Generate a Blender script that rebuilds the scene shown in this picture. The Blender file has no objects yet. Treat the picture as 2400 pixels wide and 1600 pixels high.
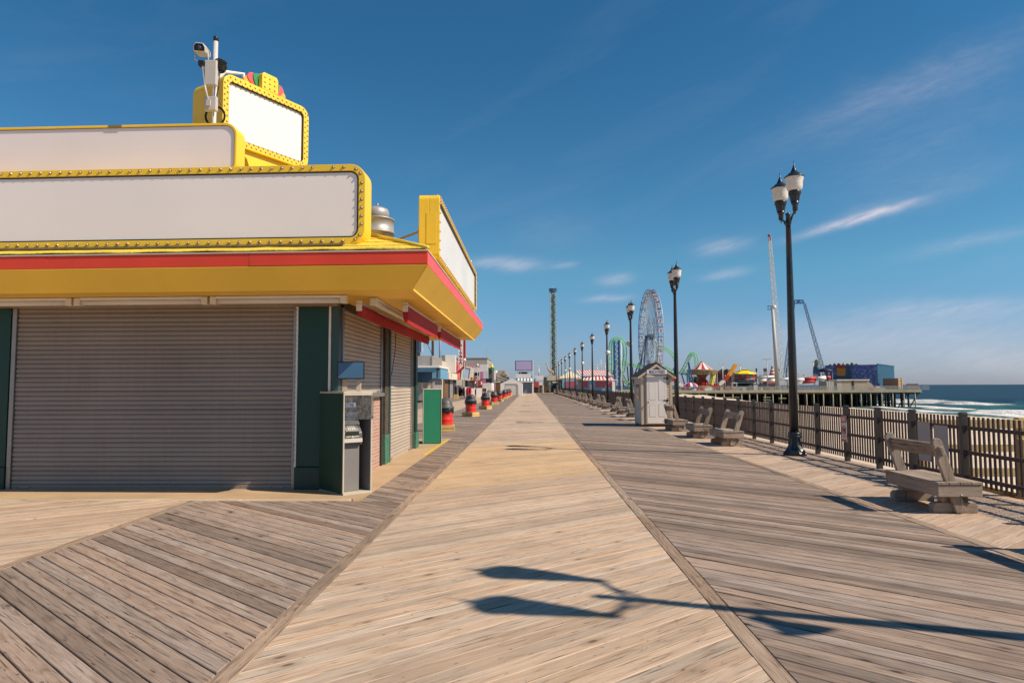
import bpy, bmesh, math, random
from mathutils import Vector, Matrix
random.seed(7)
R = math.radians
PI = math.pi
scene = bpy.context.scene
COL = scene.collection

# ---------------------------------------------------------------- camera
EYE = 1.65
cam_data = bpy.data.cameras.new('camera')
cam_data.sensor_width = 36.0
cam_data.lens = 24.0
cam_data.clip_start = 0.05
cam_data.clip_end = 30000.0
cam = bpy.data.objects.new('camera', cam_data)
COL.objects.link(cam)
CAM_ROT = Matrix.Rotation(R(1.43), 3, 'Z') @ Matrix.Rotation(R(93.72), 3, 'X') @ Matrix.Rotation(R(-0.2), 3, 'Z')
cam.matrix_world = Matrix.Translation((0, 0, EYE)) @ CAM_ROT.to_4x4()
scene.camera = cam

# ---------------------------------------------------------------- light and exposure
SUN_EL, SUN_AZ = 43.0, 107.3            # azimuth clockwise from the +Y direction of the boardwalk
sd = bpy.data.lights.new('sun', 'SUN')
sd.energy = 5.0
sd.angle = R(0.53)
sd.color = (1.0, 0.875, 0.70)
sun = bpy.data.objects.new('sun', sd)
COL.objects.link(sun)
sdir = Vector((math.sin(R(SUN_AZ)) * math.cos(R(SUN_EL)), math.cos(R(SUN_AZ)) * math.cos(R(SUN_EL)), math.sin(R(SUN_EL))))
sun.rotation_euler = sdir.to_track_quat('Z', 'Y').to_euler()
sun.location = (30, -20, 40)
scene.view_settings.view_transform = 'Standard'
scene.view_settings.look = 'None'
scene.view_settings.exposure = 0.0
scene.view_settings.gamma = 1.0
scene.view_settings.use_curve_mapping = False
scene.render.engine = 'CYCLES'
scene.cycles.max_bounces = 6
scene.cycles.diffuse_bounces = 3
scene.cycles.use_denoising = True


def ray(px, py):
    d = CAM_ROT @ Vector(((px - 1200.0) / 1600.0, -(py - 800.0) / 1600.0, -1.0))
    return d


def at(px, py, Y):
    """survey helper: the place on the sight line of a measured photo point that lies Y metres along the boardwalk"""
    d = ray(px, py)
    return Vector((0, 0, EYE)) + d * (Y / d.y)


def gp(px, py, z=0.0):
    d = ray(px, py)
    return Vector((0, 0, EYE)) + d * ((z - EYE) / d.z)


def lin(c):
    c = c / 255.0
    return c / 12.92 if c <= 0.04045 else ((c + 0.055) / 1.055) ** 2.4


def rgb(r, g, b):
    return (lin(r), lin(g), lin(b), 1.0)


# ---------------------------------------------------------------- node helper
class NT:
    def __init__(self, tree):
        self.t = tree
        tree.nodes.clear()

    def n(self, typ, **kw):
        nd = self.t.nodes.new(typ)
        for k, v in kw.items():
            setattr(nd, k, v)
        return nd

    def put(self, sock, v):
        if isinstance(v, bpy.types.NodeSocket):
            self.t.links.new(v, sock)
        else:
            sock.default_value = v

    def m(self, op, a, b=None, c=None, clamp=False):
        nd = self.n('ShaderNodeMath', operation=op)
        nd.use_clamp = clamp
        self.put(nd.inputs[0], a)
        if b is not None:
            self.put(nd.inputs[1], b)
        if c is not None:
            self.put(nd.inputs[2], c)
        return nd.outputs[0]

    def noise(self, vec, scale=5.0, detail=3.0, rough=0.55, dist=0.0):
        nd = self.n('ShaderNodeTexNoise')
        if vec is not None:
            self.put(nd.inputs['Vector'], vec)
        nd.inputs['Scale'].default_value = scale
        nd.inputs['Detail'].default_value = detail
        nd.inputs['Roughness'].default_value = rough
        nd.inputs['Distortion'].default_value = dist
        return nd.outputs['Fac']

    def xyz(self, x, y, z):
        nd = self.n('ShaderNodeCombineXYZ')
        self.put(nd.inputs[0], x)
        self.put(nd.inputs[1], y)
        self.put(nd.inputs[2], z)
        return nd.outputs[0]

    def sep(self, v):
        nd = self.n('ShaderNodeSeparateXYZ')
        self.put(nd.inputs[0], v)
        return nd.outputs

    def mix(self, f, a, b, mode='MIX'):
        nd = self.n('ShaderNodeMix', data_type='RGBA', blend_type=mode)
        self.put(nd.inputs[0], f)
        self.put(nd.inputs[6], a)
        self.put(nd.inputs[7], b)
        return nd.outputs[2]

    def ramp(self, f, stops):
        nd = self.n('ShaderNodeValToRGB')
        e = nd.color_ramp.elements
        while len(e) < len(stops):
            e.new(0.5)
        for el, (p, c) in zip(e, stops):
            el.position = p
            el.color = c if isinstance(c, tuple) else (c, c, c, 1)
        self.put(nd.inputs[0], f)
        return nd.outputs[0]

    def rng(self, v, a, b, c=0.0, d=1.0):
        nd = self.n('ShaderNodeMapRange')
        self.put(nd.inputs[0], v)
        for i, x in enumerate((a, b, c, d)):
            self.put(nd.inputs[1 + i], x)
        return nd.outputs[0]

    def bump(self, h, dist=0.01, strength=0.5):
        nd = self.n('ShaderNodeBump')
        self.put(nd.inputs['Height'], h)
        nd.inputs['Distance'].default_value = dist
        nd.inputs['Strength'].default_value = strength
        return nd.outputs[0]


# ---------------------------------------------------------------- world: clear sky with thin cirrus
world = bpy.data.worlds.new('World')
scene.world = world
world.use_nodes = True
w = NT(world.node_tree)
sky = w.n('ShaderNodeTexSky', sky_type='NISHITA')
sky.sun_disc = False
sky.sun_elevation = R(SUN_EL)
sky.sun_rotation = R(SUN_AZ)
sky.air_density = 1.0
sky.dust_density = 0.15
sky.ozone_density = 1.6
SKY_STRENGTH = 0.08
D = w.n('ShaderNodeTexCoord').outputs['Generated']
dx, dy, dz = w.sep(D)
ysafe = w.m('MAXIMUM', dy, 0.05)
gu = w.m('DIVIDE', dx, ysafe)
gv = w.m('DIVIDE', dz, ysafe)
front = w.rng(dy, 0.05, 0.25)


warp0 = w.noise(w.xyz(w.m('MULTIPLY', w.m('ADD', gu, w.m('MULTIPLY', gv, .35)), 9.0), w.m('MULTIPLY', w.m('SUBTRACT', gv, w.m('MULTIPLY', gu, .3)), 14.0), 2.0), 1.0, 3, 0.6)
warp0 = w.m('SUBTRACT', warp0, 0.5)
fil0 = w.noise(w.xyz(w.m('MULTIPLY', w.m('ADD', gu, w.m('MULTIPLY', gv, .35)), 22.0), w.m('MULTIPLY', w.m('SUBTRACT', gv, w.m('MULTIPLY', gu, .3)), 110.0), 5.0), 1.0, 4, 0.65, 0.5)
fil0 = w.rng(fil0, 0.25, 0.75)


def streak(p0, p1, width, amount, frq=3.0, fray=0.6, soft=0.62):
    """one feathery cirrus streak between two directions"""
    a, b = ray(*p0), ray(*p1)
    ua, va, ub, vb = a.x / a.y, a.z / a.y, b.x / b.y, b.z / b.y
    cu, cv = (ua + ub) / 2, (va + vb) / 2
    L = math.hypot(ub - ua, vb - va) / 2
    ang = math.atan2(vb - va, ub - ua)
    c, s = math.cos(ang), math.sin(ang)
    u = w.m('SUBTRACT', gu, cu)
    v = w.m('SUBTRACT', gv, cv)
    al = w.m('DIVIDE', w.m('ADD', w.m('MULTIPLY', u, c), w.m('MULTIPLY', v, s)), L)
    ac = w.m('DIVIDE', w.m('SUBTRACT', w.m('MULTIPLY', v, c), w.m('MULTIPLY', u, s)), width / 1600.0)
    ac2 = w.m('ADD', ac, w.m('MULTIPLY', warp0, fray * 3.0))
    g = w.m('EXPONENT', w.m('MULTIPLY', w.m('ADD', w.m('MULTIPLY', w.m('POWER', w.m('ABSOLUTE', al), 2.4), 1.6), w.m('MULTIPLY', ac2, ac2)), -1.0))
    return w.m('MULTIPLY', w.m('MULTIPLY', g, w.m('MULTIPLY_ADD', fil0, soft + .15, 1.0 - soft)), amount)


streaks = [
    streak((1850, 562), (2180, 462), 9, 0.66, 2.5, 0.8),
    streak((1960, 520), (2160, 470), 18, 0.22, 2.5, 0.8),
    streak((1085, 616), (1280, 622), 14, 0.42),
    streak((1290, 625), (1360, 618), 8, 0.25),
    streak((1620, 590), (1770, 562), 18, 0.28),
    streak((1640, 652), (1760, 632), 10, 0.30),
    streak((1395, 665), (1490, 652), 13, 0.30),
    streak((1360, 704), (1490, 697), 8, 0.28),
    streak((1800, 350), (2480, 60), 50, 0.15, 2.0, 0.7),
    streak((1900, 440), (2480, 210), 60, 0.075, 2.0, 0.8),
    streak((2000, 480), (2450, 360), 40, 0.07, 2.0, 0.8),
    streak((1180, 560), (1420, 520), 50, 0.06),
    streak((2100, 600), (2460, 530), 16, 0.16),
    streak((1950, 735), (2500, 712), 22, 0.25, 2.0, 0.6),
    streak((1500, 800), (2600, 770), 46, 0.22, 2.0, 0.5, 0.35),
    streak((2150, 845), (2600, 850), 42, 0.20, 2.0, 0.5, 0.3),
    streak((1500, 850), (2700, 830), 60, 0.12, 2.0, 0.4, 0.3),
]
tot = streaks[0]
for sx in streaks[1:]:
    tot = w.m('ADD', tot, sx)
el_ = w.m('ARCSINE', dz)
wide = w.noise(w.xyz(w.m('MULTIPLY', w.m('ADD', dx, w.m('MULTIPLY', dz, 0.8)), 1.2), w.m('MULTIPLY', w.m('SUBTRACT', dz, w.m('MULTIPLY', dx, 0.35)), 7.0), dy), 2.2, 5, 0.6, 0.4)
wide = w.m('MULTIPLY', w.rng(wide, 0.52, 0.85), 0.04)
tot = w.m('ADD', w.m('MULTIPLY', tot, front), wide, clamp=True)
hsv = w.n('ShaderNodeHueSaturation')
hsv.inputs['Saturation'].default_value = 1.12
tint = w.ramp(w.m('MAXIMUM', dz, 0.0), [(0.0, (.45, .545, .92, 1)), (0.06, (.55, .69, .98, 1)), (0.16, (.62, .90, .99, 1)), (0.45, (.54, .86, .97, 1)), (1.0, (.54, .86, .97, 1))])
w.put(hsv.inputs['Color'], w.mix(1.0, sky.outputs[0], tint, 'MULTIPLY'))
cl = w.mix(w.m('MINIMUM', tot, 0.8), hsv.outputs[0], (8.2, 7.5, 8.0, 1))
bgn = w.n('ShaderNodeBackground')
w.put(bgn.inputs[0], cl)
bgn.inputs[1].default_value = SKY_STRENGTH
wo = w.n('ShaderNodeOutputWorld')
w.put(wo.inputs[0], bgn.outputs[0])

# ---------------------------------------------------------------- materials
MATS = {}


def mat(name, col, rough=0.6, metal=0.0, var=0.10, scale=3.0, bump=0.0, bscale=60.0, dirt=0.0, dirtcol=(0.05, 0.04, 0.03, 1), spec=0.4, streakz=0.0, rnd=0.0, coat=0.0):
    """painted or plain surface: colour with slow tone variation, worn spots, optional rain streaks and relief"""
    if name in MATS:
        return MATS[name]
    m = bpy.data.materials.new(name)
    m.use_nodes = True
    t = NT(m.node_tree)
    p = t.n('ShaderNodeBsdfPrincipled')
    o = t.n('ShaderNodeOutputMaterial')
    t.put(o.inputs[0], p.outputs[0])
    pos = t.n('ShaderNodeNewGeometry').outputs['Position']
    f = t.noise(pos, scale, 5, 0.6)
    c = t.mix(t.rng(f, 0.3, 0.7), tuple(x * (1 - var) for x in col[:3]) + (1,), tuple(min(1, x * (1 + var)) for x in col[:3]) + (1,))
    if rnd:
        r = t.n('ShaderNodeObjectInfo').outputs['Random']
        r2 = t.n('ShaderNodeNewGeometry').outputs['Random Per Island']
        r = t.m('FRACT', t.m('ADD', t.m('MULTIPLY', r, 5.3), r2))
        k = t.rng(r, 0, 1, 1 - rnd, 1 + rnd)
        kk = t.n('ShaderNodeVectorMath', operation='SCALE')
        t.put(kk.inputs[0], c)
        t.put(kk.inputs['Scale'], k)
        c = kk.outputs[0]
    if dirt:
        sx, sy, sz = t.sep(pos)
        d1 = t.noise(pos, scale * 4, 6, 0.7)
        c = t.mix(t.m('MULTIPLY', t.rng(d1, 0.52, 0.78), dirt), c, dirtcol)
        if streakz:
            d2 = t.noise(t.xyz(t.m('MULTIPLY', sx, 14.0), t.m('MULTIPLY', sy, 14.0), t.m('MULTIPLY', sz, 0.7)), 1.0, 4, 0.6)
            c = t.mix(t.m('MULTIPLY', t.rng(d2, 0.5, 0.8), streakz), c, dirtcol)
    t.put(p.inputs['Base Color'], c)
    t.put(p.inputs['Roughness'], t.rng(f, 0.2, 0.8, max(0.03, rough - 0.08), min(1, rough + 0.08)))
    p.inputs['Metallic'].default_value = metal
    p.inputs['Specular IOR Level'].default_value = spec
    if coat:
        p.inputs['Coat Weight'].default_value = coat
        p.inputs['Coat Roughness'].default_value = 0.12
    if bump:
        t.put(p.inputs['Normal'], t.bump(t.noise(pos, bscale, 4, 0.6), bump, 0.6))
    MATS[name] = m
    return m


def wood(name, dark, mid, light, angle=0.0, up=False, contrast=1.0, tone=0.35, bump=0.004, knots=1.0, stain=0.4):
    """weathered timber: the grain runs at the angle (degrees in plan) or upright; every piece gets its own tone and grain offset"""
    if name in MATS:
        return MATS[name]
    m = bpy.data.materials.new(name)
    m.use_nodes = True
    t = NT(m.node_tree)
    p = t.n('ShaderNodeBsdfPrincipled')
    o = t.n('ShaderNodeOutputMaterial')
    t.put(o.inputs[0], p.outputs[0])
    g = t.n('ShaderNodeNewGeometry')
    r1 = t.n('ShaderNodeObjectInfo').outputs['Random']
    r2 = g.outputs['Random Per Island']
    rn = t.m('FRACT', t.m('ADD', t.m('MULTIPLY', r1, 9.7), t.m('MULTIPLY', r2, 3.1)))
    rb = t.m('FRACT', t.m('MULTIPLY', rn, 17.31))
    px, py, pz = t.sep(g.outputs['Position'])
    if up:
        al, ac, ad = pz, px, py
    else:
        c, s = math.cos(R(angle)), math.sin(R(angle))
        al = t.m('ADD', t.m('MULTIPLY', px, c), t.m('MULTIPLY', py, s))
        ac = t.m('SUBTRACT', t.m('MULTIPLY', py, c), t.m('MULTIPLY', px, s))
        ad = pz
    al = t.m('ADD', al, t.m('MULTIPLY', rn, 61.0))
    ac = t.m('ADD', ac, t.m('MULTIPLY', rb, 13.0))
    # cathedral figure: contour lines of a stretched noise
    fig = t.noise(t.xyz(t.m('MULTIPLY', al, 0.55), t.m('MULTIPLY', ac, 5.0), t.m('MULTIPLY', ad, 5.0)), 1.0, 2, 0.5)
    rings = t.m('ADD', t.m('MULTIPLY', t.m('SINE', t.m('MULTIPLY', fig, 62.0)), 0.5), 0.5)
    fibre = t.noise(t.xyz(t.m('MULTIPLY', al, 4.0), t.m('MULTIPLY', ac, 110.0), t.m('MULTIPLY', ad, 110.0)), 1.0, 4, 0.7)
    streaks_ = t.noise(t.xyz(t.m('MULTIPLY', al, 1.1), t.m('MULTIPLY', ac, 38.0), t.m('MULTIPLY', ad, 38.0)), 1.0, 5, 0.72)
    broad = t.noise(g.outputs['Position'], 0.8, 3, 0.6)
    mott = t.noise(t.xyz(t.m('MULTIPLY', al, 1.5), t.m('MULTIPLY', ac, 11.0), ad), 1.0, 5, 0.62)
    line = t.m('POWER', rings, 6.0)
    f = t.m('ADD', t.m('MULTIPLY', t.m('SUBTRACT', t.rng(fibre, 0.3, 0.7), 0.5), 0.32), 0.60)
    f = t.m('ADD', f, t.m('MULTIPLY', t.m('SUBTRACT', t.rng(streaks_, 0.32, 0.68), 0.5), 0.30))
    f = t.m('ADD', f, t.m('MULTIPLY', t.m('SUBTRACT', t.rng(mott, 0.32, 0.68), 0.5), 0.20))
    f = t.m('SUBTRACT', f, t.m('MULTIPLY', line, 0.15))
    f = t.m('ADD', t.m('MULTIPLY', t.m('SUBTRACT', f, 0.55), contrast), 0.55)
    col = t.ramp(f, [(0.12, dark), (0.5, mid), (0.92, light)])
    # tone of the single piece
    k = t.rng(t.m('POWER', rn, 0.7), 0, 1, 1 - tone, 1 + tone * 0.45)
    k = t.m('MULTIPLY', k, t.rng(broad, 0.3, 0.7, 0.90, 1.10))
    sc = t.n('ShaderNodeVectorMath', operation='SCALE')
    t.put(sc.inputs[0], col)
    t.put(sc.inputs['Scale'], k)
    col = sc.outputs[0]
    hue = t.mix(t.m('FRACT', t.m('MULTIPLY', rb, 7.7)), (1.05, 0.985, 0.93, 1), (0.965, 1.0, 1.04, 1))
    col = t.mix(1.0, col, hue, 'MULTIPLY')
    # yellowish and greyish stains
    st = t.noise(t.xyz(t.m('MULTIPLY', al, 1.1), t.m('MULTIPLY', ac, 4.0), ad), 1.0, 4, 0.6)
    col = t.mix(t.m('MULTIPLY', t.rng(st, 0.55, 0.78), stain), col, tuple(a * b for a, b in zip(mid[:3], (1.05, 0.86, 0.55))) + (1,))
    # cracks and knots
    cr = t.noise(t.xyz(t.m('MULTIPLY', al, 1.5), t.m('MULTIPLY', ac, 60.0), ad), 1.0, 2, 0.5)
    dash = t.noise(t.xyz(t.m('MULTIPLY', al, 9.0), t.m('MULTIPLY', ac, 34.0), ad), 1.0, 2, 0.5)
    crack = t.m('MAXIMUM', t.rng(cr, 0.64, 0.69), t.m('MULTIPLY', t.rng(dash, 0.68, 0.72), 0.8))
    vo = t.n('ShaderNodeTexVoronoi')
    t.put(vo.inputs['Vector'], t.xyz(t.m('MULTIPLY', al, 1.5), t.m('MULTIPLY', ac, 3.4), 0.0))
    vo.inputs['Scale'].default_value = 1.0
    kd = vo.outputs['Distance']
    kn = t.m('MULTIPLY', t.rng(kd, 0.035, 0.08, 1.0, 0.0), knots)
    halo = t.m('MULTIPLY', t.rng(kd, 0.06, 0.22, 1.0, 0.0), 0.42 * knots)
    dk = tuple(x * 0.35 for x in dark[:3]) + (1,)
    col = t.mix(t.m('MULTIPLY', crack, 0.75), col, dk)
    col = t.mix(halo, col, dark)
    col = t.mix(t.m('MULTIPLY', kn, 0.8), col, dk)
    t.put(p.inputs['Base Color'], col)
    p.inputs['Roughness'].default_value = 0.82
    p.inputs['Specular IOR Level'].default_value = 0.25
    h = t.m('SUBTRACT', t.m('ADD', t.m('MULTIPLY', fibre, 0.6), t.m('MULTIPLY', streaks_, 0.6)), t.m('MULTIPLY', crack, 0.8))
    if bump:
        t.put(p.inputs['Normal'], t.bump(h, bump, 0.7))
    MATS[name] = m
    return m


# ---------------------------------------------------------------- mesh builder
class MB:
    """collects shapes and links them as one mesh object"""

    def __init__(self):
        self.v, self.f, self.mi, self.sm = [], [], [], []

    def add(self, vs, fs, mi=0, smooth=False):
        o = len(self.v)
        self.v.extend(tuple(x) for x in vs)
        for f in fs:
            self.f.append(tuple(o + i for i in f))
            self.mi.append(mi)
            self.sm.append(smooth)
        return self

    def box(self, x0, x1, y0, y1, z0, z1, mi=0, M=None):
        vs = [Vector((x, y, z)) for x in (x0, x1) for y in (y0, y1) for z in (z0, z1)]
        if M is not None:
            vs = [M @ q for q in vs]
        return self.add(vs, [(0, 1, 3, 2), (4, 6, 7, 5), (0, 4, 5, 1), (2, 3, 7, 6), (0, 2, 6, 4), (1, 5, 7, 3)], mi)

    def bar(self, p, q, wd, ht=None, mi=0, up=Vector((0, 0, 1))):
        """square bar from p to q"""
        p, q = Vector(p), Vector(q)
        ht = ht or wd
        d = (q - p).normalized()
        if abs(d.dot(up)) > 0.99:
            up = Vector((0, 1, 0))
        s = d.cross(up).normalized()
        u = s.cross(d).normalized()
        vs = []
        for e in (p, q):
            for a, b in ((-1, -1), (1, -1), (1, 1), (-1, 1)):
                vs.append(e + s * (a * wd / 2) + u * (b * ht / 2))
        return self.add(vs, [(0, 1, 5, 4), (1, 2, 6, 5), (2, 3, 7, 6), (3, 0, 4, 7), (3, 2, 1, 0), (4, 5, 6, 7)], mi)

    def tube(self, pts, r, n=8, mi=0, caps=True, closed=False):
        pts = [Vector(p) for p in pts]
        N = len(pts)
        rr = r if isinstance(r, (list, tuple)) else [r] * N
        rings, prev = [], None
        for i, p in enumerate(pts):
            if closed:
                d = pts[(i + 1) % N] - pts[i - 1]
            else:
                d = pts[min(i + 1, N - 1)] - pts[max(i - 1, 0)]
            d.normalize()
            if prev is None:
                a = Vector((0, 0, 1)) if abs(d.z) < 0.9 else Vector((0, 1, 0))
            else:
                a = prev
            s = d.cross(a).normalized()
            u = s.cross(d).normalized()
            prev = u
            rings.append([p + (s * math.cos(2 * PI * k / n) + u * math.sin(2 * PI * k / n)) * rr[i] for k in range(n)])
        vs = [q for rg in rings for q in rg]
        fs = []
        for i in range(N if closed else N - 1):
            j = (i + 1) % N
            for k in range(n):
                fs.append((i * n + k, i * n + (k + 1) % n, j * n + (k + 1) % n, j * n + k))
        if caps and not closed:
            fs.append(tuple(range(n - 1, -1, -1)))
            fs.append(tuple((N - 1) * n + k for k in range(n)))
        return self.add(vs, fs, mi, n > 5)

    def lathe(self, prof, c=(0, 0, 0), n=20, mi=0, flute=None, smooth=True):
        vs, fs = [], []
        cx, cy, cz = c
        for r, z in prof:
            for k in range(n):
                a = 2 * PI * k / n
                q = r * (flute if (flute and k % 2) else 1.0)
                vs.append((cx + q * math.cos(a), cy + q * math.sin(a), cz + z))
        for i in range(len(prof) - 1):
            for k in range(n):
                fs.append((i * n + k, i * n + (k + 1) % n, (i + 1) * n + (k + 1) % n, (i + 1) * n + k))
        if prof[0][0] > 1e-4:
            fs.append(tuple(range(n - 1, -1, -1)))
        if prof[-1][0] > 1e-4:
            fs.append(tuple((len(prof) - 1) * n + k for k in range(n)))
        return self.add(vs, fs, mi, smooth)

    def prism(self, poly, a0, a1, axis='y', mi=0, smooth=False):
        """polygon extruded: axis y -> poly is (x,z); axis x -> poly is (y,z); axis z -> poly is (x,y)"""
        n = len(poly)
        mk = {'y': lambda p, a: (p[0], a, p[1]), 'x': lambda p, a: (a, p[0], p[1]), 'z': lambda p, a: (p[0], p[1], a)}[axis]
        vs = [mk(p, a0) for p in poly] + [mk(p, a1) for p in poly]
        fs = [tuple(range(n)), tuple(range(2 * n - 1, n - 1, -1))]
        self.add(vs, fs, mi)
        return self.add(vs, [(i, i + n, (i + 1) % n + n, (i + 1) % n) for i in range(n)], mi, smooth)

    def sphere(self, c, r, n=8, m=6, mi=0, sz=1.0):
        prof = [(max(1e-5, r * math.sin(PI * i / m)), -r * sz * math.cos(PI * i / m)) for i in range(m + 1)]
        return self.lathe(prof, c, n, mi)

    def sheet(self, pts, mi=0):
        return self.add(pts, [tuple(range(len(pts)))], mi)

    def mesh(self, name, mats, fix=True):
        me = bpy.data.meshes.new(name)
        me.from_pydata(self.v, [], self.f)
        for q in (mats if isinstance(mats, (list, tuple)) else [mats]):
            me.materials.append(q)
        me.polygons.foreach_set('material_index', self.mi)
        me.polygons.foreach_set('use_smooth', self.sm)
        if fix:
            b = bmesh.new()
            b.from_mesh(me)
            bmesh.ops.remove_doubles(b, verts=b.verts, dist=1e-6)
            bmesh.ops.recalc_face_normals(b, faces=b.faces)
            b.to_mesh(me)
            b.free()
        me.update()
        return me

    def build(self, name, mats, parent=None, loc=None, bevel=0.0, fix=True, segs=2):
        me = self.mesh(name, mats, fix)
        o = bpy.data.objects.new(name, me)
        COL.objects.link(o)
        if parent is not None:
            o.parent = parent
        if loc is not None:
            o.location = loc
        if bevel:
            md = o.modifiers.new('bevel', 'BEVEL')
            md.width = bevel
            md.segments = segs
            md.limit_method = 'ANGLE'
            md.angle_limit = R(35)
        return o


def place(me, name, parent, loc=(0, 0, 0), rot=(0, 0, 0)):
    o = bpy.data.objects.new(name, me)
    COL.objects.link(o)
    o.parent = parent
    o.location = loc
    o.rotation_euler = rot
    return o


def tag(o, label=None, cat=None, group=None, kind=None):
    if label:
        o['label'] = label
    if cat:
        o['category'] = cat
    if group:
        o['group'] = group
    if kind:
        o['kind'] = kind
    return o


def thing(name, label, cat, loc=(0, 0, 0), rz=0.0, group=None):
    o = bpy.data.objects.new(name, None)
    o.empty_display_size = 0.3
    COL.objects.link(o)
    o.location = loc
    o.rotation_euler = (0, 0, rz)
    return tag(o, label, cat, group)


def setting(name, loc=(0, 0, 0), label=None):
    o = bpy.data.objects.new(name, None)
    COL.objects.link(o)
    o.location = loc
    return tag(o, label, kind='structure')


def dup(root, loc, rz=None, label=None, group=None):
    r = root.copy()
    COL.objects.link(r)
    r.location = loc
    if rz is not None:
        r.rotation_euler = (0, 0, rz)
    tag(r, label, None, group)
    for ch in list(root.children):
        c = ch.copy()
        COL.objects.link(c)
        c.parent = r
        for g in list(ch.children):
            d = g.copy()
            COL.objects.link(d)
            d.parent = c
    return r


def round_rect(x0, x1, z0, z1, rad, n=6, corners=(1, 1, 1, 1)):
    """outline, counter-clockwise from lower left; corners = (ll, lr, ur, ul)"""
    out = []
    for (cx, cz, a0, on) in ((x0 + rad, z0 + rad, PI, corners[0]), (x1 - rad, z0 + rad, 1.5 * PI, corners[1]), (x1 - rad, z1 - rad, 0, corners[2]), (x0 + rad, z1 - rad, 0.5 * PI, corners[3])):
        if on:
            for k in range(n + 1):
                a = a0 + 0.5 * PI * k / n
                out.append((cx + rad * math.cos(a), cz + rad * math.sin(a)))
        else:
            out.append((cx + rad * math.sqrt(2) * math.cos(a0 + PI / 4) * 1.0, cz + rad * math.sqrt(2) * math.sin(a0 + PI / 4)))
    return out


def ring_prism(mb, outer, inner, a0, a1, mi=0):
    """frame between two outlines of equal point count, extruded along y from a0 (front) to a1; the inner wall included"""
    n = len(outer)
    vs = [(x, a0, z) for x, z in outer] + [(x, a0, z) for x, z in inner] + [(x, a1, z) for x, z in outer] + [(x, a1, z) for x, z in inner]
    fs = []
    for i in range(n):
        j = (i + 1) % n
        fs += [(i, j, n + j, n + i), (2 * n + j, 2 * n + i, 3 * n + i, 3 * n + j), (i, 2 * n + i, 2 * n + j, j), (n + j, 3 * n + j, 3 * n + i, n + i)]
    mb.add(vs, fs, mi)


def lettering(text, size, m, parent, loc, rot, name='lettering', sx=1.0, bold=0.0, depth=0.002, align='CENTER', space=1.0):
    cu = bpy.data.curves.new('tmp', 'FONT')
    cu.body = text
    cu.size = size
    cu.offset = bold
    cu.extrude = depth
    cu.align_x = align
    cu.align_y = 'CENTER'
    cu.space_line = space
    cu.resolution_u = 3
    tmp = bpy.data.objects.new('tmp', cu)
    COL.objects.link(tmp)
    dg = bpy.context.evaluated_depsgraph_get()
    me = bpy.data.meshes.new_from_object(tmp.evaluated_get(dg))
    bpy.data.objects.remove(tmp)
    bpy.data.curves.remove(cu)
    me.name = name
    me.materials.clear()
    me.materials.append(m)
    o = bpy.data.objects.new(name, me)
    COL.objects.link(o)
    o.parent = parent
    o.location = loc
    o.rotation_euler = rot
    o.scale = (sx, 1, 1)
    return o
scene.view_settings.exposure = 0.3

# ---------------------------------------------------------------- shared materials
A_UP, A_DN = 40.0, -40.0
W_PALE = wood('pale deck timber', (.19, .128, .088, 1), (.425, .315, .232, 1), (.54, .425, .328, 1), A_UP, contrast=1.05, tone=0.22, stain=0.40, knots=0.9)
W_NEW = wood('new yellow deck timber', (.24, .16, .095, 1), (.46, .325, .20, 1), (.56, .42, .285, 1), A_UP, contrast=0.7, tone=0.12, stain=0.3, knots=0.6)
W_GREY = wood('grey deck timber', (.068, .046, .037, 1), (.255, .190, .152, 1), (.40, .315, .26, 1), A_DN, contrast=1.02, tone=0.48, stain=0.22)
W_SEA = wood('bleached deck timber', (.18, .125, .09, 1), (.41, .30, .225, 1), (.53, .415, .32, 1), A_UP, contrast=0.8, tone=0.18, stain=0.2, knots=0.7)
W_EDGE = wood('border timber', (.085, .06, .043, 1), (.265, .195, .145, 1), (.40, .305, .23, 1), 90, contrast=1.2, tone=0.30)
W_CROSS = wood('cross border timber', (.2, .15, .1, 1), (.44, .34, .25, 1), (.55, .45, .34, 1), 0, contrast=1.0, tone=0.2)
SAND = mat('beach sand', (.60, .485, .375, 1), 0.95, var=.12, scale=0.35, bump=.03, bscale=9.0, spec=.1)
APRON = mat('sandy concrete', (.43, .30, .18, 1), 0.9, var=.14, scale=1.6, bump=.004, bscale=60, dirt=.35, dirtcol=(.26, .19, .12, 1))
YELLOW_LINE = mat('yellow line paint', (.68, .42, .03, 1), 0.6, var=.12, scale=8, dirt=.5, dirtcol=(.4, .3, .15, 1))


def clip_poly(poly, f):
    out = []
    for i in range(len(poly)):
        a, b = poly[i], poly[(i + 1) % len(poly)]
        fa, fb = f(a), f(b)
        if fa >= 0:
            out.append(a)
        if (fa >= 0) != (fb >= 0):
            k = fa / (fa - fb)
            out.append((a[0] + (b[0] - a[0]) * k, a[1] + (b[1] - a[1]) * k))
    return out


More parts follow.
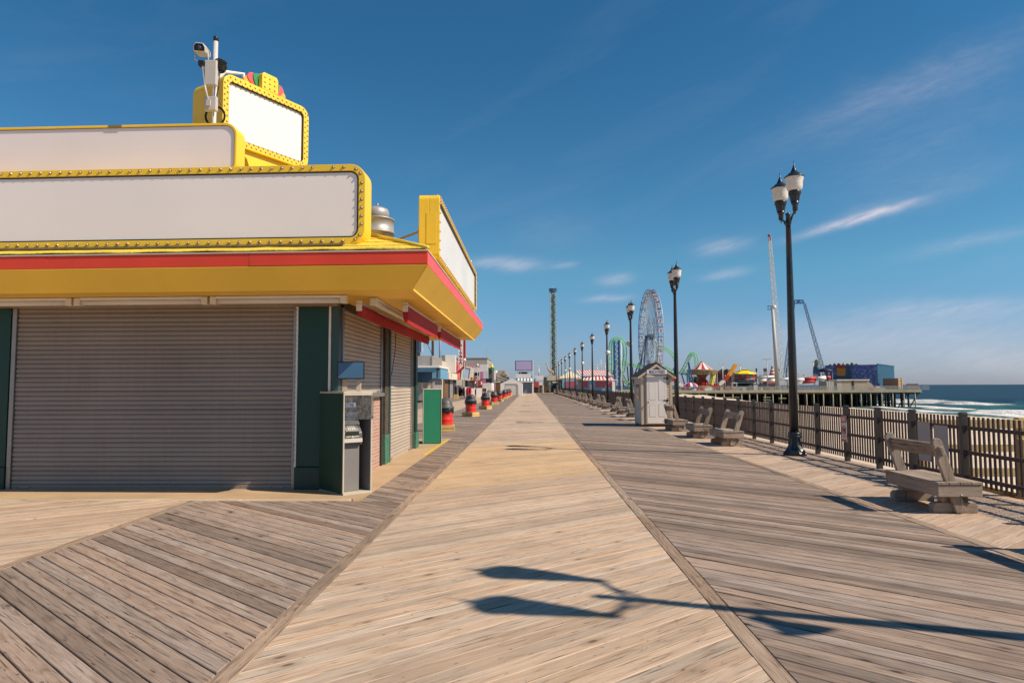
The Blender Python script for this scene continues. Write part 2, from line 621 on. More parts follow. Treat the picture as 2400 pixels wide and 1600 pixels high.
def board_prism(mb, poly, z1, th, off=(0, 0), ch=0.004):
    """a board with a slightly eased top edge"""
    n = len(poly)
    cx = sum(p[0] for p in poly) / n
    cy = sum(p[1] for p in poly) / n
    vs = []
    for p in poly:
        vs.append((p[0] - off[0], p[1] - off[1], z1 - th))
    for p in poly:
        vs.append((p[0] - off[0], p[1] - off[1], z1 - ch))
    ins = []
    for i in range(n):          # inset by about ch towards the middle of both adjacent edges
        a, b, c = poly[i - 1], poly[i], poly[(i + 1) % n]
        d1 = Vector((a[0] - b[0], a[1] - b[1]))
        d2 = Vector((c[0] - b[0], c[1] - b[1]))
        if d1.length < 1e-6 or d2.length < 1e-6:
            ins.append(b)
            continue
        d1.normalize()
        d2.normalize()
        cr = abs(d1.x * d2.y - d1.y * d2.x)
        s = (d1 + d2) * (ch / max(cr, 0.2))
        ins.append((b[0] + s.x, b[1] + s.y))
    for p in ins:
        vs.append((p[0] - off[0], p[1] - off[1], z1))
    fs = [tuple(range(2 * n, 3 * n))]
    for i in range(n):
        j = (i + 1) % n
        fs.append((i, j, n + j, n + i))
        fs.append((n + i, n + j, 2 * n + j, 2 * n + i))
    mb.add(vs, fs)


def plank_strip(parent, rects, angle, m, near, width=0.137, gap=0.010, special=None, th=0.04, phase=0.0):
    """diagonal planks laid over rectangles (x0, x1, y0, y1); near planks are objects, far ones one joined part"""
    ca, sa = math.cos(R(angle)), math.sin(R(angle))
    far = {}
    cache = {}
    p = width + gap
    for (x0, x1, y0, y1) in rects:
        rect = [(x0, y0), (x1, y0), (x1, y1), (x0, y1)]
        cs = [-x * sa + y * ca for x, y in rect]
        k0, k1 = math.floor((min(cs) - phase) / p) - 1, math.ceil((max(cs) - phase) / p) + 1
        for k in range(k0, k1):
            lo, hi = phase + k * p, phase + k * p + width
            poly = clip_poly(rect, lambda q: (-q[0] * sa + q[1] * ca) - lo)
            if len(poly) < 3:
                continue
            poly = clip_poly(poly, lambda q: hi - (-q[0] * sa + q[1] * ca))
            if len(poly) < 3:
                continue
            area = abs(sum(poly[i][0] * poly[(i + 1) % len(poly)][1] - poly[(i + 1) % len(poly)][0] * poly[i][1] for i in range(len(poly)))) / 2
            if area < 0.004:
                continue
            cx = sum(q[0] for q in poly) / len(poly)
            cy = sum(q[1] for q in poly) / len(poly)
            mm = special(cx, cy, m) if special else m
            dz = random.uniform(-0.0025, 0.0015)
            if cy < near:
                key = (mm.name,) + tuple(sorted((round(q[0] - cx, 3), round(q[1] - cy, 3)) for q in poly))
                if key not in cache:
                    mb = MB()
                    board_prism(mb, poly, 0.0, th, (cx, cy))
                    cache[key] = mb.mesh('plank', mm)
                place(cache[key], 'plank', parent, (cx, cy, dz), (random.uniform(-.0012, .0012), random.uniform(-.0012, .0012), 0))
            else:
                if mm.name not in far:
                    far[mm.name] = (MB(), mm)
                board_prism(far[mm.name][0], poly, dz, th)
    for mb, mm in far.values():
        o = mb.build('planks', mm, parent)
        o['kind'] = 'stuff'


def border(parent, x, y0, y1, w_=0.125, z=0.002, near=26.0, step=3.66, m=None):
    y = y0
    mb2 = MB()
    ch = {}
    while y < y1:
        e = min(y + step, y1)
        L = round(e - y - 0.004, 3)
        if y < near:
            if L not in ch:
                mb = MB()
                board_prism(mb, [(-w_ / 2, 0), (w_ / 2, 0), (w_ / 2, L), (-w_ / 2, L)], 0, .05)
                ch[L] = mb.mesh('border_board', m or W_EDGE)
            place(ch[L], 'border_board', parent, (x + random.uniform(-.004, .004), y, z + random.uniform(-.002, .002)), (0, 0, random.uniform(-.0008, .0008)))
        else:
            board_prism(mb2, [(x - w_ / 2, y), (x + w_ / 2, y), (x + w_ / 2, y + L), (x - w_ / 2, y + L)], z, .05)
        y = e
    if mb2.v:
        o = mb2.build('border_boards', m or W_EDGE, parent)
        o['kind'] = 'stuff'


XA, XB, XC, XD, XF = -4.88, -1.75, 1.42, 4.68, 7.05     # seams between the deck strips, fence side
BACK = 21.6
H = 0.066
mid = setting('boardwalk', label='pale middle strip of the boardwalk with diagonal planks')
plank_strip(mid, [(XB + H, XC - H, 1.6, 158.0)], A_UP, W_PALE, 17.5, gap=.0065,
            special=lambda x, y, m: W_NEW if 12.0 < y - x * 0.84 < 20.5 else m)
border(mid, XB, 1.6, 158.0)
border(mid, XC, 1.6, 158.0)
rgt = setting('boardwalk', label='grey weathered strip of diagonal planks on the bench side')
plank_strip(rgt, [(XC + H, XD - H, 1.6, 158.0)], A_DN, W_GREY, 17.5)
border(rgt, XD, 1.6, 158.0)
sea_strip = setting('boardwalk', label='bleached plank strip under the benches along the fence')
plank_strip(sea_strip, [(XD + H, XF, 3.5, 158.0)], A_UP, W_SEA, 17.5, gap=.004)
lft = setting('boardwalk', label='grey weathered strip of diagonal planks on the shop side')
plank_strip(lft, [(XA + H, XB - H, 1.6, 9.93), (-2.46, XB - H, 9.93, BACK), (XA + H, XB - H, BACK, 158.0)], A_DN, W_GREY, 17.5)
border(lft, XA, 1.6, 9.93)
border(lft, XA, BACK, 158.0)
shp = setting('boardwalk', label='pale plank strip in front of the snack bar shutters')
plank_strip(shp, [(-13.0, XA - H, 1.6, 9.93), (-7.9, XA - H, BACK, 158.0)], A_UP, W_PALE, 12.5, gap=.0045)
far_left = setting('boardwalk', label='grey plank strip along the far shop fronts')
plank_strip(far_left, [(-11.2, -8.05, BACK, 200.0)], A_DN, W_GREY, 0.0)
plank_strip(far_left, [(-12.0, 20.0, 158.05, 186.0)], A_DN, W_GREY, 0.0)

ap = setting('apron', label='sandy concrete apron round the snack bar')
mb = MB()
mb.prism([(-14.0, 10.12), (-2.60, 10.12), (-2.46, 10.26), (-2.46, BACK), (-14.0, BACK)], -0.06, 0.003, 'z')
mb.build('slab', APRON, ap)
x = -14.0
ch = {}
while x < -2.7:
    L = round(min(2.44, -2.62 - x), 3)
    mbx = MB()
    board_prism(mbx, [(0, -.09), (L - .005, -.09), (L - .005, .09), (0, .09)], 0, .05)
    mbx.build('border_board', W_CROSS, ap, (x, 10.025, .003))
    x += 2.44
# yellow edge paint on the kerb of the apron
mb = MB()
mb.sheet([(-2.56, 16.4, .007), (-2.47, 16.4, .007), (-2.47, 21.2, .007), (-2.56, 21.2, .007)])
tag(mb.build('yellow_line', YELLOW_LINE), kind='structure')

# ---------------------------------------------------------------- beach and sea
mb = MB()
NX, NY = 60, 90
def sand_z(x, y):
    if x < 7.6:
        return -0.75
    s = max(0.0, min(1.0, (x - 7.6) / 80.0))
    z = -0.35 - 4.3 * s ** 0.9
    z += 0.10 * math.sin(x * .7 + y * .31) * math.sin(y * .43 - x * .2) + 0.05 * math.sin(x * 1.9 + 1.3 * y)
    for (cx, cy, rx, ry, h) in ((15, 62, 7, 20, 1.30), (23, 74, 8, 14, 1.0), (12, 95, 5, 18, .5), (12, 40, 4, 9, .3)):
        q = ((x - cx) / rx) ** 2 + ((y - cy) / ry) ** 2
        z += h * math.exp(-q)
    return z
xs = [-60, -20, 0, 5, 7.0, 7.6] + [7.6 + 1.6 * i for i in range(1, 56)] + [110, 140, 200, 300]
ys = [-60, -20, 0, 4] + [4 + 2.0 * i for i in range(1, 110)] + [260, 330, 500, 900]
vs = [(x, y, sand_z(x, y) if x < 100 else -4.9 - (x - 100) * .02) for y in ys for x in xs]
fs = [(j * len(xs) + i, j * len(xs) + i + 1, (j + 1) * len(xs) + i + 1, (j + 1) * len(xs) + i) for j in range(len(ys) - 1) for i in range(len(xs) - 1)]
mb.add(vs, fs, 0, True)
tag(mb.build('beach_sand', SAND, fix=False), 'pale dry beach sand beyond the fence', kind='structure')
mb = MB()
mb.sheet([(-9000, -3000, -1.3), (-30, -3000, -1.3), (-30, 9000, -1.3), (-9000, 9000, -1.3)])
mb.sheet([(-30, 300, -1.3), (60, 300, -1.3), (60, 9000, -1.3), (-30, 9000, -1.3)])
tag(mb.build('ground', APRON, fix=False), kind='structure')


def sea_material():
    m = bpy.data.materials.new('sea water')
    m.use_nodes = True
    t = NT(m.node_tree)
    o = t.n('ShaderNodeOutputMaterial')
    pos = t.n('ShaderNodeNewGeometry').outputs['Position']
    px, py, pz = t.sep(pos)
    wob = t.noise(t.xyz(t.m('MULTIPLY', px, .02), t.m('MULTIPLY', py, .03), 0.0), 1.0, 4, .6)
    xx = t.m('ADD', px, t.m('MULTIPLY', t.m('SUBTRACT', wob, .5), 26.0))
    deep = t.rng(xx, 88, 190)
    col = t.ramp(deep, [(0.0, (.10, .17, .13, 1)), (0.28, (.042, .145, .14, 1)), (0.7, (.018, .075, .105, 1)), (1.0, (.012, .050, .085, 1))])
    choppy = t.noise(t.xyz(t.m('MULTIPLY', px, .09), t.m('MULTIPLY', py, .03), 0.0), 1.0, 6, .65)
    col = t.mix(t.rng(choppy, .4, .66), col, (.008, .03, .055, 1))
    tex = t.noise(t.xyz(t.m('MULTIPLY', px, .35), t.m('MULTIPLY', py, .12), 0.0), 1.0, 7, .7, .6)
    lace = t.noise(t.xyz(t.m('MULTIPLY', px, .16), t.m('MULTIPLY', py, .05), 3.0), 1.0, 6, .7, .8)

    def band(x0, w_, ph, frq, thr):
        c = t.noise(t.xyz(ph, t.m('MULTIPLY', py, frq), 0.0), 1.0, 3, .55)
        d = t.m('SUBTRACT', px, t.m('ADD', x0, t.m('MULTIPLY', t.m('SUBTRACT', c, .5), 24.0)))
        lead = t.rng(d, w_ - 1.0, w_, 1.0, 0.0)
        tail = t.rng(d, -w_, w_, 0.0, 1.0)
        g = t.m('MULTIPLY', lead, tail)
        pres = t.noise(t.xyz(ph + 7.7, t.m('MULTIPLY', py, frq * .8), 0.0), 1.0, 2, .5)
        return t.m('MULTIPLY', g, t.rng(pres, thr - .06, thr + .06))
    # surf lines parallel to the shore and two breakers rolling in
    s = band(89.0, 6.0, 1.0, .03, .22)
    s2 = band(103.0, 8.0, 4.0, .022, .41)
    s3 = band(121.0, 10.0, 8.2, .018, .45)

    def local(x0, w_, y0, h_):
        d = t.m('SUBTRACT', px, x0)
        g = t.m('MULTIPLY', t.rng(d, w_ * .8, w_, 1.0, 0.0), t.rng(d, -w_, w_ * .4, 0.0, 1.0))
        e = t.m('ABSOLUTE', t.m('SUBTRACT', py, y0))
        return t.m('MULTIPLY', g, t.rng(e, h_ * .75, h_, 1.0, 0.0))
    xl = t.m('ADD', px, 0.0)
    f = t.m('MAXIMUM', t.m('MAXIMUM', s, s2), s3)
    f = t.m('MAXIMUM', f, local(131.0, 15.0, 226.0, 34.0))
    f = t.m('MAXIMUM', f, local(99.0, 9.0, 138.0, 22.0))
    mask = t.rng(t.m('ADD', t.m('MULTIPLY', f, .75), t.m('MULTIPLY', tex, .55)), .62, .82)
    lc = t.m('MULTIPLY', t.rng(lace, .56, .66), t.rng(px, 90, 165, 1.0, 0.0))
    mask = t.m('MAXIMUM', mask, t.m('MULTIPLY', lc, .6))
    caps = t.noise(t.xyz(t.m('MULTIPLY', px, .05), t.m('MULTIPLY', py, .018), 11.0), 1.0, 8, .75)
    mask = t.m('MAXIMUM', mask, t.m('MULTIPLY', t.rng(caps, .72, .76), .8))
    col = t.mix(mask, col, (.74, .72, .71, 1))
    df = t.n('ShaderNodeBsdfDiffuse')
    gl = t.n('ShaderNodeBsdfGlossy')
    gl.inputs['Roughness'].default_value = .28
    mx = t.n('ShaderNodeMixShader')
    t.put(mx.inputs[0], t.rng(mask, 0, 1, .17, 0))
    t.put(mx.inputs[1], df.outputs[0])
    t.put(mx.inputs[2], gl.outputs[0])
    t.put(df.inputs[0], col)
    t.put(o.inputs[0], mx.outputs[0])
    b1 = t.noise(t.xyz(t.m('MULTIPLY', px, .30), t.m('MULTIPLY', py, .10), 0.0), 1.0, 6, .65)
    b2 = t.noise(t.xyz(t.m('MULTIPLY', px, 1.2), t.m('MULTIPLY', py, .6), 0.0), 1.0, 4, .6)
    h = t.m('ADD', t.m('MULTIPLY', b1, 1.2), t.m('MULTIPLY', b2, .25))
    nb = t.bump(h, 1.4, .8)
    t.put(df.inputs['Normal'], nb)
    t.put(gl.inputs['Normal'], nb)
    return m


SEA = sea_material()
mb = MB()
def sea_z(x, y):
    z = -4.5 + .16 * math.sin(x * .42 + 1.1 * math.sin(y * .05)) + .08 * math.sin(x * .9 + y * .21) + .05 * math.sin(y * .4)
    for x0, h, wv, y0, yh in ((100 + 3 * math.sin(y * .06), .8, 3.0, 138, 26), (134 + 4 * math.sin(y * .045 + 1), 1.25, 4.0, 226, 36), (160 + 5 * math.sin(y * .03), .8, 5.0, 190, 90), (121 + 3 * math.sin(y * .05), .5, 4, 165, 60)):
        e = math.exp(-((y - y0) / yh) ** 4)
        d = x - x0
        z += h * e * math.exp(-(d / (wv if d > 0 else wv * .5)) ** 2)
    return z if x > 84 else z * 1.0
sx = [76 + 1.1 * i for i in range(110)] + [200 + 8 * i for i in range(26)] + [420, 600, 1000, 2000, 5000, 12000]
sy = [-400, -100, 0, 40] + [60 + 2.2 * i for i in range(115)] + [330, 400, 500, 700, 1200, 2500, 6000, 14000]
vs = [(x, y, sea_z(x, y) if (x < 420 and 40 < y < 400) else -4.5) for y in sy for x in sx]
fs = [(j * len(sx) + i, j * len(sx) + i + 1, (j + 1) * len(sx) + i + 1, (j + 1) * len(sx) + i) for j in range(len(sy) - 1) for i in range(len(sx) - 1)]
mb.add(vs, fs, 0, True)
tag(mb.build('sea', SEA, fix=False), 'blue green sea with breaking white surf', kind='structure')
# ================================================================ the snack bar
YEL = mat('yellow sign paint', (.86, .55, .035, 1), 0.42, var=.06, scale=1.2, dirt=.12, dirtcol=(.35, .2, .04, 1), streakz=.10, coat=.15)
YEL2 = mat('yellow soffit paint', (.86, .53, .06, 1), 0.55, var=.06, scale=.9, dirt=.15, dirtcol=(.3, .17, .04, 1))
YROOF = mat('yellow roof coating', (.78, .55, .06, 1), 0.6, var=.14, scale=2.5, bump=.03, bscale=14, dirt=.4, dirtcol=(.22, .15, .05, 1))
RED = mat('red fascia paint', (.68, .055, .025, 1), 0.5, var=.07, scale=2.0, streakz=.08, dirt=.06, dirtcol=(.3, .05, .04, 1))
RED_SUNLIT = mat('red fascia with sun painted in', (.72, .10, .11, 1), 0.55, var=.10, scale=2.0)  # fascia red made paler and pinker: direct sun put into the colour
PANEL = mat('white sign face', (.84, .765, .73, 1), 0.38, var=.04, scale=.45, dirt=.05, dirtcol=(.5, .45, .42, 1))
PANEL2 = mat('bright white sign face', (.74, .71, .67, 1), 0.3, var=.02, scale=.5)
BLACK = mat('black trim', (.015, .014, .014, 1), 0.5)
GREEN = mat('dark green column paint', (.002, .044, .035, 1), 0.42, var=.10, scale=1.5, dirt=.12, dirtcol=(.02, .03, .03, 1))
GREENB = mat('green panel paint', (.004, .042, .024, 1), 0.38, var=.06, scale=1.5, dirt=.08, dirtcol=(.03, .06, .04, 1))
TEAL = mat('faded teal post paint', (.035, .08, .08, 1), 0.5, var=.1, scale=2)
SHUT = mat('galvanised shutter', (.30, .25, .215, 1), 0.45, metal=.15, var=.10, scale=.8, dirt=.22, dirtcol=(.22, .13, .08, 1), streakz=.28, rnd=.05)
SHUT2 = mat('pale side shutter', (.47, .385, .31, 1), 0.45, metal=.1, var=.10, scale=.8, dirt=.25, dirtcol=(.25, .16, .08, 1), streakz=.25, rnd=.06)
STEEL = mat('grey steel', (.30, .29, .28, 1), 0.4, metal=.6, var=.12, scale=4, dirt=.25, dirtcol=(.12, .08, .06, 1))
DARKST = mat('dark brown steel', (.055, .045, .040, 1), 0.5, metal=.4, var=.2, scale=4)
WHITE = mat('white painted metal', (.72, .70, .66, 1), 0.45, var=.05, scale=4, dirt=.15, dirtcol=(.4, .35, .28, 1))
CREAM = mat('cream painted metal', (.66, .60, .50, 1), 0.45, var=.06, scale=4, dirt=.2, dirtcol=(.35, .28, .2, 1))
AWN = mat('red awning cloth', (.36, .012, .011, 1), 0.75, var=.10, scale=3, bump=.006, bscale=25)
GREYB = mat('light grey plastic', (.50, .46, .43, 1), 0.45, var=.04)
CABLE = mat('black cable', (.012, .012, .013, 1), 0.55)


def bulb_materials():
    m = bpy.data.materials.new('clear lamp glass')
    m.use_nodes = True
    t = NT(m.node_tree)
    p = t.n('ShaderNodeBsdfPrincipled')
    o = t.n('ShaderNodeOutputMaterial')
    t.put(o.inputs[0], p.outputs[0])
    p.inputs['Base Color'].default_value = (.66, .44, .28, 1)
    p.inputs['Roughness'].default_value = 0.08
    p.inputs['Coat Weight'].default_value = 0.4
    p.inputs['Coat Roughness'].default_value = 0.03
    return m


BULB = bulb_materials()
SOCK = mat('dark lamp socket', (.10, .055, .02, 1), 0.6)


def brick_material():
    m = bpy.data.materials.new('painted brick')
    m.use_nodes = True
    t = NT(m.node_tree)
    p = t.n('ShaderNodeBsdfPrincipled')
    o = t.n('ShaderNodeOutputMaterial')
    t.put(o.inputs[0], p.outputs[0])
    g = t.n('ShaderNodeNewGeometry').outputs['Position']
    x, y, z = t.sep(g)
    b = t.n('ShaderNodeTexBrick')
    t.put(b.inputs['Vector'], t.xyz(t.m('ADD', x, y), z, 0.0))
    b.inputs['Scale'].default_value = 1.0
    b.inputs['Brick Width'].default_value = .205
    b.inputs['Row Height'].default_value = .068
    b.inputs['Mortar Size'].default_value = .008
    b.inputs['Color1'].default_value = (.36, .17, .12, 1)
    b.inputs['Color2'].default_value = (.42, .24, .18, 1)
    b.inputs['Mortar'].default_value = (.5, .42, .36, 1)
    t.put(p.inputs['Base Color'], b.outputs['Color'])
    p.inputs['Roughness'].default_value = .85
    t.put(p.inputs['Normal'], t.bump(b.outputs['Fac'], -.01, .8))
    return m


BRICK = brick_material()
GBRICK = mat('green painted brick', (.05, .16, .10, 1), .7, var=.3, scale=9, bump=.02, bscale=24, dirt=.5, dirtcol=(.10, .07, .05, 1))


def slat_mesh(L, h=.075, m=None):
    """one interlocking curved shutter slat, lying along +x, face towards -y"""
    prof = [(0.004, 0.0), (-.012, .001), (-.019, .008), (-.020, .022), (-.016, .042), (-.009, .058), (-.001, .068), (.004, h), (.010, h), (.010, 0.0)]
    mb = MB()
    mb.prism(prof, 0, L, 'x')
    me = mb.mesh('slat', m or SHUT)
    return me


def shutter(parent, x, y, z0, z1, L, rz, guides=True, m=None):
    """a roll-up shutter: empty mesh frame with each slat its own piece; runs along local x"""
    mb = MB()
    mb.box(-.01, L + .01, .03, .05, z0, z1)
    s = mb.build('roll_up_shutter', DARKST, parent)
    s.location = Vector((x, y, 0)) - parent.location
    s.rotation_euler = (0, 0, rz)
    me = slat_mesh(L, m=m)
    z = z0 + .075
    while z < z1 - .02:
        place(me, 'slat', s, (random.uniform(-.004, .004), random.uniform(-.002, .002), z), (random.uniform(-.03, .03), random.uniform(-.0006, .0006), 0))
        z += .076
    mb = MB()
    mb.box(0, L, -.02, .03, z0, z0 + .072)
    for k in range(int(L / .5)):
        mb.lathe([(.008, 0), (.008, .006), (.0, .008)], (0.3 + k * .5, -.02, z0 + .04), 6)
    mb.build('bottom_bar', m or SHUT, s, bevel=.004)
    for gx in (.12, L - .30):
        mb = MB()
        mb.box(gx, gx + .18, -.034, -.021, z0 + .02, z0 + .05)
        mb.tube([(gx - .03, -.028, z0 + .035), (gx + .21, -.028, z0 + .035)], .008, 6)
        mb.build('slide_lock', STEEL, s)
    if guides:
        for gx in (-.045, L + .045):
            mb = MB()
            mb.box(gx - .035, gx + .035, -.045, .05, z0, z1)
            mb.build('guide_rail', STEEL, s, bevel=.004)
    return s


bar_loc = Vector((-6.0, 14.0, 0))
bar = thing('snack_bar', 'closed corner snack bar with green columns, roll-up shutters and a wide yellow canopy roof', 'building', bar_loc)


def wb(mb, name, m, parent=None, bevel=0.0, **k):
    """build with world coordinates under an unrotated parent"""
    parent = parent or bar
    return mb.build(name, m, parent, -parent.location, bevel=bevel, **k)


FW = 11.08
mb = MB()
mb.box(-14.0, -3.16, FW + .07, 18.95, 0, 3.06)
wb(mb, 'wall', GREEN)
mb = MB()
mb.box(-14.0, -3.13, FW - .02, FW + .2, 2.955, 3.065)
wb(mb, 'header', SHUT, bevel=.01)
shutter(bar, -8.46, FW, 0.0, 2.955, 4.60, 0)
# left neighbour shutter beyond the frame edge
shutter(bar, -13.4, FW, 0.0, 2.955, 4.40, 0)
mb = MB()
mb.box(-8.86, -8.56, FW - .05, FW + .07, .36, 2.955)
c1 = wb(mb, 'column', GREEN, bevel=.006)
mb = MB()
mb.box(-8.88, -8.55, FW - .075, FW + .065, 0, .357)
wb(mb, 'column_base', GREEN, bevel=.006)
mb = MB()
mb.box(-3.765, -3.265, FW - .05, FW + .07, .36, 2.955)
wb(mb, 'column', GREEN, bevel=.006)
mb = MB()
mb.box(-3.79, -3.24, FW - .085, FW + .065, 0, .357)
wb(mb, 'column_base', GREEN, bevel=.006)
for x in (-3.785, -3.245):
    mb = MB()
    mb.box(x - .017, x + .017, FW - .068, FW + .06, .36, 2.953)
    for k in range(5):
        mb.lathe([(.007, 0), (.007, .004)], (x, FW - .07, .5 + k * .55), 6)
    wb(mb, 'trim_strip', WHITE, bevel=.003)
mb = MB()
mb.box(-3.225, -3.10, FW - .045, FW + .10, .02, 2.953)
wb(mb, 'corner_post', TEAL, bevel=.006)
# hoist chain beside the first shutter
mb = MB()
for k in range(60):
    z = 2.9 - k * .042
    a = (k % 2) * PI / 2
    pts = [(-3.80 + .009 * math.cos(q) * math.cos(a), FW - .075 + .009 * math.cos(q) * math.sin(a), z + .022 * math.sin(q)) for q in (0, PI / 2, PI, 1.5 * PI)]
    mb.tube(pts, .0035, 4, closed=True)
wb(mb, 'hoist_chain', STEEL)

# ---- the side facing the boardwalk
SX = -3.12
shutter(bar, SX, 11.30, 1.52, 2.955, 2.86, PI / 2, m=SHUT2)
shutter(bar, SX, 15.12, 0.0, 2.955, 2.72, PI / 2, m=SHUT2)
mb = MB()
mb.box(SX - .06, SX + .005, 11.24, 14.22, 0.0, 1.44)
wb(mb, 'counter_wall', BRICK)
mb = MB()
mb.box(SX - .1, SX + .10, 11.22, 14.24, 1.443, 1.515)
wb(mb, 'counter_top', STEEL, bevel=.01)
mb = MB()
mb.box(SX - .05, SX + .04, 14.26, 14.36, 0, 2.953)
mb.box(SX - .05, SX + .02, 14.40, 14.46, 0, 2.953)
wb(mb, 'door_frame', DARKST, bevel=.004)
mb = MB()
mb.box(SX - .05, SX + .055, 14.50, 14.86, .62, 2.953)
wb(mb, 'pilaster', mat('dark brick paint', (.075, .06, .04, 1), .7, var=.4, scale=10, bump=.02, bscale=24))
mb = MB()
mb.box(SX - .05, SX + .07, 14.48, 14.90, 0, .617)
wb(mb, 'pilaster_base', GBRICK, bevel=.006)
mb = MB()
mb.box(SX - .05, SX + .075, 14.905, 15.02, 0, 2.953)
wb(mb, 'side_post', TEAL, bevel=.006)
mb = MB()
mb.box(SX - .05, SX + .03, 17.99, 18.30, .0, 2.953)
wb(mb, 'pilaster', MATS['dark brick paint'])
mb = MB()
mb.box(SX - .05, SX + .075, 18.33, 18.62, .42, 2.953)
wb(mb, 'side_post', GREEN, bevel=.006)
mb = MB()
mb.box(SX - .05, SX + .11, 18.20, 18.66, 0, .417)
wb(mb, 'pilaster_base', GBRICK, bevel=.01)
mb = MB()
mb.box(SX - .05, SX + .05, 11.24, 18.9, 2.957, 3.06)
wb(mb, 'side_header', DARKST, bevel=.006)
# rope hanging by the far shutter
mb = MB()
mb.tube([(SX + .12, 15.25, 2.92), (SX + .13, 15.2, 2.5), (SX + .09, 15.12, 2.1), (SX + .07, 15.08, 1.9)], .008, 5)
wb(mb, 'rope', CABLE)

# ---- canopy roof: fascia, sloping soffit, ceiling
CX, CY = -1.44, 9.60
TURN = R(-1.6)
TM = Matrix.Translation((CX, CY, 0)) @ Matrix.Rotation(TURN, 4, 'Z') @ Matrix.Translation((-CX, -CY, 0))


def tw(*p):
    return TM @ Vector(p)


EY = 21.1
LX = -14.5
x1 = CX
for L in (2.6, 3.05, 3.05, 3.05, 3.05):
    mb = MB()
    mb.prism([(CY, 3.39), (CY, 3.575), (CY + .03, 3.575), (CY + .03, 3.39)], max(LX, x1 - L) + .002, x1, 'x')
    dz = random.uniform(-.003, .003)
    mb.v = [tuple(TM @ (Vector(q) + Vector((0, random.uniform(-.002, .002), dz)))) for q in mb.v]
    wb(mb, 'fascia_board', RED)
    x1 -= L
y1 = CY + .032
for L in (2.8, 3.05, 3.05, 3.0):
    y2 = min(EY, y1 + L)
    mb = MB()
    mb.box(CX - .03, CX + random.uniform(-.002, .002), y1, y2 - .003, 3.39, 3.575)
    o = wb(mb, 'fascia_board', RED_SUNLIT)
    o['label'] = 'fascia board on the boardwalk side, pinkish with sunlight painted in'
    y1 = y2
mb = MB()
v0, v1 = tw(LX, CY - .008, 0), tw(CX + .008, CY - .008, 0)
for z0, z1, d in ((3.577, 3.592, .012),):
    mb.prism([(CY - d, z0), (CY - d, z1), (CY + .05, z1), (CY + .05, z0)], LX, CX + d, 'x')
mb.v = [tuple(TM @ Vector(q)) for q in mb.v]
mb.box(CX - .05, CX + .012, CY + .055, EY + .01, 3.577, 3.592)
wb(mb, 'drip_edge', CREAM)
D_ = .27
mb = MB()
ss = [tw(LX, CY + .015, 3.388), tw(CX - .012, CY + .015, 3.388), tw(CX - D_, CY + D_, 3.075), tw(LX, CY + D_, 3.075)]
mb.sheet(ss)
o = wb(mb, 'soffit', YEL2, fix=False)
md = o.modifiers.new('solid', 'SOLIDIFY')
md.thickness = .02
md.offset = -1
mb = MB()
mb.sheet([(CX - .012, CY + .02, 3.388), (CX - .012, EY, 3.388), (CX - D_, EY, 3.075), (CX - D_, CY + D_, 3.075)])
o = wb(mb, 'soffit', YEL2, fix=False)
md = o.modifiers.new('solid', 'SOLIDIFY')
md.thickness = .02
md.offset = -1
mb = MB()
mb.prism([(CX - .03, 3.39), (CX - D_, 3.08), (CX - D_ - 1.6, 3.08), (CX - D_ - 1.6, 3.56), (CX - .03, 3.56)], EY - .03, EY, 'y')
wb(mb, 'end_board', YEL2)
mb = MB()
for q in ((CX - D_ + .01, CY + D_ + .02, CX - D_ + .028, EY - .05),):
    mb.box(q[0], q[2], q[1], q[3], 3.045, 3.073)
wb(mb, 'soffit_bead', YEL2)
# ceiling boards: the front strip in long sheets, the side strip in cross boards
x = -14.0
mbk = None
while x < CX - D_ - .05:
    x1 = min(x + 2.44, CX - D_)
    mb = MB()
    mb.box(x + .003, x1 - .003, CY + D_ + .005, 11.06, 3.068, 3.085)
    mb.v = [tuple(TM @ Vector(q)) if q[1] < 10.5 else q for q in mb.v]
    wb(mb, 'ceiling_board', YEL2)
    x = x1
y = 11.07
while y < EY - .1:
    y1 = min(y + .61, EY - .04)
    mb = MB()
    dz = random.uniform(-.006, .004)
    mb.box(SX + .02, CX - D_ - .004, y + .004, y1 - .004, 3.068 + dz, 3.085 + dz)
    wb(mb, 'ceiling_board', YEL2)
    y = y1
# hip roof in lapped courses
SL = math.tan(R(22.0))


def course(d0, d1, lift, name='roof_course', m=YROOF):
    """one lapped course of the hip roof, from d0 to d1 in from the eaves, with a wavy lower edge"""
    mb = MB()
    low, top = [], []
    N = 60
    for i in range(N + 1):
        k = i / N
        wv = .012 * math.sin(i * 1.7 + d0 * 9) + .008 * math.sin(i * .61) + random.uniform(-.006, .006)
        xx = LX + (CX - d0 - LX) * k
        low.append(TM @ Vector((xx, CY + d0 + wv, 3.600 + d0 * SL + lift + wv * .6)))
        xx = LX + (CX - d1 - LX) * k
        top.append(TM @ Vector((xx, CY + d1, 3.600 + d1 * SL + .004)))
    base = len(mb.v)
    vs = low + top + [p - Vector((0, 0, .018)) for p in low]
    M = N + 1
    fs = [(i, i + 1, M + i + 1, M + i) for i in range(N)] + [(i, 2 * M + i, 2 * M + i + 1, i + 1) for i in range(N)]
    mb.add(vs, fs, 0, False)
    low, top = [], []
    for i in range(N + 1):
        k = i / N
        wv = .012 * math.sin(i * 1.3 + d0 * 7) + random.uniform(-.006, .006)
        yy = CY + d0 + (EY - CY - d0) * k
        low.append(Vector((CX - d0 - wv, yy, 3.600 + d0 * SL + lift + wv * .6)))
        yy = CY + d1 + (EY - CY - d1) * k
        top.append(Vector((CX - d1, yy, 3.600 + d1 * SL + .004)))
    vs = low + top + [p - Vector((0, 0, .018)) for p in low]
    mb.add(vs, fs, 0, False)
    return wb(mb, name, m, fix=False)


for i, (d0, d1) in enumerate(((.03, .30), (.26, .58), (.54, .86), (.82, 1.16))):
    course(d0, d1, .022)
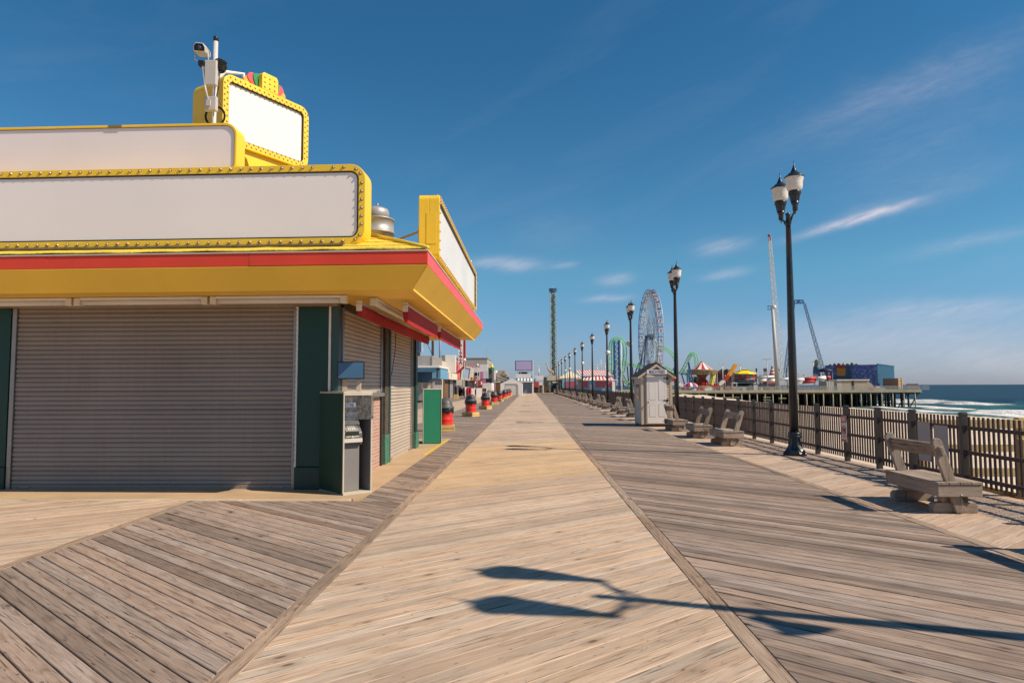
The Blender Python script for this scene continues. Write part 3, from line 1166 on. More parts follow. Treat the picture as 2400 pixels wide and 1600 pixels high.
# dark strip laid over the front roof course below the long sign
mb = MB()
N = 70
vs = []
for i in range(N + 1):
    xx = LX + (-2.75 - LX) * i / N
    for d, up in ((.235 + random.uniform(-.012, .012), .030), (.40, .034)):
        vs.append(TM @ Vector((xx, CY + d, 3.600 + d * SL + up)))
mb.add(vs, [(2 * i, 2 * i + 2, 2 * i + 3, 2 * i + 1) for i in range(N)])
o = wb(mb, 'dark_strip', mat('dark roof strip', (.075, .052, .022, 1), .75, var=.5, scale=6, dirt=.4, dirtcol=(.35, .24, .05, 1)), fix=False)
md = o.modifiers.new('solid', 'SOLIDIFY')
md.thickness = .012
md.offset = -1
mb = MB()
zt = 3.600 + 1.14 * SL
mb.prism([(LX, CY + 1.5), (CX - 1.14, CY + 1.14), (CX - 1.14, EY - .3), (LX, EY - .3)], zt - .05, zt + .003, 'z')
wb(mb, 'flat_roof', YROOF)
mb = MB()
p0 = TM @ Vector((CX + .01, CY - .01, 3.63))
mb.tube([(CX + .005, CY - .0, 3.625), (CX - .55, CY + .55, 3.63 + .55 * SL), (CX - 1.14, CY + 1.14, 3.63 + 1.14 * SL)], .03, 6)
wb(mb, 'hip_cap', YROOF)
# loose flashing and a dark torn flap near the corner
mb = MB()
for j, (x0, y0, L, wd, hz) in enumerate(((-2.35, 10.75, .50, .16, .10), (-2.15, 10.75, .45, .12, .05), (-1.95, 10.6, .35, .10, .03))):
    vs = []
    for i in range(7):
        k = i / 6
        for s in (0, 1):
            xx = x0 + L * k
            yy = y0 + wd * s - .1 * k
            d = min(yy - CY, CX - xx)
            vs.append((xx, yy, 3.61 + d * SL + hz * (1 - k) + .02 * math.sin(i * 2.1 + s * 2 + j)))
    mb.add(vs, [(2 * i, 2 * i + 1, 2 * i + 3, 2 * i + 2) for i in range(6)])
o = wb(mb, 'torn_flashing', mat('torn tar paper', (.05, .04, .035, 1), .8, var=.4, scale=8), fix=False)
md = o.modifiers.new('solid', 'SOLIDIFY')
md.thickness = .01
mb = MB()
vs = []
for i in range(6):
    k = i / 5
    for s in (0, 1):
        xx, yy = -3.1 + .62 * k, 10.22 + .17 * s + .05 * k
        vs.append((xx, yy, 3.63 + (yy - CY) * SL + .012 * math.sin(i * 2 + s)))
mb.add(vs, [(2 * i, 2 * i + 1, 2 * i + 3, 2 * i + 2) for i in range(5)])
o = wb(mb, 'roof_patch', mat('pale roof patch', (.66, .62, .54, 1), .7, var=.1, scale=5), fix=False)
md = o.modifiers.new('solid', 'SOLIDIFY')
md.thickness = .012

# ---- roof ventilator
vent = thing('roof_ventilator', 'round grey metal roof ventilator between the long sign and the side sign', 'vent', (-2.95, 13.0, zt + .02))
mb = MB()
mb.lathe([(.30, 0), (.33, .02), (.33, .50), (.36, .51), (.36, .525), (.335, .535), (.335, .76), (.355, .77), (.355, .79)], (0, 0, 0), 28)
mb.build('drum', mat('dull zinc', (.40, .37, .35, 1), .45, metal=.35, var=.08, scale=6, dirt=.2, dirtcol=(.2, .15, .1, 1)), vent)
mb = MB()
mb.lathe([(.24, .78), (.245, .93), (.225, .99), (.15, 1.025), (0, 1.035)], (0, 0, 0), 24)
mb.build('cap', MATS['dull zinc'], vent)
mb = MB()
mb.lathe([(.018, 1.01), (.018, 1.12), (0, 1.125)], (0.02, 0, 0), 8)
mb.lathe([(.012, .98), (.012, 1.05), (0, 1.055)], (-.12, -.05, 0), 8)
mb.build('spindle', STEEL, vent)

# ---- signs
bulb_mb = MB()
bulb_mb.sphere((0, -.005, 0), .0175, 10, 7, 0)
bulb_mb.tube([(0, .0, 0), (0, -.002, 0)], .027, 10, 1)
BULB_ME = bulb_mb.mesh('bulb', [BULB, SOCK])


def sign_board(t, w_, z0, z1, depth, rim, rad, panel_m, corners=(1, 1, 1, 1), bulbs=None, frame_m=YEL, recess=.05, gap=.012, proud=.0):
    """rounded marquee: frame ring, black rebate, white face, back box; local x from 0 to w_, front face at y=0"""
    outer = round_rect(0, w_, z0, z1, rad, 7, corners)
    ir = max(.01, rad - rim)
    inner = round_rect(rim, w_ - rim, z0 + rim, z1 - rim, ir, 7, corners)
    mb = MB()
    ring_prism(mb, outer, inner, 0, depth * .5)
    mb.prism(outer, depth * .5 - .001, depth)
    mb.build('frame', frame_m, t, bevel=.008)
    mb = MB()
    inner2 = round_rect(rim + gap, w_ - rim - gap, z0 + rim + gap, z1 - rim - gap, max(.01, ir - gap), 7, corners)
    inner1 = round_rect(rim + .0005, w_ - rim - .0005, z0 + rim + .0005, z1 - rim - .0005, ir, 7, corners)
    ring_prism(mb, inner1, inner2, recess * .35, depth * .4)
    mb.build('rebate', BLACK, t)
    mb = MB()
    mb.prism(inner2, recess, recess + .02)
    mb.build('sign_face', panel_m, t)


low = thing('marquee_sign', 'long white blank marquee sign with a rounded end, ringed with bulbs, above the red fascia', 'sign', (-2.44, 10.0, 0), R(-1.6))
LW = 11.5
mbd = Matrix.Translation((-LW, 0, 0))
low_in = []


def shifted_sign(t, w_, *a, **k):
    n0 = len(t.children)
    sign_board(t, w_, *a, **k)
    for c in list(t.children)[n0:]:
        c.location.x -= w_


shifted_sign(low, LW, 3.765, 4.985, .36, .105, .235, PANEL, (0, 1, 1, 0), recess=.02, gap=.020)
for k in range(60):
    x = -.33 - k * .158
    for z in (4.985 - .042, 3.765 + .055):
        if random.random() < .035:
            continue
        place(BULB_ME, 'bulb', low, (x, 0, z), (random.uniform(-.2, .2), 0, random.uniform(-.2, .2)))
for k in range(6):
    place(BULB_ME, 'bulb', low, (-.052, 0, 4.07 + k * .125))
for a in (30, 60):
    for zc, sg in ((4.985 - .235, 1), (3.765 + .235, -1)):
        place(BULB_ME, 'bulb', low, (-.235 + .183 * math.cos(R(a)), 0, zc + sg * .183 * math.sin(R(a))))

upp = thing('fascia_sign', 'upper white blank sign with a plain yellow frame, set behind the bulb-ringed marquee', 'sign', (-4.60, 10.45, 0), R(-1.2))
shifted_sign(upp, 9.5, 4.99, 5.825, .30, .042, .20, mat('lavender white sign face', (.78, .70, .70, 1), .35, var=.04, scale=.5), (0, 1, 1, 0), recess=.02, gap=.004)
mb = MB()
mb.box(-2.1, -1.88, -.006, .05, 5.785, 5.822)  # shadow on the top rim, put in as a dark patch
mb.build('shadow_patch', mat('painted rim shadow', (.22, .15, .04, 1), .5), upp)

cs = thing('tower_sign', 'tall white sign in a yellow bulb-studded frame with coloured petals on top', 'sign', (-5.17, 11.40, 0), R(60.5))
sign_rim = .12
n0 = len(cs.children)
sign_board(cs, 1.91, 5.85, 7.07, .36, sign_rim, .20, PANEL2)
for c in list(cs.children)[n0:]:
    c.location.x -= .12
small = MB()
small.sphere((0, -.006, 0), .0125, 7, 5, 0)
small.tube([(0, 0, 0), (0, -.002, 0)], .019, 8, 1)
SMALL_ME = small.mesh('bulb', [BULB, SOCK])
pts = []
for k in range(17):
    xx = .02 + k * .102
    for zz in (6.985, 5.935):
        pts.append((xx, zz + .028))
        pts.append((xx + .05, zz - .028))
for k in range(9):
    zz = 6.06 + k * .103
    for xx in (-.06, 1.73):
        pts.append((xx - .028, zz))
        pts.append((xx + .028, zz + .05))
for k in range(3):
    for j in range(3):
        pts.append((.74 + k * .11, 7.12 + j * .09))
for xx, zz in pts:
    place(SMALL_ME, 'bulb', cs, (xx, 0, zz))
mb = MB()
mb.prism([(.68, 7.072), (1.04, 7.072), (1.04, 7.34), (1.0, 7.39), (.72, 7.39), (.68, 7.34)], 0, .2)
mb.build('top_block', YEL, cs, bevel=.008)
PET = {'orange': mat('orange petal paint', (.82, .36, .06, 1), .4), 'coral': mat('coral petal paint', (.75, .10, .10, 1), .4), 'green': mat('green petal paint', (.02, .26, .10, 1), .4)}
for side, bx in ((-1, .672), (1, 1.048)):
    for cname, ang, L in (('green', 84, .28), ('coral', 54, .30), ('orange', 22, .30)):
        mb = MB()
        a = R(ang)
        out = []
        for k in range(11):
            s = k / 10
            wd = .012 + .075 * math.sin(PI * min(1, s * .62 + .02)) if s < .82 else .087 * math.sqrt(max(0, 1 - ((s - .82) / .18) ** 2))
            out.append((s * L, wd))
        poly = [(p[0], -p[1]) for p in out] + [(p[0], p[1]) for p in reversed(out[:-1])]
        pp = [(bx + side * (q[0] * math.cos(a) - q[1] * math.sin(a)), 7.085 + q[0] * math.sin(a) + q[1] * math.cos(a)) for q in poly]
        off = {'green': .10, 'coral': .12, 'orange': .14}[cname]
        mb.prism(pp, off, off + .015)
        mb.build('petal', PET[cname], cs)
mb = MB()
mb.prism(round_rect(-.10, 1.77, 5.86, 7.06, .20, 7), .39, .88)
mb.build('back_box', YEL, cs, bevel=.015)
mb = MB()
mb.prism([(.55, zt), (1.55, zt), (1.62, 5.848), (.25, 5.848), (.45, 5.70), (.55, 5.45)], .08, .80)
mb.build('pylon', YEL, cs, bevel=.01)
mb = MB()
mb.tube([(.6, .45, 7.06), (.62, .45, 7.42), (.3, .55, 7.36), (.1, .6, 7.05)], .035, 8)
mb.build('conduit', WHITE, cs)

vs_ = thing('marquee_sign', 'white blank sign facing the boardwalk on the canopy edge, yellow end box towards us', 'sign', (-1.43, 10.80, 0), R(90))
sign_board(vs_, 7.75, 3.69, 4.74, .335, .075, .09, PANEL2)
for k in range(48):
    for z in (4.74 - .037, 3.69 + .037):
        place(BULB_ME, 'bulb', vs_, (.10 + k * .158, 0, z), (0, 0, 0))
        if z > 4:
            place(BULB_ME, 'bulb', vs_, (.10 + k * .158, .05, 4.74), (-PI / 2, 0, 0))
for k in range(6):
    for x in (.037, 7.71):
        place(BULB_ME, 'bulb', vs_, (x, 0, 3.84 + k * .15))
mb = MB()
mb.box(.35, .42, .335, .40, 4.05, 4.30)
mb.tube([(.385, .38, 4.22), (.95, 1.25, 3.95 + .12)], .018, 6)
mb.build('brace', YEL, vs_)
mb = MB()
mb.box(-.006, .0, .05, .21, 3.93, 4.43)
mb.build('access_door', YEL, vs_)
mb = MB()
mb.tube([(.2, .36, 4.0), (.25, .42, 3.85), (.35, .5, 3.75), (.45, .62, 3.80)], .008, 5)
mb.build('cable', CABLE, vs_)
mb = MB()
for k in range(6):
    mb.box(.2 + k * 1.45, .3 + k * 1.45, .05, .25, 3.60, 3.688)
mb.build('foot', YEL, vs_)

# ---- fluorescent fittings under the canopy
TUBE = mat('milky lamp diffuser', (.66, .61, .55, 1), .35, var=.05, scale=3)


def strip_light(label, p, L, rz):
    t = thing('strip_light', label, 'light', p, rz, 'strip lights under the canopy')
    mb = MB()
    mb.box(0, L, -.055, .055, .035, .075)
    mb.build('tray', WHITE, t, bevel=.006)
    mb = MB()
    mb.tube([(.05, -.0, .0), (L - .05, -.0, .0)], .045, 10)
    mb.build('diffuser', TUBE, t)
    for x in (-.02, L - .08):
        mb = MB()
        mb.box(x, x + .10, -.06, .06, -.05, .072)
        mb.build('end_cap', CREAM, t, bevel=.008)
    return t


lx = -2.78
labs = ['milky strip light under the front canopy, the piece ending over the green column', 'milky strip light under the front canopy, middle piece over the big shutter', 'milky strip light under the front canopy over the far end of the big shutter', 'milky strip light under the front canopy, outermost piece at the picture edge']
for k in range(4):
    p = TM @ Vector((lx - 2.20 * (k + 1), 10.42, 2.985))
    strip_light(labs[k], p, 2.12, TURN)
strip_light('slanting strip light beside the folded red awnings on the boardwalk side', (-2.47, 10.75, 2.985), 3.2, PI / 2)


# ---- folded red awnings
def awning(label, x, y0, y1, z, drop):
    t = thing('folded_awning', label, 'awning', (x, y0, z), 0, 'red awnings folded under the canopy')
    L = y1 - y0
    mb = MB()
    n = 24
    vs, fs = [], []
    for i in range(n + 1):
        y = L * i / n
        sag = .004 * math.sin(i * .9 + x) + .012 * math.sin(PI * i / n)
        prof = [(-.05, .02), (-.055, -.05 - sag), (-.035, -drop * .75 - sag), (.0, -drop - sag), (.030, -drop * 1.02 - sag), (.055, -.03 - sag * .4), (.045, .03), (.0, .05)]
        vs += [(px_, y, pz_) for px_, pz_ in prof]
    k = 8
    for i in range(n):
        for j in range(k):
            fs.append((i * k + j, i * k + (j + 1) % k, (i + 1) * k + (j + 1) % k, (i + 1) * k + j))
    fs.append(tuple(range(k)))
    fs.append(tuple(n * k + j for j in range(k - 1, -1, -1)))
    mb.add(vs, fs, 0, False)
    mb.build('canopy_cloth', AWN, t)
    mb = MB()
    mb.tube([(-.02, -.04, .075), (-.02, L + .04, .075)], .028, 10)
    mb.build('roller', WHITE, t)
    for y in (-.05, L - .02):
        mb = MB()
        mb.box(-.045, .045, y, y + .035, -.06, .10)
        mb.lathe([(.05, 0), (.05, .02), (.03, .03)], (0, y + .0, .02), 10)
        mb.build('bracket', CREAM, t, bevel=.006)
    return t


awning('long folded red awning next to the side shutters', -2.66, 10.62, 17.8, 2.89, .15)
awning('folded red awning nearer the canopy edge, the closer one', -2.03, 11.15, 14.75, 2.93, .24)
awning('folded red awning nearer the canopy edge, the one behind the closer one', -2.03, 15.3, 19.7, 2.93, .22)

# ---- camera mast on the roof
ms = thing('camera_mast', 'roof mast carrying a security camera and junction boxes behind the upper sign', 'mast', (-5.20, 10.92, zt))
mb = MB()
mb.tube([(0, 0, 0), (0, 0, 7.40 - zt)], .037, 12)
mb.build('pole', mat('pale grey mast paint', (.52, .50, .48, 1), .4, var=.06), ms)
mb = MB()
mb.lathe([(.041, 0), (.041, .07), (.03, .085), (0, .088)], (0, 0, 7.40 - zt), 12)
mb.build('pole_cap', BLACK, ms)
for z, h_, dx_ in ((6.60, .42, -.02), (6.17, .24, -.01)):
    mb = MB()
    mb.box(-.098 + dx_, .098 + dx_, -.13, -.045, z - zt, z + h_ - zt)
    mb.build('junction_box', GREYB, ms, bevel=.012)
mb = MB()
mb.tube([(-.16, -.10, 6.95 - zt), (-.10, -.12, 6.55 - zt), (-.02, -.15, 6.29 - zt)], .016, 8)
mb.tube([(-.16, -.10, 6.93 - zt), (-.06, -.08, 6.80 - zt), (.02, -.05, 6.70 - zt)], .022, 8)
mb.box(-.06, .01, -.165, -.14, 6.24 - zt, 6.34 - zt)
mb.build('bracket_arm', GREYB, ms)
mb = MB()
mb.box(-.23, -.13, -.13, -.04, 6.93 - zt, 7.02 - zt)
mb.build('pan_head', BLACK, ms, bevel=.01)
cm = MB()
Mc = Matrix.Translation((-.19, -.10, 7.20 - zt)) @ Matrix.Rotation(R(14), 4, 'Z') @ Matrix.Rotation(R(14), 4, 'X')
poly = [(-.09, -.055), (.09, -.055), (.095, .02), (.06, .085), (-.06, .085), (-.095, .02)]
cm.prism(poly, -.16, .26)
cm.v = [tuple(Mc @ Vector(q)) for q in cm.v]
cam_o = cm.build('camera_body', GREYB, ms, bevel=.01)
cm = MB()
cm.prism([(q[0] * .84, q[1] * .80 + .004) for q in poly], -.167, -.158)
cm.v = [tuple(Mc @ Vector(q)) for q in cm.v]
cm.build('front_glass', mat('black camera glass', (.01, .01, .012, 1), .1), cam_o)
cm = MB()
cm.tube([(0, -.176, .005), (0, -.15, .005)], .034, 14)
cm.v = [tuple(Mc @ Vector(q)) for q in cm.v]
cm.build('lens', mat('blue black lens', (.03, .04, .07, 1), .08), cam_o)
mb = MB()
mb.tube([(-.28, -.13, 7.19 - zt), (-.29, -.10, 7.04 - zt), (-.18, -.08, 7.02 - zt), (-.08, -.07, 7.04 - zt), (-.09, -.09, 7.19 - zt)], .012, 6)
mb.build('yoke', GREYB, ms)
mb = MB()
for k in range(7):
    mb.tube([(.08 + .085 * math.cos(a) + .01 * (k % 3), .0 + .07 * math.sin(a), 6.90 + k * .026 - zt + .008 * math.sin(3 * a + k)) for a in [2 * PI * i / 14 for i in range(14)]], .014, 5, closed=True)
mb.build('cable_bundle', CABLE, ms)
mb = MB()
for k in range(3):
    mb.tube([(.01 + (.15 + .01 * k) * math.cos(a), .02, 6.13 + (.15 + .012 * k) * math.sin(a) - zt) for a in [2 * PI * i / 18 for i in range(18)]], .009, 5, closed=True)
mb.tube([(.09, -.03, 6.95 - zt), (.10, -.06, 6.6 - zt), (.06, -.05, 6.45 - zt), (.13, -.02, 6.3 - zt)], .009, 5)
mb.build('cable', CABLE, ms)

# ---- cash machines in green booths
ATMG = mat('grey machine plastic', (.105, .10, .10, 1), .38, var=.04)
ATML = mat('light grey machine plastic', (.19, .175, .17, 1), .4, var=.04)
BLUE = mat('blue lettering', (.03, .16, .55, 1), .4)
SCREEN = mat('blue grey screen face', (.055, .135, .24, 1), .25, var=.05, scale=3)
PALEW = wood('pale post timber', (.35, .27, .18, 1), (.56, .46, .34, 1), (.66, .57, .44, 1), up=True)


def acrylic():
    m = bpy.data.materials.new('scratched acrylic')
    m.use_nodes = True
    t = NT(m.node_tree)
    p = t.n('ShaderNodeBsdfPrincipled')
    tr = t.n('ShaderNodeBsdfTransparent')
    tr.inputs[0].default_value = (.78, .78, .78, 1)
    mx = t.n('ShaderNodeMixShader')
    o = t.n('ShaderNodeOutputMaterial')
    pos = t.n('ShaderNodeNewGeometry').outputs['Position']
    f = t.rng(t.noise(pos, 14, 6, .7), .42, .70, .07, .26)
    t.put(mx.inputs[0], f)
    t.put(mx.inputs[1], tr.outputs[0])
    t.put(mx.inputs[2], p.outputs[0])
    p.inputs['Base Color'].default_value = (.35, .33, .32, 1)
    p.inputs['Roughness'].default_value = .25
    t.put(o.inputs[0], mx.outputs[0])
    return m


def screen_on_posts(parent_label, loc, rz, wd, ht, zpost):
    t = thing('small_screen', parent_label, 'screen', loc, rz)
    mb = MB()
    mb.box(0, wd, 0, .05, zpost, zpost + ht)
    mb.build('casing', BLACK, t, bevel=.006)
    mb = MB()
    mb.box(.016, wd - .016, -.003, .002, zpost + .018, zpost + ht - .016)
    mb.build('screen_face', SCREEN, t)
    for x in (wd * .17, wd * .68):
        mb = MB()
        mb.prism([(x, 0), (x + .075, 0), (x + .075, zpost - .01), (x + .06, zpost + .04), (x, zpost + .04)], .052, .09)
        mb.build('post', PALEW, t, bevel=.004)
    return t


atm = thing('cash_machine', 'dark green cash machine booth at the snack bar corner, open towards the boardwalk', 'cash machine', (-2.84, 10.41, 0), R(44.2))
W_, DP, HT = .50, .76, 1.56
mb = MB()
mb.box(0, .02, .0, DP, .01, HT)
mb.build('side_panel', GREENB, atm, bevel=.003)
mb = MB()
mb.box(W_ - .02, W_, .0, DP, .01, HT)
mb.build('side_panel', ATML, atm, bevel=.003)
mb = MB()
mb.box(.021, W_ - .021, DP - .02, DP, .01, HT - .02)
mb.build('back_panel', ATMG, atm)
mb = MB()
mb.box(-.004, W_ + .004, -.006, DP + .004, HT - .018, HT + .012)
FRM = mat('worn booth frame', (.46, .41, .34, 1), .5, var=.12, scale=6, dirt=.3, dirtcol=(.25, .2, .15, 1))
mb.build('top_panel', FRM, atm, bevel=.004)
mb = MB()
mb.box(.0, W_, -.02, DP, 0, .03)
mb.build('base_board', FRM, atm, bevel=.004)
mb = MB()
mb.box(-.003, .021, -.008, .012, .03, HT - .02)
mb.box(W_ - .021, W_ + .003, -.008, .012, .03, HT - .02)
mb.box(.022, W_ - .022, -.008, .012, HT - .05, HT - .02)
mb.build('front_frame', FRM, atm, bevel=.003)
mb = MB()
mb.box(.03, .36, .13, .55, .03, .78)
mb.build('cabinet', ATML, atm, bevel=.012)
mb = MB()
mb.prism([(.02, .74), (.0, .80), (.0, .93), (.10, 1.06), (.20, 1.08), (.20, 1.30), (.52, 1.30), (.52, .74)], .028, .365, 'x')
mb.v = [(x, y + .05, z) for x, y, z in mb.v]
hd = mb.build('machine_head', ATMG, atm, bevel=.014)
mb = MB()
mb.prism([(.020, .805), (.020, .83), (.012, .85), (.012, .785)], .04, .355, 'x')
mb.v = [(x, y + .02, z) for x, y, z in mb.v]
mb.build('lip', GREYB, hd, bevel=.004)
mb = MB()
mb.box(.07, .30, .043, .052, .895, .955)
mb.build('cash_slot', BLACK, hd)
mb = MB()
mb.box(.075, .30, .044, .05, .872, .884)
mb.build('sticker', mat('yellow sticker', (.6, .55, .25, 1), .5), hd)
mb = MB()
mb.lathe([(.035, 0), (.035, .012), (.02, .016)], (0, 0, 0), 14)
mb.v = [(x + .19, .05 - z, y + .855) for x, y, z in mb.v]
mb.build('lock', STEEL, hd)
Mk = Matrix.Translation((.19, .105, 1.0)) @ Matrix.Rotation(R(52), 4, 'X')
mb = MB()
mb.box(-.115, .115, -.065, .06, -.004, .012, M=Mk)
mb.build('key_panel', ATML, hd, bevel=.004)
for r_ in range(3):
    for c_ in range(4):
        mb = MB()
        mb.box(-.07 + c_ * .034, -.044 + c_ * .034, -.045 + r_ * .03, -.022 + r_ * .03, .012, .02, M=Mk)
        mb.build('key', GREYB, hd)
mb = MB()
mb.box(.05, .345, .235, .249, 1.105, 1.285)
mb.build('display', SCREEN, hd)
mb = MB()
mb.prism([(.11, 1.06), (.16, 1.12), (.24, 1.12), (.24, 1.065)], .04, .355, 'x')
mb.build('card_shelf', ATML, hd, bevel=.006)
mb = MB()
mb.box(.02, .255, .075, .085, 1.33, 1.40)
mb.build('sign_plate', mat('pale blue sign plate', (.55, .66, .75, 1), .4), atm)
lettering('ATM', .078, BLUE, atm, (.125, .071, 1.365), (PI / 2, 0, 0), sx=1.15, bold=.003)
mb = MB()
mb.box(.018, W_ + .02, -.018, -.011, 1.14, 1.515)
mb.build('clear_cover', acrylic(), atm)
mb = MB()
mb.box(W_ + .0, W_ + .045, -.03, -.005, 1.16, 1.19)
mb.build('hasp', STEEL, atm, bevel=.003)
screen_on_posts('blue grey blank screen on two pale posts over the nearer cash machine', (-2.975, 10.52, HT + .012), R(6), .415, .275, .19)

a2 = thing('cash_machine', 'bright green cash machine booth beyond the far side shutter, seen from behind', 'cash machine', (-3.04, 19.62, 0), R(11))
GREENL = mat('bright green panel paint', (.022, .22, .125, 1), .38, var=.05, scale=1.5, dirt=.06, dirtcol=(.03, .08, .05, 1))
mb = MB()
mb.box(0, .51, 0, .022, .02, 1.55)
mb.build('side_panel', GREENL, a2, bevel=.003)
mb = MB()
mb.box(.488, .51, .023, .76, .02, 1.55)
mb.build('back_panel', GREENL, a2, bevel=.003)
mb = MB()
mb.box(-.0, .022, .023, .76, .02, 1.55)
mb.build('door_panel', mat('yellowed steel', (.50, .42, .22, 1), .35, metal=.3, var=.2, scale=1.5), a2, bevel=.003)
mb = MB()
for z in (.22, 1.38):
    mb.tube([(-.012, .2, z), (.0, .2, z)], .02, 8)
mb.box(-.015, .0, .24, .30, 1.10, 1.20)
mb.build('lock', BLACK, a2)
mb = MB()
mb.box(-.01, .52, -.01, .77, 1.552, 1.575)
mb.build('top_panel', CREAM, a2, bevel=.004)
mb = MB()
mb.box(-.012, .0, -.012, .012, .02, 1.55)
mb.box(.51, .522, -.012, .012, .02, 1.55)
mb.build('edge_trim', CREAM, a2)
screen_on_posts('blue grey blank screen on posts over the farther green cash machine', (-3.27, 19.95, 1.576), R(3), .42, .30, .19)
# ================================================================ along the boardwalk
IRON = mat('black lamp enamel', (.012, .016, .022, 1), .35, var=.15, scale=5, spec=.5, dirt=.12, dirtcol=(.06, .05, .045, 1))


def globe_mat():
    m = bpy.data.materials.new('ribbed lamp globe')
    m.use_nodes = True
    t = NT(m.node_tree)
    p = t.n('ShaderNodeBsdfPrincipled')
    tl = t.n('ShaderNodeBsdfTranslucent')
    tl.inputs[0].default_value = (.72, .66, .58, 1)
    mx = t.n('ShaderNodeMixShader')
    mx.inputs[0].default_value = .22
    o = t.n('ShaderNodeOutputMaterial')
    t.put(mx.inputs[1], p.outputs[0])
    t.put(mx.inputs[2], tl.outputs[0])
    t.put(o.inputs[0], mx.outputs[0])
    z = t.sep(t.n('ShaderNodeNewGeometry').outputs['Position'])[2]
    rib = t.m('ADD', t.m('MULTIPLY', t.m('SINE', t.m('MULTIPLY', z, 210.0)), .5), .5)
    t.put(p.inputs['Base Color'], t.mix(rib, (.82, .76, .68, 1), (.92, .88, .82, 1)))
    p.inputs['Roughness'].default_value = .18
    t.put(p.inputs['Normal'], t.bump(rib, .006, .6))
    return m


GLOBE = globe_mat()
LX_ = 6.26


def lamp_parts(t, n=20):
    mb = MB()
    mb.lathe([(.275, 0), (.28, .05), (.26, .075), (.235, .10)], (0, 0, 0), 8, smooth=False)
    mb.lathe([(.235, .10), (.20, .15), (.155, .24), (.135, .34), (.132, .40)], (0, 0, 0), 16, flute=.86, smooth=False)
    mb.lathe([(.150, .40), (.158, .42), (.158, .45), (.135, .47), (.150, .50), (.152, .52), (.120, .545)], (0, 0, 0), n)
    mb.build('base', IRON, t)
    mb = MB()
    mb.lathe([(.098, .53), (.094, 2.2), (.070, 4.6), (.058, 5.50), (.070, 5.51), (.070, 5.56), (.052, 5.58), (.050, 5.72), (.060, 5.73), (.060, 5.77), (.0, 5.80)], (0, 0, 0), n)
    mb.build('post', IRON, t)
    for s in (-1, 1):
        mb = MB()
        pts = []
        for k in range(9):
            a = k / 8
            pts.append((0, s * (.05 + .40 * (3 * a * a - 2 * a ** 3) ** .9), 5.54 + .22 * a + .05 * math.sin(PI * a) * 0))
        mb.tube(pts, .024, 8)
        mb.tube([(0, s * .05, 5.42), (0, s * .16, 5.52), (0, s * .30, 5.66)], .016, 6)
        mb.build('arm', IRON, t)
        mb = MB()
        c = (0, s * .45, 5.74)
        mb.lathe([(.0, -.10), (.012, -.09), (.014, -.03), (.055, -.02), (.060, .03), (.058, .10), (.075, .13), (.095, .20)], c, n)
        mb.lathe([(.095, .20), (.125, .36)], c, 24, flute=.90, smooth=False)
        mb.lathe([(.128, .36), (.142, .37), (.142, .44), (.13, .46)], c, n)
        g = mb.build('fitter', IRON, t)
        mb = MB()
        mb.lathe([(.13, .455), (.165, .49), (.182, .56), (.186, .66), (.205, .74), (.218, .775), (.20, .78)], c, n + 4)
        mb.build('globe', GLOBE, t)
        mb = MB()
        mb.lathe([(.226, .772), (.230, .782), (.215, .80), (.16, .835), (.145, .845), (.13, .87), (.085, .90), (.055, .96), (.038, 1.01), (.02, 1.03), (.026, 1.045), (.026, 1.055), (.012, 1.075), (.008, 1.15), (.0, 1.19)], c, n)
        mb.build('cap', IRON, t)


def horn_parts(t, sgn):
    """grey horn loudspeaker clamped to the post, pointing along sgn*y"""
    mb = MB()
    if sgn < -1:
        mb.tube([(0, -.05, 4.70), (0, -.16, 4.70)], .022, 6)
        mb.tube([(0, -.15, 4.74), (0, -.19, 4.69), (0, -.23, 4.63), (0, -.32, 4.50), (0, -.34, 4.48)], [.06, .062, .07, .15, .175], 16)
        mb.build('horn_speaker', mat('off white horn', (.60, .56, .50, 1), .45, var=.08), t)
        return
    mb.tube([(0, .06 * sgn, 4.30), (0, .20 * sgn, 4.30)], .022, 6)
    mb.tube([(0, .16 * sgn, 4.30), (0, .27 * sgn, 4.30), (0, .34 * sgn, 4.29), (0, .56 * sgn, 4.26), (0, .60 * sgn, 4.255)], [.06, .062, .07, .165, .19], 16, caps=True)
    mb.build('horn_speaker', mat('off white horn', (.60, .56, .50, 1), .45, var=.08), t)


lamp = thing('street_lamp', 'tall black twin-globe lamp post before the fence, nearest and largest in the row', 'street lamp', (LX_, 16.40, 0), 0, 'black twin-globe lamp posts along the fence')
lamp_parts(lamp)
SP = 12.85
ordn = ['second', 'third', 'fourth', 'fifth', 'sixth', 'seventh', 'eighth', 'ninth', 'tenth', 'eleventh', 'twelfth']
note = ['just past the shed', 'with a horn', 'with a horn facing us', '', '', '', '', '', '', '', 'last before the pier buildings']
for k in range(1, 12):
    lab = 'black twin-globe lamp post, %s from the front of its row %s' % (ordn[k - 1], note[k - 1])
    l2 = dup(lamp, (LX_, 16.40 + SP * k, 0), random.uniform(-.015, .015), lab.strip())
    if k == 2:
        horn_parts(l2, 1)
        l2.children[-1].rotation_euler[2] = R(-65)
    elif k in (3, 5, 7, 8):
        horn_parts(l2, -1)
        l2.children[-1].rotation_euler[2] = R(-25) if k == 3 else R(40)
l0 = dup(lamp, (LX_ + .19, 16.40 - SP + .11, 0), 0, 'black twin-globe lamp post beside us whose long shadow crosses the planks')
horn_parts(l0, -2)

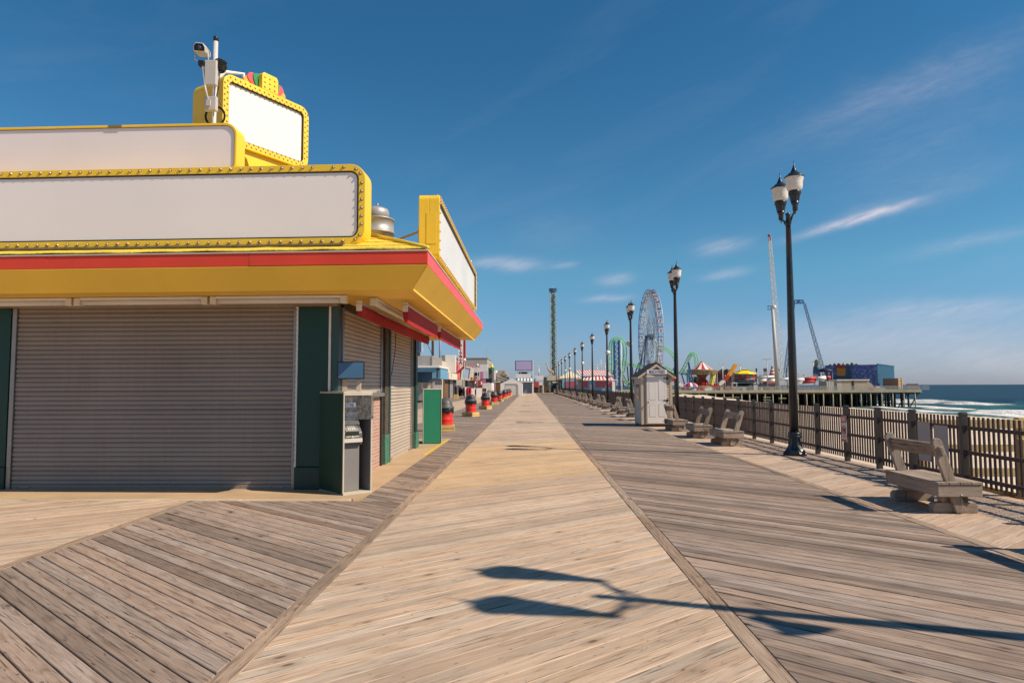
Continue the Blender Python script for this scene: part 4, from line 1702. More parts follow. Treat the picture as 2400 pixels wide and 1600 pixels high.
# ---------------------------------------------------------------- reversible timber benches
BW = wood('grey bench timber, along', (.12, .09, .068, 1), (.31, .245, .195, 1), (.44, .365, .30, 1), 90, contrast=1.1, tone=.2, stain=.15, knots=.7)
BWU = wood('grey bench timber, upright', (.12, .09, .068, 1), (.31, .245, .195, 1), (.44, .365, .30, 1), up=True, contrast=1.1, tone=.2, stain=.15, knots=.7)
BWX = wood('grey bench timber, across', (.14, .105, .08, 1), (.35, .28, .225, 1), (.48, .40, .33, 1), 0, contrast=1.0, tone=.2, stain=.15, knots=.7)


def bench_parts(t):
    L = .64
    for i in range(4):
        x0 = -.282 + i * .142
        mb = MB()
        mb.box(x0, x0 + .136, -L - .01, L + .01, .372, .410)
        mb.build('seat_board', BW, t, bevel=.006)
    for x in (-.275, .240):
        mb = MB()
        mb.box(x, x + .038, -L + .04, L - .04, .225, .370)
        mb.build('apron_board', BW, t, bevel=.006)
    a = math.atan2(-.29, .93)
    for s in (-1, 1):
        y = s * L
        mb = MB()
        mb.box(-.278, .280, min(y, y - s * .036), max(y, y - s * .036), .223, .369)
        mb.build('end_board', BWX, t, bevel=.006)
        yc = s * .475
        mb = MB()
        mb.prism([(-.28, 0), (.28, 0), (.28, .10), (.245, .135), (-.245, .135), (-.28, .10)], yc - .065, yc + .065)
        mb.build('foot', BWX, t, bevel=.008)
        mb = MB()
        mb.box(-.17, .16, yc - .06, yc + .06, .137, .366)
        mb.build('leg', BWX, t, bevel=.008)
        yp = s * .573
        mb = MB()
        out = [(-.066, .0), (-.055, -.012), (.055, -.012), (.066, .0), (.066, .90)]
        for k in range(1, 8):
            q = PI * k / 8
            out.append((.066 * math.cos(q), .90 + .066 * math.sin(q)))
        out.append((-.066, .90))
        c_, s_ = math.cos(a), math.sin(a)
        poly = [(.03 + p[0] * c_ + p[1] * s_, .035 + p[1] * c_ - p[0] * s_) for p in out]
        mb.prism(poly, yp - .029, yp + .029)
        mb.build('back_post', BWU, t, bevel=.008)
        tz = MB()
        Mt = Matrix.Translation((-.205, yp + s * .05, .80)) @ Matrix.Rotation(a, 4, 'Y')
        tz.box(-.024, .024, -.03, .03, -.062, .062, M=Mt)
        tz.build('tenon', BW, t, bevel=.01)
        tz = MB()
        for zz in (.16, .30):
            tz.tube([(.06 - .3 * zz, y + s * .0, zz + .08), (.06 - .3 * zz, y + s * .006, zz + .08)], .014, 8)
        tz.build('bolt', STEEL, t)
    mb = MB()
    Mt = Matrix.Translation((-.208, 0, .805)) @ Matrix.Rotation(a, 4, 'Y')
    mb.box(-.024, .024, -.543, .543, -.088, .088, M=Mt)
    mb.build('back_rail', BW, t, bevel=.008)


bench = thing('bench', 'weathered grey timber bench in the right foreground, facing the sea, before the fence', 'bench', (5.475, 9.57, 0), 0, 'grey timber benches on the boardwalk edge')
bench_parts(bench)
dup(bench, (5.475, 6.35, 0), R(1), 'grey timber bench just beside us whose back shadow falls on the planks')
dup(bench, (5.48, 19.30, 0), PI + R(2), 'grey timber bench facing the boardwalk, closest of the three before the shed')
dup(bench, (5.40, 22.08, 0), PI - R(1), 'grey timber bench facing the boardwalk, middle of the three before the shed')
dup(bench, (5.38, 25.35, 0), R(2), 'grey timber bench facing the sea, touching the shed corner')
yb = 33.0
kb = 0
while yb < 150:
    tf = [0, 0, 0, PI, 0, 0, PI, 0][kb % 8]
    lab = 'grey timber bench %s the shed, %s in the row behind it' % ('beyond', (['first', 'second', 'third', 'fourth', 'fifth', 'sixth', 'seventh', 'eighth', 'ninth', 'tenth', 'eleventh', 'twelfth', 'thirteenth', 'fourteenth', 'fifteenth', 'sixteenth', 'seventeenth', 'eighteenth', 'nineteenth', 'twentieth', 'last but nine', 'last but eight', 'last but seven', 'last but six', 'last but five', 'last but four', 'last but three', 'last but two', 'last but one', 'last', 'final', 'farthest'])[kb])
    dup(bench, (5.42 + random.uniform(-.06, .06), yb, 0), tf + random.uniform(-.04, .04), lab)
    yb += 3.55 + (1.3 if kb % 4 == 3 else 0) + random.uniform(-.15, .15)
    kb += 1

# ---------------------------------------------------------------- picket fence
FX = 6.90
FM = mat('dark bronze fence metal', (.075, .050, .048, 1), .6, var=.10, scale=3, spec=.2)
FM2 = mat('dark grey fence post', (.062, .054, .050, 1), .45, metal=.2, var=.10, scale=3)
fence = thing('picket_fence', 'long dark metal picket fence with square posts between boardwalk and beach', 'fence', (FX, 4.0, 0))
FY0, FY1 = 4.0, 157.0
posts = [5.0, 6.5, 8.0, 9.57, 11.1, 12.55, 13.77, 15.13, 16.66, 18.2]
yq = 19.75
while yq < FY1:
    posts.append(yq)
    yq += 1.535
pm = MB()
pm.box(-.045, .045, -.045, .045, -.1, 1.17)
pm.prism([(-.052, 1.17), (.052, 1.17), (.052, 1.185), (.03, 1.205), (-.03, 1.205), (-.052, 1.185)], -.052, .052)
POST_ME = pm.mesh('post', FM2)
bm_ = MB()
bm_.prism([(-.0, -.03), (-.03, 0), (-.03, .05), (.0, .05)], -.02, .02)
for i, y in enumerate(posts):
    place(POST_ME, 'post', fence, (0, y - FY0, 0), (0, 0, 0))
# rails between posts, each with its bracket ends
for (z) in (.19, .58, .965):
    rc = {}
    for i in range(len(posts) - 1):
        L = round(posts[i + 1] - posts[i] - .094, 3)
        if posts[i] > 80:
            continue
        if L not in rc:
            mb = MB()
            mb.box(-.022, .022, .002, L - .002, -.027, .027)
            mb.box(-.034, .030, .0, .045, -.036, .036)
            mb.box(-.034, .030, L - .045, L, -.036, .036)
            rc[L] = mb.mesh('rail', FM)
        place(rc[L], 'rail', fence, (0, posts[i] + .047 - FY0, z))
    mb = MB()
    mb.box(-.022, .022, 80 - FY0, FY1 - FY0, z - .027, z + .027)
    mb.build('rail', FM, fence)
pk = MB()
pk.box(.024, .044, -.019, .019, .07, 1.14)
PK_ME = pk.mesh('picket', FM)
rest = MB()
cnt = 0
for i in range(len(posts) - 1):
    a, b = posts[i] + .045, posts[i + 1] - .045
    n = max(3, int(round((b - a) / .107)))
    for k in range(n):
        y = a + (b - a) * (k + .5) / n
        if y > 8.3 and cnt < 296:
            place(PK_ME, 'picket', fence, (0, y - FY0, 0), (random.uniform(-.004, .004), 0, 0))
            cnt += 1
        else:
            rest.box(.024, .044, y - FY0 - .019, y - FY0 + .019, .07, 1.14)
o = rest.build('pickets', FM, fence, fix=False)
o['kind'] = 'stuff'

# things fixed to the fence
SIGNG = mat('blank grey sign back', (.34, .32, .33, 1), .5, var=.05, scale=4)
for (y, z0, z1, lab) in ((12.14, .33, 1.0, 'blank grey sheet sign on the fence behind the foreground bench, beside the post'), (11.64, .30, .97, 'blank grey sheet sign on the fence, the one nearer the foreground bench back')):
    t = thing('sheet_sign', lab, 'sign', (FX - .030, y, 0), 0, 'blank sheet signs wired to the fence')
    mb = MB()
    mb.box(-.008, -.004, -.19, .19, z0, z1)
    mb.build('sheet', SIGNG, t)
    mb = MB()
    for zz in (z0 + .03, z1 - .03):
        for yy in (-.16, .16):
            mb.tube([(-.011, yy, zz), (-.004, yy, zz)], .008, 6)
    mb.build('fixing', STEEL, t)
ns = thing('warning_sign', 'small red and white NO sign with a ring symbol on a fence post', 'sign', (FX - .049, 15.13, 0), -PI / 2)
mb = MB()
mb.box(-.12, .12, -.006, 0, .42, .98)
mb.build('plate', mat('white sign enamel', (.66, .60, .58, 1), .4), ns)
mb = MB()
mb.box(-.115, .115, -.010, -.0065, .83, .975)
mb.box(-.115, .115, -.010, -.0065, .425, .465)
REDS = mat('red sign enamel', (.50, .06, .06, 1), .4)
mb.build('red_band', REDS, ns)
lettering('NO', .125, mat('white lettering', (.8, .76, .74, 1), .4), ns, (0, -.0125, .90), (PI / 2, 0, 0), bold=.004)
mb = MB()
mb.tube([(.085 * math.cos(a), -.010, .665 + .085 * math.sin(a)) for a in [2 * PI * k / 24 for k in range(24)]], .009, 5, closed=True)
mb.bar((-.058, -.010, .725), (.058, -.010, .605), .014, .008)
mb.build('ring_symbol', REDS, ns)
mb = MB()
mb.prism([(-.05, .63), (-.05, .66), (-.03, .69), (.02, .69), (.035, .715), (.055, .70), (.045, .675), (.035, .66), (.035, .62), (.02, .62), (.018, .655), (-.03, .655), (-.035, .62), (-.05, .62)], -.009, -.0065)
mb.build('animal_symbol', BLACK, ns)
for (z, w_) in ((.54, .14), (.515, .10)):
    mb = MB()
    mb.box(-w_ / 2, w_ / 2, -.0085, -.0065, z - .006, z + .006)
    mb.build('text_line', REDS, ns)

# ---------------------------------------------------------------- timber ramp and rails on the beach side
YW = wood('yellow pine rail', (.26, .17, .07, 1), (.47, .34, .16, 1), (.58, .44, .25, 1), 0, contrast=.8, tone=.2)
YWU = wood('yellow pine post', (.26, .17, .07, 1), (.47, .34, .16, 1), (.58, .44, .25, 1), up=True, contrast=.8, tone=.2)
rail = thing('beach_stair_rail', 'yellow pine post and plank barrier on the sand behind the fence', 'barrier', (7.3, 13.2, 0))
for x in (.12, 1.95):
    mb = MB()
    mb.box(x, x + .14, .02, .16, -1.2, 1.02)
    mb.build('post', YWU, rail, bevel=.008)
for z0, z1, x1 in ((.82, .985, 2.2), (.38, .52, 2.2), (-.08, .08, 2.2)):
    mb = MB()
    mb.box(.0, x1, -.03, .018, z0, z1)
    mb.build('plank', YW, rail, bevel=.006)
r2 = thing('beach_stair_rail', 'yellow pine post and stringer right behind the fence at the picture edge', 'barrier', (7.25, 10.35, 0))
for y in (-.05,):
    mb = MB()
    mb.box(0, .14, y, y + .14, -1.2, .84)
    mb.build('post', YWU, r2, bevel=.008)
mb = MB()
mb.box(.142, .18, -.6, 1.3, -.22, .0)
mb.build('plank', wood('yellow pine stringer', (.26, .17, .07, 1), (.47, .34, .16, 1), (.58, .44, .25, 1), 90, contrast=.8, tone=.2), r2, bevel=.006)

# ---------------------------------------------------------------- beach pass shed
shed = thing('ticket_shed', 'small beige vinyl-sided shed with white panelled door and dark gable roof', 'shed', (5.13, 28.58, 0))
VIN = mat('beige vinyl siding', (.52, .40, .29, 1), .5, var=.05, scale=2)
TRIM = mat('tan corner trim', (.56, .44, .33, 1), .5, var=.05, scale=3)
DOORW = mat('white door paint', (.82, .75, .68, 1), .4, var=.03, scale=3)
SHING = mat('black roof shingle', (.028, .026, .026, 1), .85, var=.3, scale=20, bump=.01, bscale=40)
hw, hd_ = .63, .86
mb = MB()
mb.box(-hw + .03, hw - .03, -hd_ + .03, hd_ - .03, .08, 2.02)
mb.prism([(-hw + .03, 2.02), (hw - .03, 2.02), (0, 2.44)], -hd_ + .03, hd_ - .03)
mb.build('wall', VIN, shed)
# lapped siding boards on the front, either side of the door, and on the two flanks
sd_m = {}
def lap(L, key):
    if key not in sd_m:
        mb = MB()
        mb.prism([(.0, .0), (-.028, .0), (-.006, .108), (.0, .108)], 0, L, 'x')
        sd_m[key] = mb.mesh('siding_board', VIN)
    return sd_m[key]
for k in range(18):
    z = .10 + k * .107
    place(lap(.13, 'f'), 'siding_board', shed, (-hw + .10, -hd_ + .03, z))
    place(lap(.13, 'f'), 'siding_board', shed, (hw - .225, -hd_ + .03, z))
    place(lap(2 * hd_ - .2, 's'), 'siding_board', shed, (-hw + .03, hd_ - .1, z), (0, 0, -PI / 2))
    place(lap(2 * hd_ - .2, 's'), 'siding_board', shed, (hw - .03, -hd_ + .1, z), (0, 0, PI / 2))
for k in range(3):
    z = 2.06 + k * .107
    L = round(2 * (hw - .12) * (1 - (z - 2.0) / .52), 2)
    mb = MB()
    mb.prism([(.0, .0), (-.024, .0), (-.006, .105), (.0, .105)], -L / 2, L / 2, 'x')
    mb.build('siding_board', VIN, shed, (0, -hd_ + .03, z))
for x0 in (-hw, hw - .10):
    for y0 in (-hd_, hd_ - .10):
        mb = MB()
        mb.box(x0, x0 + .10, y0, y0 + .10, .08, 2.03)
        mb.build('corner_trim', TRIM, shed, bevel=.006)
mb = MB()
mb.box(-hw + .02, hw - .02, -hd_ + .02, hd_ - .02, 0, .078)
mb.build('skid', BLACK, shed)
for s in (-1, 1):
    mb = MB()
    e = Vector((s * .76, 2.00))
    p = Vector((0, 2.535))
    dn = (e - p).normalized()
    nn = Vector((dn.y * -s, dn.x * s))
    if nn.y < 0:
        nn = -nn
    mb.prism([p, e, e + nn * .035, p + Vector((0, .045))], -hd_ - .13, hd_ + .1)
    mb.build('roof', SHING, shed)
    mb = MB()
    mb.prism([p - Vector((0, .012)), e + Vector((0, -.002)), e - Vector((0, .10)), p - Vector((0, .13))], -hd_ - .12, -hd_ - .085)
    mb.build('barge_board', TRIM, shed)
    mb = MB()
    mb.box(s * .66 - .07, s * .66 + .07, -hd_ - .084, hd_ + .09, 1.93, 2.0)
    mb.build('eaves_box', TRIM, shed)
dr = MB()
dr.box(-.395, .395, -hd_ - .035, -hd_ + .02, .13, 2.03)
door = dr.build('door', DOORW, shed, bevel=.006)
for x in (-.19, .19):
    for z0, z1 in ((.40, .88), (1.06, 1.76)):
        mb = MB()
        mb.box(x - .115, x + .115, -hd_ - .040, -hd_ - .034, z0, z1)
        mb.build('door_panel', MATS['white door paint'], door, bevel=.005)
        mb = MB()
        outer = [(x - .125, z0 - .01), (x + .125, z0 - .01), (x + .125, z1 + .01), (x - .125, z1 + .01)]
        inner = [(x - .117, z0 - .002), (x + .117, z0 - .002), (x + .117, z1 + .002), (x - .117, z1 + .002)]
        ring_prism(mb, outer, inner, -hd_ - .0385, -hd_ - .0345)
        mb.build('panel_moulding', mat('door panel groove', (.40, .37, .34, 1), .5), door)
mb = MB()
mb.box(-.43, .43, -hd_ - .028, -hd_ + .01, 2.035, 2.085)
for x in (-.43, .40):
    mb.box(x, x + .03, -hd_ - .028, -hd_ + .01, .1, 2.034)
mb.build('door_frame', TRIM, shed)
for z in (.24, 1.05, 1.93):
    mb = MB()
    mb.box(.27, .47, -hd_ - .047, -hd_ - .041, z - .02, z + .02)
    mb.box(.40, .45, -hd_ - .05, -hd_ - .036, z - .06, z + .06)
    mb.build('hinge', BLACK, shed)
mb = MB()
mb.tube([(-.33, -hd_ - .09, 1.0), (-.33, -hd_ - .03, 1.0)], .02, 8)
mb.tube([(-.33, -hd_ - .08, 1.0), (-.34, -hd_ - .085, .93)], .014, 6)
mb.build('door_handle', mat('brass handle', (.25, .17, .06, 1), .35, metal=.8), shed)
mb = MB()
mb.box(-hw - .012, -hw + .01, -.45, .35, 1.05, 1.75)
wn = mb.build('window', TRIM, shed, bevel=.004)
mb = MB()
mb.box(-hw - .016, -hw - .008, -.40, .30, 1.10, 1.70)
mb.build('pane', mat('dark glass', (.02, .025, .03, 1), .08), wn)
sgn = thing('shed_sign', 'white BEACH PASSES sign in dark blue letters above the shed door', 'sign', (5.13, 28.58 - hd_ - .125, 2.19))
mb = MB()
mb.box(-.40, .40, -.012, .0, -.085, .09)
mb.build('board', mat('white sign board', (.78, .76, .76, 1), .4), sgn)
lettering('BEACH PASSES', .19, mat('dark blue lettering', (.012, .025, .14, 1), .45), sgn, (0, -.0135, 0), (PI / 2, 0, 0), sx=.51, bold=.002)

# ---------------------------------------------------------------- red drum bins on pallets
DRUM = mat('red drum paint', (.66, .030, .018, 1), .35, var=.06, scale=5, coat=.3)
LID = mat('dark grey bin lid', (.075, .072, .07, 1), .5, var=.15, scale=6)
BAG = mat('black bin bag', (.018, .018, .022, 1), .28, var=.2, scale=8)
PAL = wood('yellow pallet timber', (.30, .19, .06, 1), (.56, .38, .14, 1), (.66, .49, .24, 1), 0, contrast=.8, tone=.2)


def bin_parts(t, opened):
    for z in (.0, .115):
        for s in (-1, 1):
            mb = MB()
            mb.box(-.34, .34, s * .33 - .02, s * .33 + .02, z + .006, z + .10)
            mb.build('pallet_board', PAL, t, bevel=.004)
            mb = MB()
            mb.box(s * .33 - .02, s * .33 + .02, -.305, .305, z + .006, z + .10)
            mb.build('pallet_board', PAL, t, bevel=.004)
    mb = MB()
    mb.box(-.33, .33, -.33, .33, .218, .236)
    mb.build('pallet_deck', PAL, t)
    mb = MB()
    r = .285
    mb.lathe([(r, .24), (r + .008, .245), (r, .26), (r, .42), (r + .010, .435), (r, .45), (r, .62), (r + .010, .635), (r, .65), (r, .80), (r + .01, .81)], (0, 0, 0), 28)
    mb.build('drum', DRUM, t)
    mb = MB()
    prof = []
    n = 28
    vs, fs = [], []
    rings = [(r + .012, .66, .020), (r + .03, .72, .018), (r + .035, .80, .012), (r + .02, .84, .008), (r - .03, .845, .0)]
    for rr, z, am in rings:
        for k in range(n):
            a = 2 * PI * k / n
            q = rr + am * math.sin(5 * a + z * 30) + am * .7 * math.sin(11 * a)
            vs.append((q * math.cos(a), q * math.sin(a), z + am * 1.6 * math.sin(7 * a + 1)))
    for i in range(len(rings) - 1):
        for k in range(n):
            fs.append((i * n + k, i * n + (k + 1) % n, (i + 1) * n + (k + 1) % n, (i + 1) * n + k))
    mb.add(vs, fs, 0, True)
    mb.build('bin_bag', BAG, t)
    mb = MB()
    mb.lathe([(r + .045, .835), (r + .05, .86), (r + .03, .90), (r - .005, .92), (r - .02, 1.0), (r - .045, 1.08), (r - .12, 1.17), (r - .2, 1.205), (0, 1.215)], (0, 0, 0), 28)
    lid = mb.build('lid', LID, t)
    mb = MB()
    a0, a1 = opened
    vs, fs = [], []
    for j, (rr, z) in enumerate(((r - .010, .95), (r - .018, 1.01), (r - .038, 1.075), (r - .085, 1.135))):
        for k in range(9):
            a = a0 + (a1 - a0) * k / 8
            vs.append(((rr + .006) * math.cos(a), (rr + .006) * math.sin(a), z))
    for j in range(3):
        for k in range(8):
            fs.append((j * 9 + k, j * 9 + k + 1, (j + 1) * 9 + k + 1, (j + 1) * 9 + k))
    mb.add(vs, fs, 0, True)
    mb.build('opening', BLACK, lid)


bn = thing('drum_bin', 'red drum bin with dark domed lid right behind the bright green cash machine', 'bin', (-3.10, 25.2, 0), R(8), 'red drum bins on timber pallets')
bin_parts(bn, (R(100), R(160)))
labs = ['red drum bin on a pallet, first standing clear in the row', 'red drum bin on a pallet, second standing clear in the row', 'red drum bin on a pallet, third standing clear in the row', 'red drum bin on a pallet, fourth standing clear in the row', 'red drum bin on a pallet, fifth standing clear before the white tent', 'red drum bin on a pallet, sixth standing clear before the white tent', 'red drum bin on a pallet, farthest, touching the white tent edge in view']
for k, (y, rz) in enumerate(((37.2, 150), (48.6, 150), (60.6, 20), (73.6, 70), (86.5, 30), (98.0, 200), (109.0, 250))):
    dup(bn, (-3.15 + random.uniform(-.05, .05), y, 0), R(rz), labs[k])
# ================================================================ shops, booths and rides in the distance
def M_(name, r, g, b, rough=.6, **k):
    return mat(name, rgb(r, g, b), rough, **k)


def flat(r, g, b):
    return rgb(r, g, b)


WALLG = mat('grey corrugated wall', (.34, .31, .29, 1), .6, var=.12, scale=1.5, dirt=.2, streakz=.25)
SHOPB = mat('shop light blue paint', (.13, .30, .44, 1), .5, var=.05)
SHOPG = mat('grey shop shutter', (.26, .24, .235, 1), .5, var=.08)
WHT = mat('white render', (.80, .73, .67, 1), .6, var=.05, scale=.8, dirt=.15)
PINK = mat('faded pink paint', (.62, .20, .27, 1), .6, var=.08)
PINK2 = mat('mauve pink paint', (.55, .22, .36, 1), .6, var=.06)
REDW = mat('red wall paint', (.50, .06, .05, 1), .6, var=.1)
DKRED = mat('dark red steel', (.30, .02, .03, 1), .45, var=.06)
NAVY = mat('navy board', (.02, .022, .06, 1), .5)
DKGREY = mat('dark grey cladding', (.085, .08, .08, 1), .6, var=.1)
TAUPE = mat('taupe render', (.36, .32, .28, 1), .7, var=.06, scale=.4)
BROWN = mat('brown timber boards', (.16, .085, .04, 1), .7, var=.2, scale=4)
DARKIN = mat('dark interior', (.03, .026, .026, 1), .8, var=.3, scale=3)
BEIGE = mat('beige render', (.52, .45, .36, 1), .65, var=.06, scale=.5)
LGREEN = mat('pale green column paint', (.36, .42, .24, 1), .6, var=.06)
TAN = mat('tan sheet wall', (.44, .33, .24, 1), .6, var=.06, scale=.6)
BLUES = mat('ride blue steel', (.030, .10, .24, 1), .45, var=.15)
GRNS = mat('ride green steel', (.14, .50, .11, 1), .45, var=.1)
WSTEEL = mat('ride white steel', (.62, .62, .62, 1), .45, var=.06)
GSTEEL = mat('ride grey steel', (.34, .36, .38, 1), .45, var=.1)


def far_thing(name, label, cat, X, Y, group=None, z=0.0):
    return thing(name, label, cat, (X, Y, z), 0, group)


def fb(t, name, m, *boxes, bevel=0):
    """boxes given in world coordinates as a part of thing t"""
    mb = MB()
    for b in boxes:
        mb.box(*b)
    return mb.build(name, m, t, -t.location, bevel=bevel)


def xw(px, Y):
    return at(px, 900, Y).x


def zw(py, Y, px=1240):
    return at(px, py, Y).z


# ---- blue-fronted shop
SHX = -10.6
s1 = far_thing('shop', 'low shop with light blue fascia, white coping and grey shutters behind the green cash machine', 'shop', -14, 80)
fb(s1, 'wall', WALLG, (-20, SHX - .5, 78.4, 86.5, 0, 5.15))
fb(s1, 'fascia', SHOPB, (-20, SHX, 77.6, 78.3, 2.55, 3.75))
fb(s1, 'fascia', SHOPB, (SHX - .45, SHX + .3, 79.2, 86.5, 2.5, 3.75))
fb(s1, 'corner_gap', BLACK, (SHX - .44, SHX + .02, 77.65, 79.19, 2.6, 3.72))
fb(s1, 'coping', WHITE, (-20, SHX + .4, 77.4, 86.6, 3.76, 3.98))
for k in range(5):
    fb(s1, 'rib', mat('rib grey', (.40, .37, .35, 1), .6), (-18 + k * 1.7, -17.9 + k * 1.7, 78.33, 78.39, 4.0, 5.1))
for k in range(14):
    fb(s1, 'rib', MATS['rib grey'], (SHX - .49, SHX - .43, 78.6 + k * .56, 78.72 + k * .56, 4.0, 5.1))
for x0, x1 in ((-19, -17.2), (-16.9, -15.1), (-14.8, -13.0), (-12.7, -11.1)):
    fb(s1, 'shutter', SHOPG, (x0, x1, 78.30, 78.38, 0, 2.45))
for y0, y1 in ((78.6, 81.0), (81.2, 83.6), (83.8, 86.3)):
    fb(s1, 'shutter', SHOPG, (SHX - .49, SHX - .42, y0, y1, 0, 2.4))
# ---- steel lattice with pipes on its roof
lt = far_thing('roof_lattice', 'tall steel lattice with crossing braces standing on the blue shop', 'steel frame', -14, 84, z=5.15)
for x in (-17.0, -13.6, -11.9):
    mb = MB()
    mb.tube([(x, 84, 5.15), (x, 84, 12.5)], .16, 8)
    mb.build('pillar', mat('rusty pillar', (.16, .10, .07, 1), .6, var=.3) if x > -15 else GSTEEL, lt, -lt.location)
for a, b in (((-17, 84, 5.4), (-13.6, 84, 9.5)), ((-13.6, 84, 5.4), (-17, 84, 9.5)), ((-13.6, 84, 5.4), (-11.9, 84, 9.0)), ((-13.6, 84.2, 9.0), (-11.9, 84, 5.4)), ((-17, 84, 9.5), (-13.6, 84, 12.4)), ((-13.6, 84, 9.5), (-11.9, 84, 12.4)), ((-11.9, 84, 9), (-13.6, 84, 12.4)), ((-17.2, 84, 9.5), (-11.6, 84, 9.4)), ((-15, 83.8, 4.3), (-12.4, 84, 7.6))):
    mb = MB()
    mb.bar(a, b, .07)
    mb.build('brace', GSTEEL, lt, -lt.location)
fl = far_thing('banner', 'blue and white upright banner on the lattice above the blue shop', 'banner', -12.9, 83.2, z=6.3)
fb(fl, 'banner_cloth', mat('blue banner', (.03, .12, .32, 1), .7), (-13.5, -13.2, 83.2, 83.24, 5.8, 7.6))
fb(fl, 'banner_stripe', WHITE, (-13.19, -12.95, 83.2, 83.24, 5.8, 7.5))
dish = far_thing('round_canopy', 'pale round canopy seen under the red awning end', 'canopy', -11.3, 86, z=9.4)
mb = MB()
mb.lathe([(2.2, 0), (2.25, .25), (1.6, .9), (.2, 1.3), (0, 1.32)], (0, 0, 0), 24)
mb.build('canopy', mat('pale canopy', (.66, .58, .42, 1), .6), dish)
mb = MB()
mb.lathe([(.1, -4.2), (.1, 0)], (0, 0, 0), 8)
mb.build('post', GSTEEL, dish)

# ---- sign cabinets and shops further down
bs = far_thing('projecting_sign', 'big white blank box sign projecting over the shops beside the blue fascia', 'sign', -10.6, 91)
fb(bs, 'sign_face', WHT, (-11.2, -9.75, 90.6, 91.1, 3.4, 5.75), bevel=.03)
fb(bs, 'cabinet', SHOPG, (-11.7, -11.21, 90.6, 91.1, 3.4, 5.75))
fb(bs, 'bracket', GSTEEL, (-11.0, -10.8, 91.11, 91.5, 4.0, 5.3))
s2 = far_thing('shop', 'shop with cream fascia board and brown entrance next to the blue shop', 'shop', -13, 93)
fb(s2, 'wall', BEIGE, (-20, -11.2, 87.2, 99, 0, 4.9))
fb(s2, 'fascia', CREAM, (-11.19, -10.4, 88.6, 98.6, 2.55, 3.4))
fb(s2, 'entrance', BROWN, (-11.19, -11.0, 88.6, 92.4, 0, 2.5))
fb(s2, 'dark_opening', DARKIN, (-11.19, -11.05, 92.6, 95.2, 0, 2.5))
fb(s2, 'shutter', SHOPG, (-11.19, -11.05, 95.4, 98.8, 0, 2.5))
hs = far_thing('hanging_sign', 'small blank cream hanging sign above the clothes rack', 'sign', -9.9, 97, z=2.0)
fb(hs, 'board', CREAM, (-10.35, -9.55, 97, 97.1, 1.75, 2.55))
s3 = far_thing('shop', 'shop with a red corner wall and grey shutter behind the clothes rack', 'shop', -13, 106)
fb(s3, 'wall', TAUPE, (-22, -11.3, 99.2, 118, 0, 5.5))
fb(s3, 'red_wall', mat('coral wall paint', (.58, .10, .09, 1), .6, var=.06), (-11.29, -10.5, 99.4, 103.5, 2.7, 5.2))
fb(s3, 'dark_opening', DARKIN, (-11.29, -11.1, 99.5, 103.8, 0, 2.6))
fb(s3, 'shutter', mat('slate shutter', (.10, .10, .115, 1), .5), (-11.29, -11.1, 104.5, 110.5, 0, 3.0))
fb(s3, 'column', WALLG, (-11.29, -10.7, 111.0, 112.4, 0, 3.6))
pz = far_thing('pizza_sign', 'white PIZZA sign in red capitals set upright in a dark red pole frame', 'sign', -10.0, 100, z=4.6)
P0, P1 = at(1073, 856, 100), at(1093, 800, 100)
fb(pz, 'sign_face', WHT, (P0.x + .06, P0.x + .80, 99.9, 100.2, 4.75, 8.9))
fb(pz, 'pole', DKRED, (P0.x + .82, P0.x + 1.12, 99.9, 100.2, 4.4, 9.1))
fb(pz, 'edge', mat('pink edge strip', (.62, .30, .36, 1), .5), (P0.x + 1.121, P0.x + 1.20, 99.95, 100.15, 4.5, 9.1))
mb = MB()
mb.bar((P0.x + .97, 100.05, 4.5), (P0.x - .2, 100.05, 3.45), .30)
mb.bar((P0.x - .1, 100.05, 3.5), (P0.x - 1.2, 100.05, 3.5), .28)
mb.build('elbow', DKRED, pz, -pz.location)
for k, chx in enumerate('PIZZA'):
    lettering(chx, .78, mat('dark red lettering', (.34, .015, .03, 1), .5), pz, Vector((P0.x + .43, 99.89, 7.45 - k * .60)) - pz.location, (PI / 2, 0, 0), sx=.95, bold=.02)
ts = far_thing('tilted_sign', 'tilted white framed sign with pale blue face hung over the shop corner', 'sign', -9.9, 106, z=2.6)
ts.rotation_euler = (0, R(7), R(12))
mb = MB()
ring_prism(mb, [(-.75, 0), (.75, 0), (.75, 2.1), (-.75, 2.1)], [(-.55, .2), (.55, .2), (.55, 1.9), (-.55, 1.9)], 0, .3)
mb.build('frame', CREAM, ts)
mb = MB()
mb.box(-.549, .549, .1, .28, .201, 1.899)
mb.build('sign_face', mat('pale blue face', (.36, .45, .60, 1), .4), ts)
mb = MB()
mb.box(.755, 1.15, .0, .25, .5, 1.9)
mb.build('side_box', CREAM, ts)
mb = MB()
mb.box(-1.05, 1.3, .31, 1.4, .1, 1.6)
mb.build('mounting', mat('wood shingle panel', (.36, .27, .17, 1), .8, var=.3, scale=5), ts)
rk = far_thing('clothes_rack', 'round rail hung with black, white and red garments outside the shops', 'clothes rack', -8.6, 91)
mb = MB()
mb.tube([(.7 * math.cos(a), .7 * math.sin(a), 1.5) for a in [2 * PI * k / 20 for k in range(20)]], .03, 6, closed=True)
mb.tube([(0, 0, 0), (0, 0, 1.9)], .03, 6)
mb.bar((-.7, 0, 1.5), (.7, 0, 1.5), .03)
mb.bar((-.6, 0, .05), (.6, 0, .05), .05)
mb.build('stand', GSTEEL, rk)
cols = [M_('black garment', 25, 22, 24), M_('white garment', 215, 205, 200), M_('red garment', 175, 22, 40), M_('wine garment', 90, 25, 35)]
